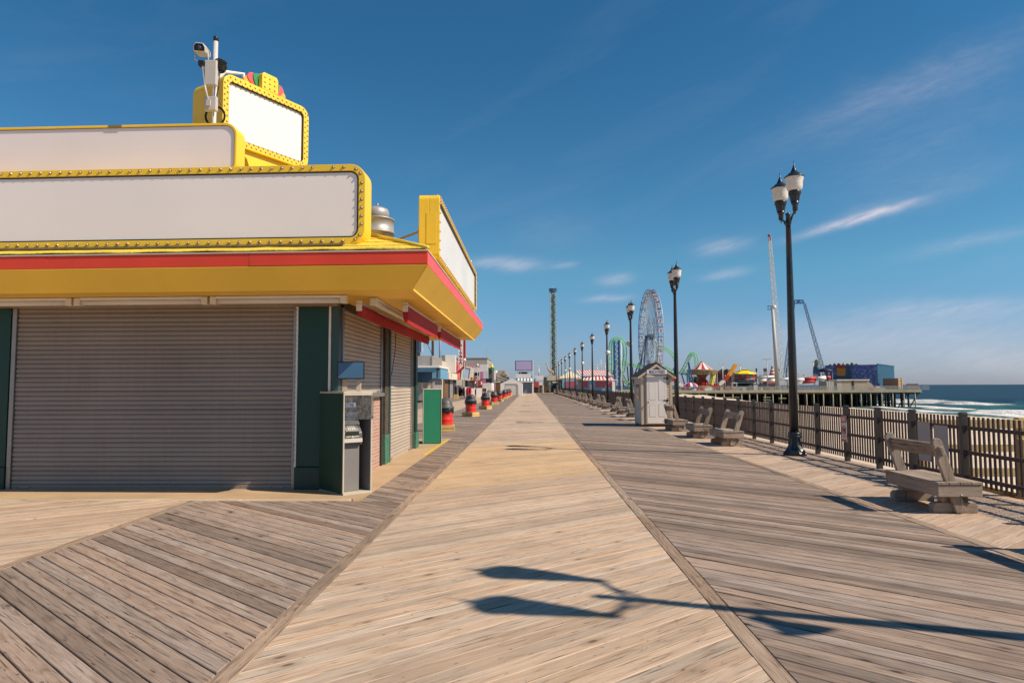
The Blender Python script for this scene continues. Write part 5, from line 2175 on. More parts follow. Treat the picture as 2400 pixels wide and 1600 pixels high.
for k in range(14):
    a = 2 * PI * k / 14
    x, y = .7 * math.cos(a), .7 * math.sin(a)
    mb = MB()
    q = 2 if x > .25 else (k % 2 + (3 if k % 5 == 4 else 0)) % 4
    mb.prism([(-.14, .35), (.14, .35), (.20, 1.1), (.14, 1.42), (.04, 1.48), (-.04, 1.48), (-.14, 1.42), (-.20, 1.1)], -.05, .05)
    Mg = Matrix.Translation((x, y, 0)) @ Matrix.Rotation(a, 4, 'Z')
    mb.v = [tuple(Mg @ Vector(p)) for p in mb.v]
    mb.build('garment', cols[q], rk)
for k, (x, y, lab) in enumerate(((-7.75, 92, 'white blank sandwich board beside the clothes rack'), (-7.55, 103, 'white blank sandwich board past the clothes rack, the farther one'))):
    t = far_thing('sandwich_board', lab, 'board', x, y, 'white boards outside the shops')
    for s in (-1, 1):
        mb = MB()
        mb.prism([(s * .02, 1.35), (s * .06, 1.35), (s * .30, 0), (s * .26, 0)], -.42, .42, 'x')
        mb.build('board', WHT, t)
mn = far_thing('mannequin', 'dark dressed shop mannequin on a timber plinth at the brown entrance', 'mannequin', -9.6, 89.5)
mb = MB()
mb.box(-.28, .28, -.28, .28, 0, .55)
mb.build('plinth', PAL, mn)
mb = MB()
mb.lathe([(.02, .55), (.14, .6), (.17, .95), (.15, 1.1), (.21, 1.35), (.22, 1.5), (.07, 1.6), (.06, 1.66)], (0, 0, 0), 12)
mb.build('torso', M_('navy garment', 30, 32, 48), mn)
mb = MB()
mb.sphere((0, 0, 1.80), .12, 10, 8)
mb.build('head', M_('mannequin head', 150, 120, 105), mn)
# back building and stacked sign boxes
bb = far_thing('building', 'tall taupe flat-roofed building behind the shop row', 'building', -16, 178)
fb(bb, 'wall', TAUPE, (-21.5, xw(1142, 172), 172, 190, 0, zw(840, 172)))
fb(bb, 'parapet', mat('dark coping', (.22, .2, .18, 1), .7), (-21.6, xw(1142, 172) + .1, 171.9, 190.1, zw(840, 172) + .003, zw(840, 172) + .25))
mb = MB()
mb.tube([(xw(1143, 172) - .2, 172.2, zw(840, 172)), (xw(1143, 172) - .2, 172.2, zw(816, 172))], .05, 5)
mb.build('aerial', GSTEEL, bb, -bb.location)
Yb = 128
sb = far_thing('shop', 'shop with white sign boxes, pink panels and a small timber roof', 'shop', -12, 130)
fb(sb, 'wall', DARKIN, (-20, -11.6, 119, 150, 0, 4.5))
fb(sb, 'sign_box', WHT, (xw(1102, Yb), xw(1123, Yb), Yb, Yb + .4, zw(872, Yb), zw(861, Yb)))
fb(sb, 'fascia', NAVY, (xw(1101, Yb), xw(1122, Yb), Yb + .41, Yb + .8, zw(880, Yb), zw(872.2, Yb)))
fb(sb, 'pink_peak', mat('bright pink paint', (.75, .22, .32, 1), .6), (xw(1102, Yb), xw(1112, Yb), Yb + .1, Yb + .4, zw(860.8, Yb), zw(856, Yb)))
mb = MB()
mb.prism([(xw(1102, 126), zw(884, 126)), (xw(1102, 126), zw(875, 126)), (xw(1121, 126), zw(884, 126)), (xw(1121, 126), zw(887, 126))], 124.5, 126)
mb.build('small_roof', mat('terracotta boards', (.36, .15, .08, 1), .8, var=.3, scale=5), sb, -sb.location)
fb(sb, 'red_door', REDW, (xw(1117, 132), xw(1127, 132), 132, 132.3, 0, zw(890, 132)))
fb(sb, 'pillar', WHT, (xw(1120.5, 131.5), xw(1121.8, 131.5), 131.5, 131.7, 0, 1.6))
fb(sb, 'brown_board', BROWN, (xw(1102, 127), xw(1111, 127), 127, 127.2, zw(895, 127), zw(886, 127)))
rr = far_thing('souvenir_stand', 'crowded souvenir stand under the small timber roof', 'stand', xw(1108, 122), 122)
for k in range(9):
    mb = MB()
    x = (k % 3) * .45 - .45
    mb.box(x - .17, x + .17, -.2 + .1 * (k % 2), .2, (k // 3) * .5 + .05, (k // 3) * .5 + .45)
    mb.build('goods', cols[(k * 3 + 1) % 4], rr)
w2 = far_thing('shop', 'white walled shop with pink, mauve and navy panels at the row end', 'shop', -12, 150)
Yc = 150
fb(w2, 'sign_box', WHT, (xw(1124, Yc), xw(1143, Yc), Yc, Yc + .6, zw(870, Yc), zw(853, Yc)))
fb(w2, 'sign_box', mat('pale grey board', (.60, .60, .62, 1), .5), (xw(1133, Yc), xw(1144, Yc), Yc, Yc + .6, zw(886, Yc), zw(870.3, Yc)))
fb(w2, 'mauve_panel', PINK2, (xw(1122, Yc), xw(1132.7, Yc), Yc - .3, Yc + .6, zw(887, Yc), zw(870.3, Yc)))
fb(w2, 'pink_panel', PINK, (xw(1126, Yc), xw(1138.5, Yc), Yc + .1, Yc + .7, zw(897, Yc), zw(887.2, Yc)))
fb(w2, 'navy_panel', NAVY, (xw(1138.7, Yc), xw(1152.5, Yc), Yc + .1, Yc + .7, zw(896, Yc), zw(886.4, Yc)))
fb(w2, 'white_wall', WHT, (xw(1127, Yc), xw(1152.3, Yc), Yc + .1, Yc + 9, 0, zw(897.3, Yc)))
fb(w2, 'grey_tower', DKGREY, (xw(1144.2, Yc), xw(1153, Yc), Yc + .75, Yc + 9, zw(896, Yc), zw(861, Yc)))
hb = far_thing('planter', 'long planter of green shrubs before the white shop wall', 'planter', xw(1144, 146), 146)
mb = MB()
mb.box(-1.0, 1.0, -.3, .3, 0, .35)
mb.build('trough', WHT, hb)
mb = MB()
for k in range(420):
    x, y, z = random.uniform(-1.05, 1.05), random.uniform(-.35, .35), .3 + abs(random.gauss(0, .22))
    a, b = random.uniform(0, 6.28), random.uniform(-.6, .6)
    d = Vector((math.cos(a), math.sin(a), b)) * .09
    e = Vector((-math.sin(a), math.cos(a), .3)) * .05
    c = Vector((x, y, z))
    mb.sheet([c - d, c + e, c + d, c - e])
o = mb.build('foliage', M_('planter leaves', 40, 110, 62), hb, fix=False)
cl_ = far_thing('roof_ornament', 'yellow cone and green bulb shaped ornament on top of the grey tower', 'ornament', xw(1153, 150), 150.6, z=zw(870, 150))
mb = MB()
mb.lathe([(.0, .0), (.18, .2), (.30, .7), (.22, 1.1), (.1, 1.25)], (0, 0, -.2), 12)
mb.build('green_bulb', M_('ornament green', 40, 140, 70), cl_)
mb = MB()
mb.lathe([(.42, 0), (.40, .05), (.2, .55), (0, .95)], (-.05, 0, .95), 12)
mb.build('yellow_cone', M_('ornament yellow', 225, 205, 30), cl_)
mb = MB()
mb.sphere((.38, 0, .75), .1)
mb.sphere((.52, 0, .40), .1)
mb.sphere((-.48, 0, 1.6), .12)
mb.build('dark_ball', BLACK, cl_)
pv = far_thing('pavilion', 'pale pavilion with gabled shingle roof and open balcony beyond the shops', 'building', -9, 185)
Yp = 185
fb(pv, 'wall', WHT, (xw(1152, Yp), xw(1163, Yp), Yp, Yp + 8, 0, zw(867, Yp)))
fb(pv, 'lower_wall', DKGREY, (xw(1164, Yp), xw(1192, Yp), Yp + .5, Yp + 8, 0, zw(882, Yp)))
mb = MB()
mb.prism([(xw(1162, Yp), zw(879, Yp)), (xw(1168, Yp), zw(868, Yp)), (xw(1182, Yp), zw(868, Yp)), (xw(1192, Yp), zw(882, Yp)), (xw(1190, Yp), zw(884, Yp))], Yp, Yp + 7)
mb.build('roof', mat('brown shingle roof', (.36, .30, .24, 1), .8, var=.15), pv, -pv.location)
mb = MB()
mb.prism([(xw(1178, Yp), zw(878, Yp)), (xw(1183, Yp), zw(868, Yp)), (xw(1189, Yp), zw(878, Yp))], Yp - .6, Yp - .02)
mb.build('dormer', mat('tan shingle', (.40, .32, .2, 1), .8), pv, -pv.location)
mb = MB()
mb.prism([(xw(1165, Yp), zw(880, Yp)), (xw(1189, Yp), zw(887.5, Yp)), (xw(1189, Yp), zw(889, Yp)), (xw(1165, Yp), zw(881.5, Yp))], Yp - 1.6, Yp - .7)
mb.build('eaves', WHITE, pv, -pv.location)
for k in range(8):
    x = xw(1166 + k * 2.2, Yp)
    fb(pv, 'balcony_post', WHT, (x, x + .09, Yp - .3, Yp - .2, zw(893, Yp), zw(883 + k * .8, Yp)))
fb(pv, 'stall', BROWN, (xw(1161, 170), xw(1172.5, 170), 170, 171, 0, zw(896, 170)))
fb(pv, 'stall_sign', CREAM, (xw(1161, 170), xw(1172.5, 170), 169.9, 171.1, zw(896, 170) + .01, zw(893.5, 170)))
fb(pv, 'shop_front', PINK2, (xw(1153, 168), xw(1160, 168), 168, 168.5, 0, zw(899, 168)))

# ---- white tent shed on the deck
tn = far_thing('white_tent', 'white gabled storage tent with recessed arch standing on the boardwalk', 'tent', -3.3, 122)
Xa, Xb = xw(1173, 122), xw(1224.5, 122)
mx = (Xa + Xb) / 2
TW = mat('white tent sheet', (.84, .77, .71, 1), .55, var=.04, scale=.5)
mb = MB()
hz, ez = zw(886.5, 122), zw(898.5, 122)
mb.prism([(Xa, 0), (Xb, 0), (Xb, ez), (mx, hz), (Xa, ez)], 122, 127)
mb.build('shell', TW, tn, -tn.location)
mb = MB()
x0, x1, zt2 = xw(1184, 122), xw(1214.5, 122), zw(898.5, 122)
oc = [(x0, zt2 - .0), (x0, zt2 - .35), (x1 - .65, zt2 - .35), (x1 - .4, zt2 - .6), (x1 - .4, .02), (x1, .02), (x1, zt2 - .3), (x1 - .3, zt2)]
mb.prism(oc, 121.96, 121.995)
mb.build('arch_border', mat('grey arch border', (.36, .34, .33, 1), .6), tn, -tn.location)
for k in range(4):
    fb(tn, 'door_panel', mat('tent door sheet', (.70, .64, .58, 1), .5), (x0, x1 - .42, 121.965, 121.995, .03 + k * .45, .46 + k * .45))

# ---- screen booth at the end of the deck
Ys = 150
sc = far_thing('booth', 'white booth with blue and white striped awning carrying a big blank lilac screen', 'booth', -1.0, 152)
fb(sc, 'wall', WHT, (xw(1208.5, Ys), xw(1245, Ys), Ys, Ys + 4, zw(885.5, Ys), zw(876, Ys)))
fb(sc, 'lower_wall', WHT, (xw(1208.5, Ys), xw(1250, Ys), Ys + .6, Ys + 4, 0, zw(886, Ys)))
fb(sc, 'shutter', mat('steel blue shutter', (.20, .26, .31, 1), .4), (xw(1226, Ys), xw(1247, Ys), Ys + .5, Ys + .59, 0, zw(896, Ys)))
fb(sc, 'canopy_edge', WHITE, (xw(1217, Ys), xw(1251, Ys), Ys - .8, Ys + .58, zw(895.5, Ys), zw(893, Ys)))
for k in range(10):
    a, b = xw(1210 + k * 3.7, Ys), xw(1213.7 + k * 3.7, Ys)
    mb = MB()
    mb.prism([(Ys - .02, zw(886, Ys)), (Ys - .8, zw(892, Ys)), (Ys - .8, zw(892.8, Ys)), (Ys - .02, zw(886.8, Ys))], a + .003, b - .003, 'x')
    mb.build('awning_stripe', mat('awning blue', (.05, .16, .30, 1), .7) if k % 2 == 0 else WHT, sc, -sc.location)
fb(sc, 'screen_frame', mat('navy screen frame', (.05, .05, .16, 1), .5), (xw(1207.5, Ys), xw(1248, Ys), Ys, Ys + .5, zw(868, Ys), zw(845, Ys)))
fb(sc, 'screen_face', mat('lilac screen', (.46, .38, .60, 1), .5, var=.02), (xw(1209.3, Ys), xw(1246.3, Ys), Ys - .03, Ys - .002, zw(866.8, Ys), zw(846.2, Ys)))
fb(sc, 'pillar', WHT, (xw(1247.5, Ys) + .1, xw(1249.8, Ys) + .1, Ys + .1, Ys + .4, 0, zw(844.5, Ys)))
fb(sc, 'equipment', DKGREY, (xw(1216, Ys), xw(1236, Ys), Ys + .6, Ys + 1.5, zw(875.8, Ys), zw(871, Ys)))
for xx in (1212, 1220, 1236, 1243):
    mb = MB()
    mb.bar((xw(xx, Ys), Ys + .3, zw(876, Ys)), (xw(xx + 3, Ys), Ys + .3, zw(868.2, Ys)), .12)
    mb.build('strut', WHT, sc, -sc.location)
fb(sc, 'side_post', WHT, (xw(1247.2, Ys), xw(1250, Ys), Ys - .7, Ys - .4, 0, zw(896, Ys)))
cb = far_thing('booth', 'red snack booth with a white roof board beside the screen booth', 'booth', xw(1264, 160), 160)
fb(cb, 'wall', REDW, (xw(1251, 160), xw(1263, 160), 160, 163, 1.3, zw(894, 160)))
fb(cb, 'dark_opening', DARKIN, (xw(1251, 160), xw(1263, 160), 160.1, 163, 0, 1.29))
fb(cb, 'roof_sign', WHT, (xw(1254, 162), xw(1274, 162), 162, 162.5, zw(890, 162), zw(880, 162)))
fb(cb, 'pale_front', WHT, (xw(1263.2, 160), xw(1274, 160), 160, 160.4, zw(902, 160), zw(896, 160)))
fb(cb, 'gate', mat('brown gate', (.20, .13, .10, 1), .7), (xw(1263.5, 160.5), xw(1272, 160.5), 160.5, 160.6, 0, zw(903, 160)))
fb(cb, 'side_pillar', WHT, (xw(1272.5, 160), xw(1274.2, 160), 160, 160.3, 0, zw(897, 160)))
mb = MB()
pp_ = [(xw(1248, 159) + .35 * math.sin(k * .9), 159, zw(893 - k * 2.2, 159)) for k in range(8)]
mb.tube(pp_, [.55, .5, .6, .45, .5, .4, .35, .25], 8)
mb.build('blue_figure', mat('sea blue ornament', (.03, .22, .36, 1), .5), cb, -cb.location)
ar = far_thing('arcade', 'beige arcade entrance with pale green column and dark gates', 'building', xw(1295, 168), 168)
Yv = 166
fb(ar, 'fascia', BEIGE, (xw(1282, Yv), xw(1309, Yv), Yv, Yv + 1.2, zw(890.5, Yv), zw(879.5, Yv)))
fb(ar, 'soffit', mat('lime soffit', (.46, .50, .22, 1), .6), (xw(1281, Yv), xw(1300, Yv), Yv - .1, Yv + 1.2, zw(891.4, Yv), zw(890.7, Yv)))
fb(ar, 'column', LGREEN, (xw(1286, Yv), xw(1291.5, Yv), Yv + .1, Yv + .7, 0, zw(891.5, Yv)))
fb(ar, 'wall', DKGREY, (xw(1274.5, Yv + 4), xw(1330, Yv + 4), Yv + 4, Yv + 8, 0, zw(883, Yv)))
fb(ar, 'gate', BROWN, (xw(1275, Yv + 3), xw(1286, Yv + 3), Yv + 3, Yv + 3.1, 0, zw(905, Yv)))
fb(ar, 'awning', mat('pale striped awning', (.66, .60, .46, 1), .7), (xw(1295, Yv), xw(1312, Yv), Yv - .6, Yv, zw(897, Yv), zw(894, Yv)))
fb(ar, 'kiosk', mat('pale green kiosk', (.30, .44, .30, 1), .6), (xw(1304, Yv), xw(1311, Yv), Yv - .3, Yv, .3, zw(901, Yv)))
gi = far_thing('giraffe_statue', 'tan giraffe statue standing on the arcade roof', 'statue', xw(1290, 167), 167.2, z=zw(879.5, Yv))
mb = MB()
mb.tube([(.85, 0, .75), (.35, 0, .95), (-.15, 0, 1.05), (-.45, 0, 1.45), (-.72, 0, 2.25), (-.86, 0, 2.85)], [.16, .30, .28, .18, .11, .09], 10)
mb.tube([(-.80, 0, 2.80), (-.95, 0, 2.86), (-1.15, 0, 2.78)], [.10, .11, .05], 8)
for x, y in ((-.1, -.14), (-.05, .14), (.65, -.14), (.7, .14)):
    mb.tube([(x, y, .95), (x + .02, y, .45), (x, y, 0)], [.10, .065, .055], 7)
mb.build('body', mat('giraffe paint', (.50, .27, .14, 1), .6, var=.45, scale=3), gi)
mb = MB()
mb.tube([(.88, 0, .85), (1.0, 0, .45)], .03, 5)
for y in (-.04, .04):
    mb.tube([(-.84, y, 2.88), (-.84, y, 3.02)], .02, 5)
mb.build('horns_and_tail', BROWN, gi)

# ---- roofed shelter
gz = far_thing('shelter', 'open timber shelter with a cream pyramid roof beside the lamp row', 'shelter', 7.6, 128)
Yg = 128
zc, ze = zw(870, Yg), zw(886, Yg)
gx0, gx1 = xw(1309, Yg), xw(1366, Yg)
gm = (gx0 + gx1) / 2
mb = MB()
c4 = [(gx0, Yg, ze), (gx1, Yg, ze), (gx1, Yg + 4.6, ze), (gx0, Yg + 4.6, ze)]
apx = (gm, Yg + 2.3, zc + .1)
for i in range(4):
    mb.sheet([c4[i], c4[(i + 1) % 4], apx])
mb.sheet([c4[3], c4[2], c4[1], c4[0]])
mb.build('roof', mat('cream metal roof', (.66, .58, .42, 1), .5, var=.05), gz, -gz.location)
for k in range(-4, 5):
    x = gm + k * .5
    kk = 1 - abs(k * .5) / ((gx1 - gx0) / 2)
    mb = MB()
    mb.bar((x, Yg - .01, ze + .04), (gm + k * .5 * .999, Yg - .01 + 2.3 * kk, ze + (zc + .1 - ze) * kk + .04), .06)
    mb.build('roof_rib', mat('roof rib', (.50, .43, .31, 1), .5), gz, -gz.location)
for x in (gx0 + .35, gx1 - .35):
    for y in (Yg + .3, Yg + 4.2):
        fb(gz, 'post', mat('dark brown post', (.10, .075, .055, 1), .7), (x - .12, x + .12, y - .12, y + .12, 0, ze - .01))
fb(gz, 'fascia', mat('tan fascia', (.36, .29, .2, 1), .6), (gx0 + .02, gx1 - .02, Yg + .02, Yg + 4.58, ze - .3, ze - .005))

# ---- candy-striped hall
Yh = 165
hl = far_thing('striped_hall', 'blue and pink hall with red and white striped roofs behind the lamp posts', 'building', 16, 168)
BLH = mat('hall blue paint', (.16, .40, .56, 1), .6, var=.05)
PKH = mat('hall pink board', (.40, .085, .12, 1), .6, var=.05)
STR = mat('red roof stripe', (.46, .035, .03, 1), .55, var=.06)
STW = mat('white roof stripe', (.74, .68, .64, 1), .55, var=.04)
hx0, hx1 = xw(1318, Yh), xw(1436, Yh)
fb(hl, 'wall', BLH, (hx0, hx1, Yh, Yh + 12, -1, zw(882, Yh)))
for a, b in ((1325, 1352), (1357, 1378), (1396, 1434)):
    fb(hl, 'pink_board', PKH, (xw(a, Yh), xw(b, Yh), Yh - .12, Yh - .003, zw(908, Yh), zw(893.5, Yh)))
fb(hl, 'doorway', CREAM, (xw(1382, Yh), xw(1390, Yh), Yh - .1, Yh - .003, -.5, zw(901, Yh)))
fb(hl, 'corner_post', STW, (xw(1434, Yh), xw(1441, Yh), Yh - .5, Yh - .1, -1, zw(894, Yh)))
n = 13
for k in range(n * 2):
    a, b = 1360 + k * (1436 - 1360) / (2 * n), 1360 + (k + 1) * (1436 - 1360) / (2 * n)
    mb = MB()
    ya, yb_ = Yh - .3, Yh + 4
    p = [(xw(a, ya), ya, zw(879, ya)), (xw(b, ya), ya, zw(879, ya)), (xw(b - 7, ya), yb_, zw(867, ya)), (xw(a - 7, ya), yb_, zw(867, ya))]
    mb.sheet(p)
    mb.sheet([(q[0], q[1], q[2] - .08) for q in reversed(p)])
    mb.build('roof_stripe', STR if k % 2 else STW, hl, -hl.location)
fb(hl, 'eaves', STW, (xw(1360, Yh), xw(1437, Yh), Yh - .5, Yh - .31, zw(880.4, Yh), zw(879, Yh)))
n = 9
for k in range(n * 2):
    a, b = 1362 + k * (1442 - 1362) / (2 * n), 1362 + (k + 1) * (1442 - 1362) / (2 * n)
    cen = 1 - abs((a + b) / 2 - 1402) / 46
    mb = MB()
    p = [(xw(a, Yh), Yh - 1.8, zw(891, Yh)), (xw(b, Yh), Yh - 1.8, zw(891, Yh)), (xw(1402 + (b - 1402) * .8, Yh), Yh - .13, zw(885.5 - 5 * max(0, cen), Yh)), (xw(1402 + (a - 1402) * .8, Yh), Yh - .13, zw(885.5 - 5 * max(0, cen), Yh))]
    mb.sheet(p)
    mb.sheet([(q[0], q[1], q[2] - .06) for q in reversed(p)])
    mb.build('awning_stripe', STR if k % 2 else STW, hl, -hl.location)
fb(hl, 'awning_edge', STW, (xw(1360, Yh), xw(1446, Yh), Yh - 1.95, Yh - 1.81, zw(892, Yh), zw(890.8, Yh)))


# ---- lighting masts and flagpoles
def light_mast(px, ytop, ybot, Y, label, heads=2):
    t = far_thing('floodlight_mast', label, 'light mast', xw(px, Y), Y, 'white floodlight masts on the pier')
    zt_ = zw(ytop, Y, px)
    zb_ = zw(ybot, Y, px)
    mb = MB()
    mb.tube([(0, 0, zb_), (0, 0, zt_)], [.16, .11], 8)
    mb.build('mast', WHITE, t)
    for k in range(heads):
        s = (k - (heads - 1) / 2) * 1.1
        mb = MB()
        mb.bar((0, 0, zt_ - .1), (s * .6, 0, zt_), .08)
        mb.box(s - .32, s + .32, -.3, .3, zt_ - .02, zt_ + .26)
        mb.build('floodlight', WHITE, t)


for a in ((1263, 860, 890, 168, 'white mushroom lamp above the red snack booth', 1), (1365, 852, 870, 185, 'white pole with speakers left end of the striped hall', 1), (1400, 857, 870, 185, 'white lamp pole with a wide cap above the striped roof', 1), (1419, 853, 870, 185, 'white lamp pole with a ball cap right of the flagpole', 1), (1382, 862, 872, 185, 'short white lamp pole above the striped roof middle', 1),
          (1694.5, 853, 905, 215, 'white twin floodlight mast right of the swing carousel', 2), (1736, 856, 900, 225, 'white single floodlight mast behind the yellow tent ride', 1), (1799, 842, 908, 205, 'white twin floodlight mast between yellow tent and lattice tower', 3), (1908, 848, 890, 225, 'white floodlight mast beside the yellow-capped ride tower', 1)):
    light_mast(*a)
for px, y0, y1, Y, lab in ((1457, 799, 918, 140, 'tall white flagpole before the green coaster'), (1409, 843, 868, 185, 'thin white flagpole above the striped roof')):
    t = far_thing('flagpole', lab, 'flagpole', xw(px, Y), Y)
    mb = MB()
    mb.tube([(0, 0, zw(y1, Y, px)), (0, 0, zw(y0, Y, px))], [.11, .07], 8)
    mb.sphere((0, 0, zw(y0, Y, px)), .12)
    mb.build('pole', WHITE, t)


def lattice(t, p0, p1, w0, w1, bays, m, name='lattice', bar_=.14, diag=.08, sides=4, rot=0.0):
    """square braced mast from p0 to p1"""
    p0, p1 = Vector(p0), Vector(p1)
    mb = MB()
    d = (p1 - p0).normalized()
    a = Vector((math.cos(rot), math.sin(rot), 0))
    s = d.cross(a)
    if s.length < .1:
        a = Vector((0, 1, 0))
        s = d.cross(a)
    s.normalize()
    u = s.cross(d).normalized()
    lv = []
    for i in range(bays + 1):
        k = i / bays
        w_ = (w0 + (w1 - w0) * k) / 2
        c = p0.lerp(p1, k)
        lv.append([c + s * (x * w_) + u * (y * w_) for x, y in ((-1, -1), (1, -1), (1, 1), (-1, 1))])
    for j in range(4):
        mb.bar(lv[0][j], lv[-1][j], bar_)
    for i in range(bays):
        for j in range(4):
            if (i + j) % 2:
                mb.bar(lv[i][j], lv[i + 1][(j + 1) % 4], diag)
            else:
                mb.bar(lv[i][(j + 1) % 4], lv[i + 1][j], diag)
            mb.bar(lv[i][j], lv[i][(j + 1) % 4], diag)
    return mb.build(name, m, t, -t.location)


# ---- observation tower
Yo = 250
ot = far_thing('observation_tower', 'slender white lattice observation tower with dark blue cabin on top', 'tower', xw(1297, Yo), Yo)
ox = xw(1297.5, Yo)
lattice(ot, (ox, Yo, -1), (ox, Yo, zw(686, Yo)), 2.15, 2.05, 26, mat('tower pale steel', (.40, .46, .42, 1), .5), 'tower_frame', .24, .12)
fb(ot, 'shaft', mat('tower green shaft', (.03, .09, .085, 1), .5, var=.5, scale=.4), (ox - .62, ox + .62, Yo - .6, Yo + .6, -1, zw(690, Yo)))
mb = MB()
z0, z1 = zw(687, Yo), zw(677, Yo)
mb.lathe([(1.2, 0), (1.55, z1 - z0 - .2), (1.65, z1 - z0), (0, z1 - z0 + .1)], (ox, Yo, z0), 8, smooth=False)
mb.build('cabin', mat('cabin navy', (.04, .10, .20, 1), .4), ot, -ot.location)
mb = MB()
mb.tube([(ox, Yo, z1), (ox, Yo, zw(670.5, Yo))], .08, 5)
mb.build('aerial', WHITE, ot, -ot.location)

# ---- green and blue roller coaster
Yr = 190
rc_ = far_thing('roller_coaster', 'bright green roller coaster track with loops on blue steel supports', 'roller coaster', xw(1446, Yr), Yr)


def P(px, py, Y=Yr):
    return at(px, py, Y)


def track(pts, name='track'):
    """two rails, a spine tube and ties along a smooth line"""
    dense = []
    n = len(pts)
    for i in range(n - 1):
        p0, p1, p2, p3 = pts[max(0, i - 1)], pts[i], pts[i + 1], pts[min(n - 1, i + 2)]
        for k in range(6):
            u = k / 6
            dense.append(.5 * ((2 * p1) + (p2 - p0) * u + (2 * p0 - 5 * p1 + 4 * p2 - p3) * u * u + (3 * p1 - p0 - 3 * p2 + p3) * u ** 3))
    dense.append(pts[-1])
    dense = [Vector(q) for q in dense]
    off = Vector((0, .75, 0))
    mb = MB()
    mb.tube([q - off for q in dense], .08, 6)
    mb.tube([q + off for q in dense], .08, 6)
    c = sum(dense, Vector()) / len(dense)
    sp = []
    for i, q in enumerate(dense):
        d = (dense[min(i + 1, len(dense) - 1)] - dense[max(i - 1, 0)]).normalized()
        nrm = d.cross(Vector((0, 1, 0)))
        if nrm.dot(q - c) < 0:
            nrm = -nrm
        sp.append(q + nrm * .75)
    mb.tube(sp, .12, 6)
    for q, s in zip(dense[::2], sp[::2]):
        mb.bar(q - off, s, .09)
        mb.bar(q + off, s, .09)
    return mb.build(name, GRNS, rc_, -rc_.location)


track([P(1436, 912), P(1434, 880), P(1434, 840), P(1434, 812), P(1438, 800), P(1446, 796.5), P(1455, 799), P(1461, 810), P(1462, 830), P(1460, 850), P(1458, 868), P(1464, 885), P(1474, 896), P(1482, 902)])
track([P(1440, 853, 194), P(1456, 853, 194), P(1470, 855, 194), P(1484, 858, 195), P(1500, 862, 196)])
track([P(1535, 815, 205), P(1552, 817, 205), P(1566, 824, 205), P(1577, 836, 205), P(1582, 852, 205), P(1582, 868, 205), P(1578, 882, 205), P(1570, 890, 205)])
track([P(1560, 858, 208), P(1575, 866, 208), P(1590, 872, 208)])
track([P(1596, 878, 208), P(1604, 866, 208), P(1614, 846, 208), P(1620, 834, 208), P(1624.5, 831, 208), P(1628, 836, 208), P(1630, 850, 208), P(1630, 872, 208)])
track([P(1600, 872, 212), P(1608, 880, 212), P(1618, 890, 212), P(1622, 900, 212)])
bx0, bx1 = P(1440.5, 796), P(1451.5, 796)
for dy in (0, 2.2):
    mb = MB()
    for x in (bx0.x, bx1.x):
        mb.bar((x, Yr + dy, -2), (x, Yr + dy, bx0.z), .30)
    for k in range(10):
        z = 1 + k * (bx0.z - 1) / 9.5
        mb.bar((bx0.x, Yr + dy, z), (bx1.x, Yr + dy, z), .14)
        mb.bar((bx0.x, Yr + dy, z), (bx1.x, Yr + dy, z + (bx0.z - 1) / 9.5), .10) if k < 9 else None
    mb.build('support_tower', BLUES, rc_, -rc_.location)
for a, b in (((1452, 860), (1462, 905)), ((1440, 860), (1430, 905)), ((1470, 858), (1474, 905)), ((1478, 900), (1498, 850)), ((1492, 905), (1504, 840)), ((1482, 860), (1486, 905)), ((1562, 905), (1552, 850)), ((1578, 862), (1590, 905)), ((1614, 848), (1616, 905)), ((1614, 850), (1626, 905)), ((1597, 875), (1606, 905)), ((1597, 876), (1611, 876)), ((1611, 876), (1611, 905))):
    mb = MB()
    mb.bar(P(*a, 200), P(*b, 200), .34)
    mb.build('support', BLUES, rc_, -rc_.location)

# ---- ferris wheel
Yf = 200
hub = at(1524, 790, Yf)
Rf = 111 / 1600 * Yf
fw = far_thing('ferris_wheel', 'tall white and blue ferris wheel seen nearly edge on, with red and white gondolas', 'ferris wheel', hub.x, Yf)
TH = R(92.0)                                   # plane of the wheel in plan, measured from the x axis
WX = Vector((math.cos(TH), math.sin(TH), 0))
WN = Vector((-math.sin(TH), math.cos(TH), 0))
hl_ = Vector((0, 0, hub.z))
half = .74


def wp(r, a, s):
    return hl_ + WX * (r * math.cos(a)) + Vector((0, 0, r * math.sin(a))) + WN * s


PALEB = mat('wheel pale blue steel', (.33, .42, .52, 1), .45, var=.1)
DBLUE = mat('wheel dark blue steel', (.05, .10, .19, 1), .45, var=.1)
NG = 30
for s, m in ((-half, PALEB), (half, DBLUE)):
    mb = MB()
    mb.tube([wp(Rf, 2 * PI * k / 60, s) for k in range(60)], .10, 5, closed=True)
    mb.tube([wp(Rf * .86, 2 * PI * k / 60, s * .95) for k in range(60)], .045, 4, closed=True)
    mb.tube([wp(Rf * .30, 2 * PI * k / 30, s * .7) for k in range(30)], .07, 4, closed=True)
    mb.build('rim', m, fw)
mb = MB()
for k in range(NG):
    a = 2 * PI * k / NG
    mb.bar(wp(Rf * .86, a, -half), wp(Rf * .86, a, half), .07)
    for s in (-half, half):
        mb.bar(wp(Rf, a, s), wp(Rf * .86, a, s), .08)
        mb.bar(wp(Rf, a, s), wp(Rf * .86, a + 2 * PI / NG, s), .05)
o = mb.build('rim_bracing', PALEB, fw)
o['kind'] = 'stuff'
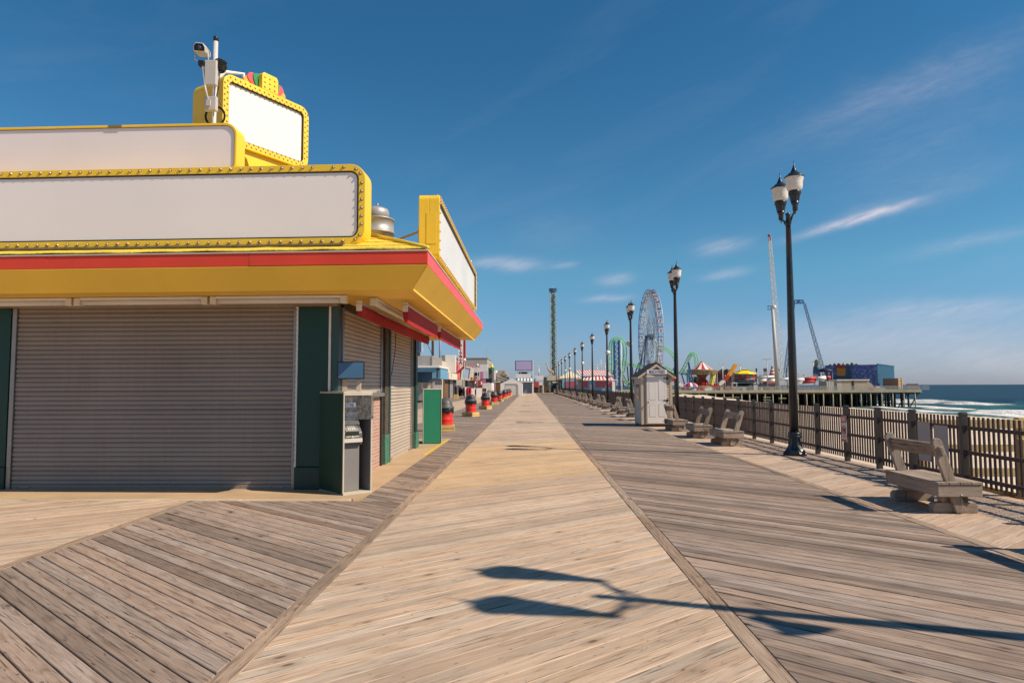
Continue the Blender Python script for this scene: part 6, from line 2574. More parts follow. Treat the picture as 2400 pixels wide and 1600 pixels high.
for k in range(NG):
    a = 2 * PI * k / NG
    mb = MB()
    mb.bar(wp(.5, a, -half * 1.2), wp(Rf, a, -half), .085)
    mb.bar(wp(.5, a, half * 1.2), wp(Rf, a, half), .085)
    mb.build('spoke', GSTEEL if k % 2 else PALEB, fw)
    mb = MB()
    a2_ = a + PI / NG
    mb.bar(wp(Rf * .30, a2_, -half * .8), wp(Rf * .86, a2_, -half), .07)
    mb.bar(wp(Rf * .30, a2_, half * .8), wp(Rf * .86, a2_, half), .07)
    mb.build('tie_rod', PALEB, fw)
mb = MB()
mb.tube([hl_ - WN * 1.5, hl_ + WN * 1.5], .45, 12)
mb.tube([hl_ - WN * .8, hl_ + WN * .8], .9, 12)
mb.build('hub', DBLUE, fw)
for s in (-1.3, 1.3):
    for q in (-6.2, 6.2):
        mb = MB()
        mb.bar(hl_ + WN * s, Vector((0, 0, 0)) + WX * q + WN * s * 2.9, .30)
        mb.build('support_leg', DBLUE if q < 0 else GSTEEL, fw)
mb = MB()
for k in range(7):
    zz = hub.z * (k + .5) / 7.5
    kq = 1 - zz / hub.z
    for s in (-1.3, 1.3):
        mb.bar(WX * (-6.2 * kq) + WN * s * (1 + 1.9 * kq) + Vector((0, 0, zz)), WX * (6.2 * kq) + WN * s * (1 + 1.9 * kq) + Vector((0, 0, zz)), .20)
        z2 = hub.z * (k + 1.5) / 7.5
        k2 = 1 - min(1, z2 / hub.z)
        mb.bar(WX * (-6.2 * kq) + WN * s * (1 + 1.9 * kq) + Vector((0, 0, zz)), WX * (6.2 * k2) + WN * s * (1 + 1.9 * k2) + Vector((0, 0, z2)), .18)
mb.build('leg_bracing', WSTEEL, fw)
gm_ = MB()
gm_.box(-.75, .75, -.60, .60, -1.35, -.80, 0)
gm_.box(-.80, .80, -.64, .64, .0, .12, 1)
gm_.box(-.76, .76, -.61, .61, -.799, -.72, 1)
for x in (-.7, .7):
    for y in (-.55, .55):
        gm_.bar((x, y, -.72), (x, y, .0), .06, mi=0)
gm_.box(-.22, .22, -.608, .608, -1.2, -.95, 1)
gm_.box(-.758, .758, -.2, .2, -1.2, -.95, 1)
GA = gm_.mesh('gondola', [WSTEEL, M_('gondola red', 170, 40, 40)])
gm_.mi = list(gm_.mi)
GB = gm_.mesh('gondola', [WSTEEL, M_('gondola navy', 30, 40, 75)])
for k in range(NG):
    a = 2 * PI * (k + .5) / NG
    place(GA if k % 3 else GB, 'gondola', fw, wp(Rf * .93, a, 0) + Vector((0, 0, .5)), (0, 0, TH))
fb(fw, 'control_house', GSTEEL, (hub.x - 1.2, hub.x + 2.4, Yf - 4, Yf - 1, 0, zw(846, Yf) - .0))

# ---- the pier
PY = 190.0
PXE = xw(2156, PY)
pier = far_thing('amusement_pier', 'long timber pier on rows of piles carrying the amusement rides over the surf', 'pier', 60, PY)
PW = mat('grey green pier timber', (.33, .295, .20, 1), .8, var=.15, scale=.6)
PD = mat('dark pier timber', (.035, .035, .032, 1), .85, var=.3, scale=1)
PLT = mat('pale weathered pile', (.30, .30, .215, 1), .8, var=.25, scale=1.5)
ZP = 0.15
fb(pier, 'deck', PW, (7.3, PXE, PY, PY + 55, ZP - .25, ZP))
fb(pier, 'edge_beam', PW, (7.3, PXE + .3, PY - .35, PY - .02, ZP - .62, ZP + .08))
fb(pier, 'edge_beam', PD, (7.3, PXE, PY + .1, PY + .5, ZP - 1.1, ZP - .63))
fb(pier, 'end_beam', PW, (PXE + .02, PXE + .32, PY, PY + 55, ZP - .62, ZP + .08))
pmesh = MB()
pmesh.tube([(0, 0, -6.2), (0, 0, -.45)], [.15, .17], 9)
PMA = pmesh.mesh('pile', PLT)
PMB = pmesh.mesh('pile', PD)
k = 0
x = 20.0
while x < PXE:
    place(PMA, 'pile', pier, (x - 60, -.05, 0), (random.uniform(-.012, .012), random.uniform(-.012, .012), 0))
    x += random.choice((2.1, 2.15, 2.4, 2.3)) if x < 75 else random.choice((2.6, 2.0, 3.0))
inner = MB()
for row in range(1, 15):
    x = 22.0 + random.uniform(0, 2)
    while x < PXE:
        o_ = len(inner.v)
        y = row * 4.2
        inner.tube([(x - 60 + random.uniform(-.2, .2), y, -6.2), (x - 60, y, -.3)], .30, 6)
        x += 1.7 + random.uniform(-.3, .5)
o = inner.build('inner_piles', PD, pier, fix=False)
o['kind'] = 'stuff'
fb(pier, 'pile_cap', PD, (20, PXE - .5, PY + 4.0, PY + 4.4, -.9, -.3), (20, PXE - .5, PY + 20.0, PY + 20.4, -.9, -.3))
for a, b in ((PXE - 6.5, PXE - 3.5), (PXE - 3.2, PXE - .6), (PXE - 11, PXE - 9)):
    mb = MB()
    mb.bar((a, PY + .4, -5.4), (b, PY + .4, -1.0), .22)
    mb.build('cross_brace', PD, pier, -pier.location)
lx0, lx1 = xw(1787, PY), xw(1804, PY)
for z in (-1.7, -2.4, -3.05):
    fb(pier, 'cross_rail', PLT, (lx0, lx1, PY - .38, PY - .24, z - .09, z + .09))
fb(pier, 'cross_rail', PLT, (xw(1823, PY), xw(1841, PY), PY - .38, PY - .24, -2.1, -1.9))
fb(pier, 'cross_rail', PLT, (25, xw(1732, PY), PY - .38, PY - .24, -1.75, -1.6))
# pier railing
prl = far_thing('pier_railing', 'low mesh railing along the seaward edge of the pier', 'railing', 60, PY + .3)
mb = MB()
x = 21.0
while x < PXE:
    mb.box(x - .04, x + .04, PY + .25, PY + .33, ZP, ZP + 1.1)
    x += 1.3
o = mb.build('posts', GSTEEL, prl, -prl.location)
o['kind'] = 'stuff'
for z in (.35, .7, 1.08):
    fb(prl, 'rail', GSTEEL, (21, PXE, PY + .27, PY + .31, ZP + z - .03, ZP + z + .03))

# ---- rides on the pier
def on_pier(px, Y):
    return Vector((xw(px, Y), Y, ZP))


Yk = 204
cr = thing('swing_carousel', 'swing carousel with a red and white striped cone roof and a ring of red seats', 'carousel', on_pier(1646, Yk))
zk = lambda py: zw(py, Yk, 1646) - ZP
u_ = Yk / 1600.0
mbA = {0: MB(), 1: MB()}
NS = 16
for k in range(NS):
    a0, a1 = 2 * PI * k / NS + .1, 2 * PI * (k + 1) / NS + .1
    q = mbA[k % 2] = MB()
    r0, r1, z0, z1 = 27.5 * u_, 3.5 * u_, zk(867.5), zk(848.5)
    pts = []
    for j in range(5):
        s = j / 4
        rr, zz = r0 + (r1 - r0) * s, z0 + (z1 - z0) * (s ** 1.25)
        pts.append((rr, zz))
    vs = []
    for rr, zz in pts:
        for a in (a0, (a0 + a1) / 2, a1):
            vs.append((rr * math.cos(a), rr * math.sin(a), zz - (.12 if (rr == r0 and a == (a0 + a1) / 2) else 0)))
    fs = []
    for j in range(4):
        for i in range(2):
            fs.append((j * 3 + i, j * 3 + i + 1, (j + 1) * 3 + i + 1, (j + 1) * 3 + i))
    q.add(vs, fs)
    q.build('roof_panel', STR if k % 2 else STW, cr, fix=False)
GILT = mat('gilded carousel panel', (.26, .19, .10, 1), .5, var=.55, scale=1.2)
mb = MB()
mb.lathe([(30 * u_, zk(877)), (34.5 * u_, zk(866)), (34.8 * u_, zk(868)), (31 * u_, zk(878)), (6 * u_, zk(878.5))], (0, 0, 0), 24, smooth=False)
mb.build('rounding_board', GILT, cr)
mb = MB()
mb.lathe([(3.6 * u_, zk(848.6)), (3.4 * u_, zk(847)), (0, zk(846.8))], (0, 0, 0), 12)
mb.build('crown', DKGREY, cr)
mb = MB()
mb.lathe([(14 * u_, zk(878)), (9 * u_, zk(884)), (8.5 * u_, zk(888)), (13 * u_, zk(893)), (13 * u_, zk(897)), (10 * u_, zk(900)), (10 * u_, zk(910))], (0, 0, 0), 18)
mb.build('centre_column', mat('carousel red brown column', (.26, .06, .035, 1), .5, var=.4, scale=1), cr)
mb = MB()
mb.lathe([(27 * u_, 0), (28 * u_, zk(909)), (28 * u_, zk(904)), (2, zk(903.5))], (0, 0, 0), 24)
mb.build('platform', mat('carousel platform', (.25, .17, .10, 1), .7, var=.3, scale=1), cr)
seat = MB()
seat.box(-.22, .22, -.2, .2, 0, .35)
seat.box(-.22, .22, .16, .24, .35, .95)
SEAT_ME = seat.mesh('seat', M_('carousel seat red', 205, 45, 25))
for k in range(32):
    a = 2 * PI * k / 32
    rr = (24 if k % 2 else 19.5) * u_
    place(SEAT_ME, 'seat', cr, (rr * math.cos(a), rr * math.sin(a), zk(903.4)), (0, 0, a + PI / 2))

um = thing('striped_dome', 'red, white and blue striped dome canopy in front of the swing carousel', 'canopy', on_pier(1617, 198))
for k in range(18):
    a0, a1 = 2 * PI * k / 18, 2 * PI * (k + 1) / 18
    mb = MB()
    vs = []
    for j in range(5):
        s = j / 4 * PI / 2
        for a in (a0, a1):
            vs.append((2.25 * math.cos(s) * math.cos(a), 2.25 * math.cos(s) * math.sin(a), 1.0 + 1.35 * math.sin(s)))
    mb.add(vs, [(2 * j, 2 * j + 1, 2 * j + 3, 2 * j + 2) for j in range(4)])
    mb.build('canopy_panel', [STR, STW, M_('dome blue', 40, 55, 150)][k % 3], um, fix=False)
mb = MB()
mb.tube([(0, 0, 0), (0, 0, 1.2)], .2, 8)
mb.lathe([(2.0, .2), (2.1, .5), (1.8, .8), (.3, .9)], (0, 0, 0), 16)
mb.build('base', BLUES, um)

hut = thing('framed_hut', 'small white framed windows of a ride hut behind the striped dome', 'hut', on_pier(1629, 210))
for px0, px1 in ((1619, 1626), (1633, 1640)):
    for r_ in range(2):
        for c_ in range(2):
            x0 = xw(px0, 210) - hut.location.x
            wd = (xw(px1, 210) - xw(px0, 210)) / 2
            mb = MB()
            ring_prism(mb, [(x0 + c_ * wd, 2.3 + r_ * .9), (x0 + (c_ + .96) * wd, 2.3 + r_ * .9), (x0 + (c_ + .96) * wd, 3.15 + r_ * .9), (x0 + c_ * wd, 3.15 + r_ * .9)], [(x0 + (c_ + .12) * wd, 2.4 + r_ * .9), (x0 + (c_ + .84) * wd, 2.4 + r_ * .9), (x0 + (c_ + .84) * wd, 3.05 + r_ * .9), (x0 + (c_ + .12) * wd, 3.05 + r_ * .9)], 0, .1)
            mb.build('window_frame', WHITE, hut)
mb = MB()
mb.box(-1.5, 1.6, .11, 2, 0, 4.2)
mb.build('wall', DKGREY, hut)

sl = thing('slide', 'pale yellow twisting slide beside the swing carousel', 'slide', on_pier(1672, 201))
mb = MB()
zz0, zz1 = zw(903, 201) - ZP, zw(873, 201) - ZP
mb.bar((-.9, 0, zz0), (.35, 1.5, zz1), 1.1, .3)
mb.bar((-.2, 0, zz0), (1.0, 1.5, zz1), .5, .35)
mb.build('chute', M_('slide yellow', 220, 205, 110), sl)
mb = MB()
for x in (.4, 1.1, 1.6):
    mb.bar((x, 1.6, 0), (x, 1.6, zz1 + .8), .12)
for k in range(5):
    mb.bar((.4, 1.6, .6 + k * .7), (1.6, 1.6, 1.0 + k * .7), .08)
mb.build('stair_frame', WSTEEL, sl)

# swinging disc track: a shallow steel arc painted red, white and yellow
Ya = 197
arc = thing('arc_ride', 'great curved track of a rolling ride, yellow at the top, red and white below', 'ride', on_pier(1655, Ya))
apts = [(1573, 884), (1590, 898), (1600, 905), (1612, 910), (1630, 914), (1650, 914), (1668, 910), (1684, 902), (1697, 892), (1708, 880), (1716, 869), (1722, 859), (1726, 854)]
ap3 = [Vector((xw(px, Ya), Ya, zw(py, Ya, px))) - arc.location for px, py in apts]
for i in range(len(ap3) - 1):
    col_ = M_('arc yellow', 222, 150, 40) if i >= 9 else ([STR, STW][i % 2])
    for dy in (-.8, .8):
        mb = MB()
        mb.bar(ap3[i] + Vector((0, dy, 0)), ap3[i + 1] + Vector((0, dy, 0)), .16, .8)
        mb.build('track_segment', col_, arc)
mb = MB()
for px, py in ((1684, 902), (1708, 880), (1722, 859), (1600, 905)):
    v = Vector((xw(px, Ya), Ya, zw(py, Ya, px))) - arc.location
    mb.bar((v.x, .9, 0), (v.x, .9, v.z), .2)
mb.build('support', DKGREY, arc)

# yellow tent ride
Yy = 206
yt = thing('tent_ride', 'round ride with a yellow tent roof, red fans and a blue painted skirt', 'ride', on_pier(1746, Yy))
uy = Yy / 1600.0
zy = lambda py: zw(py, Yy, 1746) - ZP
mb = MB()
mb.lathe([(30 * uy, zy(876.5)), (29 * uy, zy(875)), (14 * uy, zy(868.5)), (2 * uy, zy(864.6)), (0, zy(864.3))], (0, 0, 0), 8, smooth=False)
mb.build('tent_roof', M_('tent yellow', 240, 205, 30), yt)
mb = MB()
mb.lathe([(25 * uy, zy(884)), (26 * uy, zy(876))], (0, 0, 0), 20)
mb.build('upper_band', mat('ride teal band', (.10, .17, .19, 1), .5, var=.3, scale=1), yt)
mb = MB()
mb.lathe([(26.5 * uy, zy(885.5)), (26.8 * uy, zy(884.2))], (0, 0, 0), 20)
mb.build('red_rim', REDW, yt)
mb = MB()
mb.lathe([(20 * uy, zy(897)), (25 * uy, zy(894)), (26 * uy, zy(886))], (0, 0, 0), 20)
mb.build('skirt', mat('ride blue skirt', (.04, .10, .15, 1), .5, var=.3, scale=1), yt)
mb = MB()
mb.lathe([(18 * uy, 0), (19 * uy, zy(897.5))], (0, 0, 0), 16)
mb.build('base', BLACK, yt)
for k in range(10):
    a = 2 * PI * k / 10 + .2
    for z, rr in ((zy(880.5), 26.6), (zy(890), 26.2)):
        mb = MB()
        n_ = 10
        c = Vector((rr * uy * math.cos(a), rr * uy * math.sin(a), z))
        tv = Vector((-math.sin(a), math.cos(a), 0))
        vs = [c + Vector((.12 * math.cos(a), .12 * math.sin(a), 0))] + [c + tv * (.42 * math.cos(2 * PI * j / n_)) + Vector((0, 0, .42 * math.sin(2 * PI * j / n_))) for j in range(n_)]
        mb.add(vs, [(0, 1 + j, 1 + (j + 1) % n_) for j in range(n_)])
        mb.build('fan', M_('fan orange', 205, 75, 25) if k % 2 else M_('fan red', 170, 40, 30), yt, fix=False)

bt = thing('dark_red_ride', 'dark red scenery of a ride standing behind the curved track', 'ride', on_pier(1702, 222))
fb(bt, 'scenery', mat('maroon scenery', (.14, .05, .045, 1), .7, var=.4, scale=.6), (xw(1684, 222), xw(1718, 222), 222, 228, ZP, zw(875, 222)))
mb = MB()
for k in range(9):
    mb.sphere((xw(1686 + k * 3.6, 222), 222, zw(876 - 2 * (k % 3), 222)), .8, 8, 6)
mb.build('rockwork', MATS['maroon scenery'], bt, -bt.location)

# lighthouse
lh = thing('lighthouse', 'small red and white banded lighthouse beside the lattice tower', 'lighthouse', on_pier(1810.5, 220))
z0 = zw(881, 220) - ZP
hh = zw(859, 220) - zw(881, 220)
for k in range(5):
    r0, r1 = .95 - .13 * k, .95 - .13 * (k + 1)
    mb = MB()
    mb.lathe([(r0, z0 + hh * k / 6.2), (r1, z0 + hh * (k + 1) / 6.2 - .004)], (0, 0, 0), 16)
    mb.build('band', STR if k % 2 == 0 else STW, lh)
mb = MB()
mb.lathe([(.32, 0), (.32, .4), (.38, .42), (0, .9)], (0, 0, z0 + hh * 5 / 6.2), 10)
mb.build('lantern', WSTEEL, lh)
mb = MB()
mb.box(-3.2, 1.2, .5, 3, 0, z0)
mb.build('base_house', REDW, lh)

# lattice catapult tower
Yt = 204
tw_ = thing('catapult_tower', 'very tall white lattice tower with a red head and grey column beside it', 'tower', on_pier(1823, Yt))
lattice(tw_, (xw(1831, Yt), Yt, ZP), (xw(1813.5, Yt) + .0, Yt, zw(556, Yt, 1813)), 1.75, .62, 44, WSTEEL, 'lattice_boom', .13, .06)
mb = MB()
ca, cb_ = Vector((xw(1822.5, Yt - 1.5), Yt - 1.5, ZP)), Vector((xw(1815.5, Yt - 1.5), Yt - 1.5, zw(722, Yt, 1815)))
mb.tube([ca, cb_], [.62, .40], 14)
mb.build('column', mat('pale grey column', (.44, .41, .38, 1), .5, var=.05), tw_, -tw_.location)
mb = MB()
mb.sphere(cb_ + Vector((.5, .2, .1)), .75, 10, 8)
mb.build('pulley_drum', WSTEEL, tw_, -tw_.location)
mb = MB()
for z in (0, 1.0):
    mb.box(cb_.x - 1.45, cb_.x - .5, Yt - 2.0, Yt - 1.0, cb_.z - .6 + z, cb_.z - .5 + z)
for x in (-1.4, -.6):
    mb.box(cb_.x + x - .06, cb_.x + x + .06, Yt - 1.9, Yt - 1.8, cb_.z - .5, cb_.z + .4)
mb.build('platform', DKGREY, tw_, -tw_.location)
hd2 = Vector((xw(1813.3, Yt), Yt, zw(553, Yt, 1813)))
mb = MB()
mb.sphere(hd2 + Vector((-.15, 0, .15)), .42, 10, 8)
mb.box(hd2.x - .25, hd2.x + .25, Yt - .3, Yt + .3, hd2.z - 1.4, hd2.z - .3)
mb.build('red_head', M_('tower head red', 150, 30, 55), tw_, -tw_.location)
mb = MB()
mb.tube([hd2, Vector((xw(1839, Yt), Yt, zw(830, Yt, 1839)))], .03, 4)
mb.build('rope', GSTEEL, tw_, -tw_.location)

# blue A-frame arch
Yq = 215
ac_ = thing('swing_arch', 'tall dark blue lattice arch of a giant swing', 'arch', on_pier(1880, Yq))
p = {k: Vector((xw(a, Yq), Yq, zw(b, Yq, a))) for k, (a, b) in dict(tl=(1866.5, 711), tr=(1891, 711), bl=(1838, 893), br=(1929, 862)).items()}
p['br'] = p['tr'] + (p['br'] - p['tr']) * 1.18
ABL = mat('arch slate blue', (.075, .13, .22, 1), .5, var=.15)
lattice(ac_, p['bl'], p['tl'], .85, .5, 26, ABL, 'leg', .10, .05)
lattice(ac_, p['br'], p['tr'], .95, .5, 26, ABL, 'leg', .10, .05)
mb = MB()
a, b = Vector((xw(1867, Yq), Yq, zw(710, Yq, 1867))), Vector((xw(1891, Yq), Yq, zw(710, Yq, 1891)))
c, d = Vector((xw(1870.5, Yq), Yq, zw(703, Yq, 1870))), Vector((xw(1888, Yq), Yq, zw(703, Yq, 1888)))
for q, r_ in ((a, b), (c, d), (a, c), (b, d), (a.lerp(b, .35), c.lerp(d, .5)), (a.lerp(b, .65), c.lerp(d, .5))):
    mb.bar(q, r_, .22)
    mb.bar(q + Vector((0, 1, 0)), r_ + Vector((0, 1, 0)), .22)
mb.build('top_beam', BLUES, ac_, -ac_.location)

# red and white wind-up ride arms and midway clutter
wa = thing('octopus_ride', 'low ride with red and white tubular arms before the blue building', 'ride', on_pier(1897, 203))
for i, (a, b, r_) in enumerate((((1860, 890), (1886, 889), .45), ((1886, 889), (1912, 886), .55), ((1912, 888), (1935, 885), .62), ((1935, 885), (1946, 884.5), .6), ((1863, 897), (1890, 891), .35), ((1882, 895), (1911, 893), .5), ((1858, 897), (1880, 897), .3))):
    mb = MB()
    mb.tube([Vector((xw(a[0], 203), 203, zw(a[1], 203, a[0]))) - wa.location, Vector((xw(b[0], 203), 203, zw(b[1], 203, b[0]))) - wa.location], r_, 10)
    mb.build('arm', STR if i in (1, 3, 5) else STW, wa)
mb = MB()
for k in range(6):
    v = Vector((xw(1866 + k * 9, 203), 203, zw(900, 203, 1890))) - wa.location
    mb.box(v.x - .5, v.x + .5, -.6, .6, 0, .9)
mb.build('cars', mat('ride car slate', (.10, .13, .20, 1), .5, var=.4, scale=1), wa)
mb = MB()
for k in range(9):
    a = -1.1 + k * .28
    q = Vector((xw(1903, 203), 203, zw(886, 203, 1903))) - wa.location
    mb.bar(q, q + Vector((2.3 * math.sin(a), 0, 1.5 * math.cos(a))), .07)
mb.build('spikes', WSTEEL, wa)
lg = thing('white_arm_ride', 'white horizontal arms of a ride between yellow tent and lattice tower', 'ride', on_pier(1795, 212))
for (a, b, r_) in (((1773, 885), (1815, 882), .4), ((1826, 889), (1850, 887), .35), ((1778, 893), (1796, 890), .5), ((1800, 893), (1818, 891), .55)):
    mb = MB()
    mb.tube([Vector((xw(a[0], 212), 212, zw(a[1], 212, a[0]))) - lg.location, Vector((xw(b[0], 212), 212, zw(b[1], 212, b[0]))) - lg.location], r_, 8)
    mb.build('arm', WSTEEL, lg)
mb = MB()
mb.box(-4, 3, .5, 4, 0, 1.8)
mb.build('base', mat('ride base slate', (.16, .17, .20, 1), .6, var=.4, scale=1), lg)
for px, where in ((1773.5, 'right beside the yellow tent ride'), (1792, 'by the twin floodlight mast, left of two'), (1796, 'by the twin floodlight mast, right of two'), (1826, 'right behind the grey lattice tower column'), (1845, 'hidden partly by the nearest lamp post')):
    t = thing('dark_stack', 'dark pole with a thick cap ' + where, 'pole', on_pier(px, 218), 0, 'dark capped poles on the pier')
    zt3 = zw(865, 218) - ZP
    mb = MB()
    mb.tube([(0, 0, 0), (0, 0, zt3)], .12, 6)
    mb.build('pole', DKGREY, t)
    mb = MB()
    mb.tube([(0, 0, zt3 - 1.0), (0, 0, zt3)], .24, 8)
    mb.build('cap', DARKIN, t)
# boxes, bins and barriers near the pier edge
kinds = [mat('clutter grey', (.30, .29, .27, 1), .6), mat('clutter tan', (.38, .30, .20, 1), .6), mat('clutter white', (.60, .58, .55, 1), .5), mat('clutter orange', (.55, .22, .05, 1), .5), mat('clutter slate', (.10, .12, .15, 1), .5)]
boxes = [(1690, 1, .9, 'tan crate on the pier edge under the curved yellow-topped track'), (1704, 3, 1.3, 'tall orange cabinet on the pier edge between curved track and white booth'), (1731, 2, 1.1, 'white box on the pier edge just right of the white booth'), (1742, 0, .8, 'low grey box on the pier edge before the yellow tent ride'), (1757, 4, 1.2, 'dark slate box on the pier edge before the yellow tent ride'), (1770, 2, 1.5, 'tall white cabinet on the pier edge right of the yellow tent ride'), (1783, 1, .7, 'low tan crate on the pier edge left of the twin floodlight mast'), (1808, 3, .8, 'low orange box on the pier edge under the small lighthouse'), (1819, 4, 1.0, 'slate box on the pier edge at the foot of the grey tower column'), (1838, 0, 1.4, 'tall grey cabinet on the pier edge left of the nearest lamp post')]
for px, ci, h_, lab in boxes:
    t = thing('storage_box', lab, 'box', on_pier(px, 192.6), random.uniform(-.4, .4), 'boxes stored along the pier edge')
    w_ = random.uniform(.35, .7)
    mb = MB()
    mb.box(-w_, w_, -.4, .4, 0, h_)
    mb.build('body', kinds[ci], t)
    mb = MB()
    mb.box(-w_ - .04, w_ + .04, -.44, .44, h_ + .003, h_ + .1)
    mb.build('lid', kinds[(ci + 2) % 5], t)
bk = thing('white_booth', 'small white ticket booth with a red lower panel near the pier edge', 'booth', on_pier(1722, 196))
for nm, m, q in (('wall', WSTEEL, (-.65, .65, 0, 1.3, 1.0, 2.0)), ('roof', WSTEEL, (-.8, .8, -.15, 1.45, 2.003, 2.2)), ('panel', kinds[3], (-.66, .66, -.01, 1.31, 0, .995))):
    mb = MB()
    mb.box(*q)
    mb.build(nm, m, bk)
mb = MB()
mb.box(-.45, .45, -.02, .0, 1.15, 1.85)
mb.build('window', DARKIN, bk)

# blue hall with the painted wall
blu = thing('blue_hall', 'big blue sheet-metal hall with a painted purple mural wall at the pier end', 'building', on_pier(2040, 212))


def mural():
    m = bpy.data.materials.new('painted mural wall')
    m.use_nodes = True
    t = NT(m.node_tree)
    p_ = t.n('ShaderNodeBsdfPrincipled')
    o_ = t.n('ShaderNodeOutputMaterial')
    t.put(o_.inputs[0], p_.outputs[0])
    pos = t.n('ShaderNodeNewGeometry').outputs['Position']
    v = t.n('ShaderNodeTexVoronoi', feature='SMOOTH_F1')
    t.put(v.inputs['Vector'], pos)
    v.inputs['Scale'].default_value = 1.6
    n1 = t.noise(pos, 2.2, 5, .7, 1.5)
    c = t.ramp(t.m('ADD', t.m('MULTIPLY', v.outputs['Distance'], .6), t.m('MULTIPLY', n1, .6)), [(.35, (.03, .05, .15, 1)), (.55, (.07, .10, .29, 1)), (.75, (.17, .22, .45, 1))])
    t.put(p_.inputs['Base Color'], c)
    p_.inputs['Roughness'].default_value = .6
    return m


Yw = 212
xa, xb, xc = xw(1945, Yw), xw(2037, Yw), xw(2096, Yw)
ztop = zw(855, Yw, 2037)
mb = MB()
vA, vB = Vector((xa, Yw + 3, 0)), Vector((xb, Yw - 5, 0))
ztl = ztop - ZP
L = vA - blu.location
B2 = vB - blu.location
C2 = Vector((xw(2096, 232), 232, 0)) - blu.location
L.z = B2.z = C2.z = 0
mb.prism([(L.x, L.y), (B2.x, B2.y), (C2.x, C2.y), (L.x + (C2.x - B2.x), L.y + (C2.y - B2.y))], 0, ztl - .05, 'z')
mb.build('core', DKGREY, blu)
mb = MB()
nrm = (B2 - L).cross(Vector((0, 0, 1))).normalized()
for z0, z1, k0, k1, m in ((0, ztl, 0, 1, None),):
    a, b = L + nrm * .05, B2 + nrm * .05
    mb.prism([(a.x, a.y), (b.x, b.y), (b.x + nrm.x * .1, b.y + nrm.y * .1), (a.x + nrm.x * .1, a.y + nrm.y * .1)], 0, ztl, 'z')
mb.build('mural_wall', mural(), blu)
MU = [mat('mural teal', (.025, .07, .12, 1), .6, var=.4, scale=1), mat('mural orange', (.50, .20, .02, 1), .6, var=.4, scale=1.2), mat('mural red', (.26, .035, .03, 1), .6, var=.4, scale=1)]
for k0, k1, z0, z1, mi in ((.06, .50, .05, .55, 0), (.24, .40, .58, .88, 1), (.20, .42, .885, 1.0, 2), (.42, .50, .57, .95, 0)):
    a, b = L.lerp(B2, k0) + nrm * .16, L.lerp(B2, k1) + nrm * .16
    mb = MB()
    mb.prism([(a.x, a.y), (b.x, b.y), (b.x + nrm.x * .12, b.y + nrm.y * .12), (a.x + nrm.x * .12, a.y + nrm.y * .12)], ztl * z0, ztl * z1, 'z')
    mb.build('mural_panel', MU[mi], blu)
SHB = mat('blue sheet metal', (.018, .085, .145, 1), .45, var=.06, scale=.3)
dv = (C2 - B2)
ns_ = 22
d1 = dv.normalized()
n2 = d1.cross(Vector((0, 0, 1))).normalized()
for k in range(ns_):
    a, b = B2 + dv * (k / ns_) + n2 * .02, B2 + dv * ((k + .88) / ns_) + n2 * .02
    mb = MB()
    mb.prism([(a.x, a.y), (b.x, b.y), (b.x + n2.x * .14, b.y + n2.y * .14), (a.x + n2.x * .14, a.y + n2.y * .14)], 0, ztl - .05, 'z')
    mb.build('wall_sheet', SHB, blu)
mb = MB()
a, b = B2 + n2 * .0, C2 + n2 * .0
mb.prism([(a.x, a.y), (b.x, b.y), (b.x + n2.x * .3, b.y + n2.y * .3), (a.x + n2.x * .3, a.y + n2.y * .3)], ztl - .045, ztl + .25, 'z')
mb.build('gutter', SHB, blu)
mb = MB()
for k in range(7):
    q = L.lerp(B2, .12 + k * .085)
    mb.lathe([(.6 - .05 * (k % 2), 0), (.35, .25 + .2 * (k % 3)), (0, .5 + .3 * (k % 2))], (q.x, q.y + .4, ztl), 7)
mb.build('roof_rocks', DKGREY, blu)
th = thing('ride_tower', 'blue ride tower figure with an ochre dome cap left of the blue hall', 'ride', on_pier(1915, 216))
mb = MB()
mb.lathe([(.9, zw(893, 216) - ZP), (1.15, zw(880, 216) - ZP), (1.05, zw(868, 216) - ZP), (.62, zw(857, 216) - ZP)], (0, 0, 0), 14)
mb.build('body', mat('ride tower slate blue', (.07, .10, .18, 1), .6, var=.3, scale=1), th)
mb = MB()
zb1 = zw(857, 216) - ZP
mb.lathe([(.60, zb1), (.62, zb1 + .6), (.45, zb1 + 1.3), (.0, zb1 + 1.75)], (0, 0, 0), 12)
mb.build('dome', mat('ochre dome', (.28, .20, .05, 1), .6, var=.2, scale=1), th)
for dx2 in (-.8, .8):
    mb = MB()
    mb.tube([(dx2, 0, 0), (dx2, 0, zw(892, 216) - ZP)], .16, 6)
    mb.build('leg', WSTEEL, th)
fr = thing('scaffold_ride', 'dark canopied scaffold frame before the mural wall', 'ride', on_pier(1936, 207))
for dx2 in (-1.6, -.4, .9, 2.0):
    mb = MB()
    mb.bar((dx2, 0, 0), (dx2, 0, zw(872, 207) - ZP), .14)
    mb.build('upright', GSTEEL, fr)
mb = MB()
for k in range(5):
    mb.bar((-1.6 + .9 * (k % 3), 0, 1.2 + k * .5), (.2 + .5 * (k % 2), .2, 1.9 + k * .45), .12)
mb.build('braces', WSTEEL, fr)
mb = MB()
mb.lathe([(2.4, 0), (1.9, .7), (.8, 1.1), (0, 1.2)], (.2, .6, zw(874, 207) - ZP), 14)
mb.build('canopy', M_('navy canopy', 22, 30, 60), fr)
sh2 = thing('beige_hut', 'flat-roofed beige huts with white roof edge in front of the mural hall', 'hut', on_pier(2000, 196))
zz = zw(891, 196, 2000) - ZP
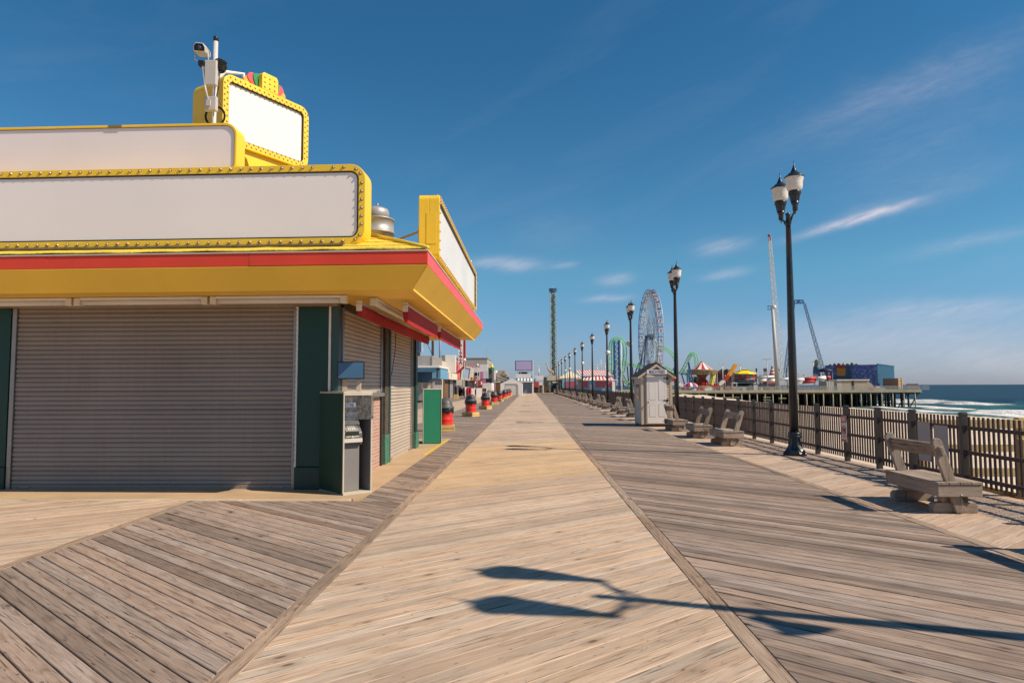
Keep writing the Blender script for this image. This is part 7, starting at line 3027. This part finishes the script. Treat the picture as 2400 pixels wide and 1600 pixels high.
for a, b, y0, nm, m in ((1962, 1973, 0, 'wall', mat('pale hut wall', (.50, .43, .34, 1), .6)), (1973.2, 1995, .0, 'wall', TAN), (1995.2, 2002, 1.2, 'wall', TAN), (2002.2, 2037, .0, 'wall', TAN)):
    mb = MB()
    mb.box(xw(a, 196) - sh2.location.x, xw(b, 196) - sh2.location.x, y0, 5, 0, zz)
    mb.build(nm, m, sh2)
mb = MB()
mb.box(xw(1961, 196) - sh2.location.x, xw(2038, 196) - sh2.location.x, -.25, 5.1, zz + .003, zz + .25)
mb.build('roof_edge', WHT, sh2)
mb = MB()
mb.prism([(xw(2037.5, 196) - sh2.location.x, 0), (xw(2050, 196) - sh2.location.x, 0), (xw(2047, 196) - sh2.location.x, zz * .5), (xw(2042, 196) - sh2.location.x, zz * .72), (xw(2037.5, 196) - sh2.location.x, zz * .75)], .2, 3)
mb.build('side_shed', TAN, sh2)
gt = thing('yard_gate', 'pale slatted yard gate and dark grey wall left of the beige huts', 'gate', on_pier(1945, 195))
mb = MB()
mb.box(xw(1920, 195) - gt.location.x, xw(1936, 195) - gt.location.x, 0, .3, 0, zw(893, 195, 1930) - ZP)
mb.build('wall', DKGREY, gt)
for k in range(9):
    x0 = xw(1937 + k * 2.0, 195) - gt.location.x
    mb = MB()
    mb.box(x0, x0 + .2, 0, .1, 0, zw(893, 195, 1945) - ZP)
    mb.build('slat', CREAM if k % 2 else WALLG, gt)
ct = thing('shipping_container', 'tan shipping container with open doors near the pier end', 'container', on_pier(2106, 203))
zc1 = zw(886, 203, 2106) - ZP
cx0, cx1, cx2 = [xw(q, 203) - ct.location.x for q in (2086, 2105, 2124)]
mb = MB()
mb.prism([(cx0, 4.0), (cx1, 0), (cx2, 2.0), (cx0 + (cx2 - cx1), 6.0)], .15, zc1, 'z')
mb.build('body', mat('brown container steel', (.25, .15, .10, 1), .6, var=.08, scale=.5), ct)
for k in range(3):
    for r_ in range(4):
        a = Vector((cx1, 0, 0)).lerp(Vector((cx2, 2.0, 0)), (.05, .32, .78)[k])
        b = Vector((cx1, 0, 0)).lerp(Vector((cx2, 2.0, 0)), (.28, .55, .97)[k])
        mb = MB()
        mb.prism([(a.x, a.y - .02), (b.x, b.y - .02), (b.x, b.y - .1), (a.x, a.y - .1)], .25 + r_ * (zc1 - .3) / 4, .2 + (r_ + .85) * (zc1 - .3) / 4, 'z')
        mb.build('door_panel', mat('orange tan steel', (.50, .30, .14, 1), .6), ct)
a = Vector((cx1, 0, 0)).lerp(Vector((cx2, 2.0, 0)), .57)
b = Vector((cx1, 0, 0)).lerp(Vector((cx2, 2.0, 0)), .76)
mb = MB()
mb.prism([(a.x, a.y - .02), (b.x, b.y - .02), (b.x, b.y - .06), (a.x, a.y - .06)], .2, zc1 - .1, 'z')
mb.build('dark_opening', DARKIN, ct)
ef = thing('board_fence', 'brown board fence closing the end of the pier', 'fence', on_pier(2139, 197))
for k in range(9):
    x0 = xw(2125 + k * 3.1, 197) - ef.location.x
    mb = MB()
    mb.box(x0, x0 + .1, 0, .1, 0, 1.75)
    mb.build('post', BROWN, ef)
for z in (.25, .8, 1.4):
    mb = MB()
    mb.box(xw(2124, 197) - ef.location.x, xw(2152, 197) - ef.location.x, -.05, -.003, z, z + .38)
    mb.build('board', mat('brown fence board', (.24, .15, .11, 1), .7, var=.1), ef)
pl = thing('pallet_stack', 'low stack of pale red and white ride pieces on the pier before the blue hall', 'stack', on_pier(2060, 195))
for k, (x0, x1, z0, z1) in enumerate(((-2.1, 1.6, .4, .62), (-.8, .2, .63, 1.0), (-1.6, 1.9, .1, .38))):
    mb = MB()
    mb.box(x0, x1, 0, 1, z0, z1)
    mb.build('piece', mat('pale coral piece', (.55, .30, .24, 1), .6) if k != 1 else CREAM, pl)
# ---- more signs, awnings and small things along the far shop fronts
fronts = [
    ('projecting_sign', 'small white square sign over the shop walk, just past the tilted sign', 'sign', -10.2, 112, (-.55, .55, 0, .18, 2.7, 3.6), WHT),
    ('projecting_sign', 'narrow pink upright sign over the shop walk before the white sign boxes', 'sign', -10.4, 117, (-.3, .3, 0, .18, 2.6, 4.6), PINK),
    ('projecting_sign', 'low coral red sign panel over the shop walk near the small timber roof', 'sign', -10.3, 121, (-.8, .7, 0, .18, 2.5, 3.1), REDW),
    ('shop_awning', 'dark red sloping shop awning under the white sign boxes', 'awning', -10.8, 126, (-1.0, .8, 0, 1.8, 2.35, 2.75), DKRED),
    ('projecting_sign', 'cream upright sign by the red door of the far shops', 'sign', -10.1, 134, (-.4, .4, 0, .18, 2.4, 4.2), CREAM),
    ('shop_awning', 'navy sloping shop awning left of the white shop wall', 'awning', -10.8, 140, (-1.0, .9, 0, 2.0, 2.4, 2.8), NAVY),
    ('roof_unit', 'grey ventilation unit on the roof of the shop behind the tilted sign', 'roof unit', -12.6, 108, (-.7, .7, 0, 1.2, 5.52, 6.5), DKGREY),
    ('roof_unit', 'pale roof unit beside the round wire rail over the coral wall', 'roof unit', -11.9, 102, (-.5, .5, 0, 1.0, 5.52, 6.2), WHT),
    ('vending_box', 'tall red vending box standing at the far red door', 'vending box', -9.3, 130, (-.4, .4, 0, .7, 0, 1.9), REDW),
    ('vending_box', 'white upright freezer box in front of the far white wall', 'vending box', -9.2, 141, (-.45, .45, 0, .7, 0, 1.3), WHT),
    ('menu_board', 'dark standing menu board by the crowded souvenir stand', 'board', -8.9, 118, (-.35, .35, 0, .1, .1, 1.5), NAVY),
]
for nm, lab, cat, X, Y, q, m in fronts:
    t = far_thing(nm, lab, cat, X, Y)
    x0, x1, y0, y1, z0, z1 = q
    mb = MB()
    if nm == 'shop_awning':
        mb.prism([(x0, z1), (x1, z0 + .1), (x1, z0), (x0, z1 - .08)], y0, y1)
        mb.build('cloth', m, t)
        mb = MB()
        mb.box(x1 - .02, x1 + .03, y0, y1, z0 - .22, z0 + .1)
        mb.build('valance', WHT, t)
    elif nm == 'projecting_sign':
        mb.box(x0, x1, y0, y1, z0, z1)
        mb.build('sign_face', m, t, bevel=.02)
        mb = MB()
        mb.box(x0 - 1.2, x0 - .003, y0 + .06, y0 + .12, z1 - .25, z1 - .15)
        mb.build('bracket', GSTEEL, t)
    else:
        mb.box(x0, x1, y0, y1, z0, z1)
        mb.build('body', m, t, bevel=.03)
        mb = MB()
        mb.box(x0 + .08, x1 - .08, y0 - .012, y0 - .003, z0 + (z1 - z0) * .35, z1 - .12)
        mb.build('front_panel', DKGREY if m is not DKGREY else GSTEEL, t)
# round-lamp posts and wires along the shops
for k, (X, Y, lab) in enumerate(((-9.4, 99, 'thin grey post with a white ball lamp near the hanging sign'), (-9.4, 124, 'thin grey post with a white ball lamp near the small timber roof'))):
    t = far_thing('ball_lamp', lab, 'lamp', X, Y)
    mb = MB()
    mb.tube([(0, 0, 0), (0, 0, 5.3)], .06, 6)
    mb.build('post', GSTEEL, t)
    mb = MB()
    mb.sphere((0, 0, 5.45), .22, 10, 8)
    mb.build('globe', WHT, t)
# barrier panels and thin poles on the pier front
gr_ = mat('galvanised barrier', (.42, .41, .39, 1), .5, var=.15, scale=1)
br = thing('barrier_row', 'row of pale metal crowd barriers along the pier edge under the rides', 'barrier', (xw(1700, 191), 191.0, ZP))
for k in range(26):
    x0 = k * 2.15
    mb = MB()
    for j in range(9):
        mb.box(x0 + j * .23, x0 + j * .23 + .05, 0, .05, .15, 1.0)
    mb.box(x0, x0 + 1.9, 0, .05, 1.0, 1.07)
    mb.box(x0, x0 + 1.9, 0, .05, .1, .16)
    mb.build('barrier_panel', gr_, br)
wr = [(1668, 868), (1700, 880), (1716, 862), (1752, 866), (1768, 874), (1786, 870), (1838, 876), (1856, 880), (1872, 872), (1884, 879), (1943, 874), (1956, 870)]
for i, (px, py) in enumerate(wr):
    t = thing('thin_pole', ('thin pale pole with a red ball top' if i % 3 == 0 else 'thin pale pole with a white ball top') + ' ' + ['left of the swing carousel slide', 'over the white booth', 'beside the curved yellow track', 'in front of the yellow tent roof', 'at the right rim of the yellow tent', 'between tent and twin floodlights', 'behind the lattice tower foot', 'left of the nearest lamp post', 'right of the nearest lamp post', 'over the red ride arms', 'before the dark scaffold ride', 'before the orange mural part'][i], 'pole', on_pier(px, 209 + i % 3 * 3), 0, 'thin pale poles among the pier rides')
    mb = MB()
    mb.tube([(0, 0, 0), (0, 0, zw(py, 209, px) - ZP)], .07, 5)
    mb.build('pole', WSTEEL if i % 2 else GSTEEL, t)
    mb = MB()
    mb.sphere((0, 0, zw(py, 209, px) - ZP), .2, 8, 6)
    mb.build('lamp', WHT if i % 3 else REDW, t)
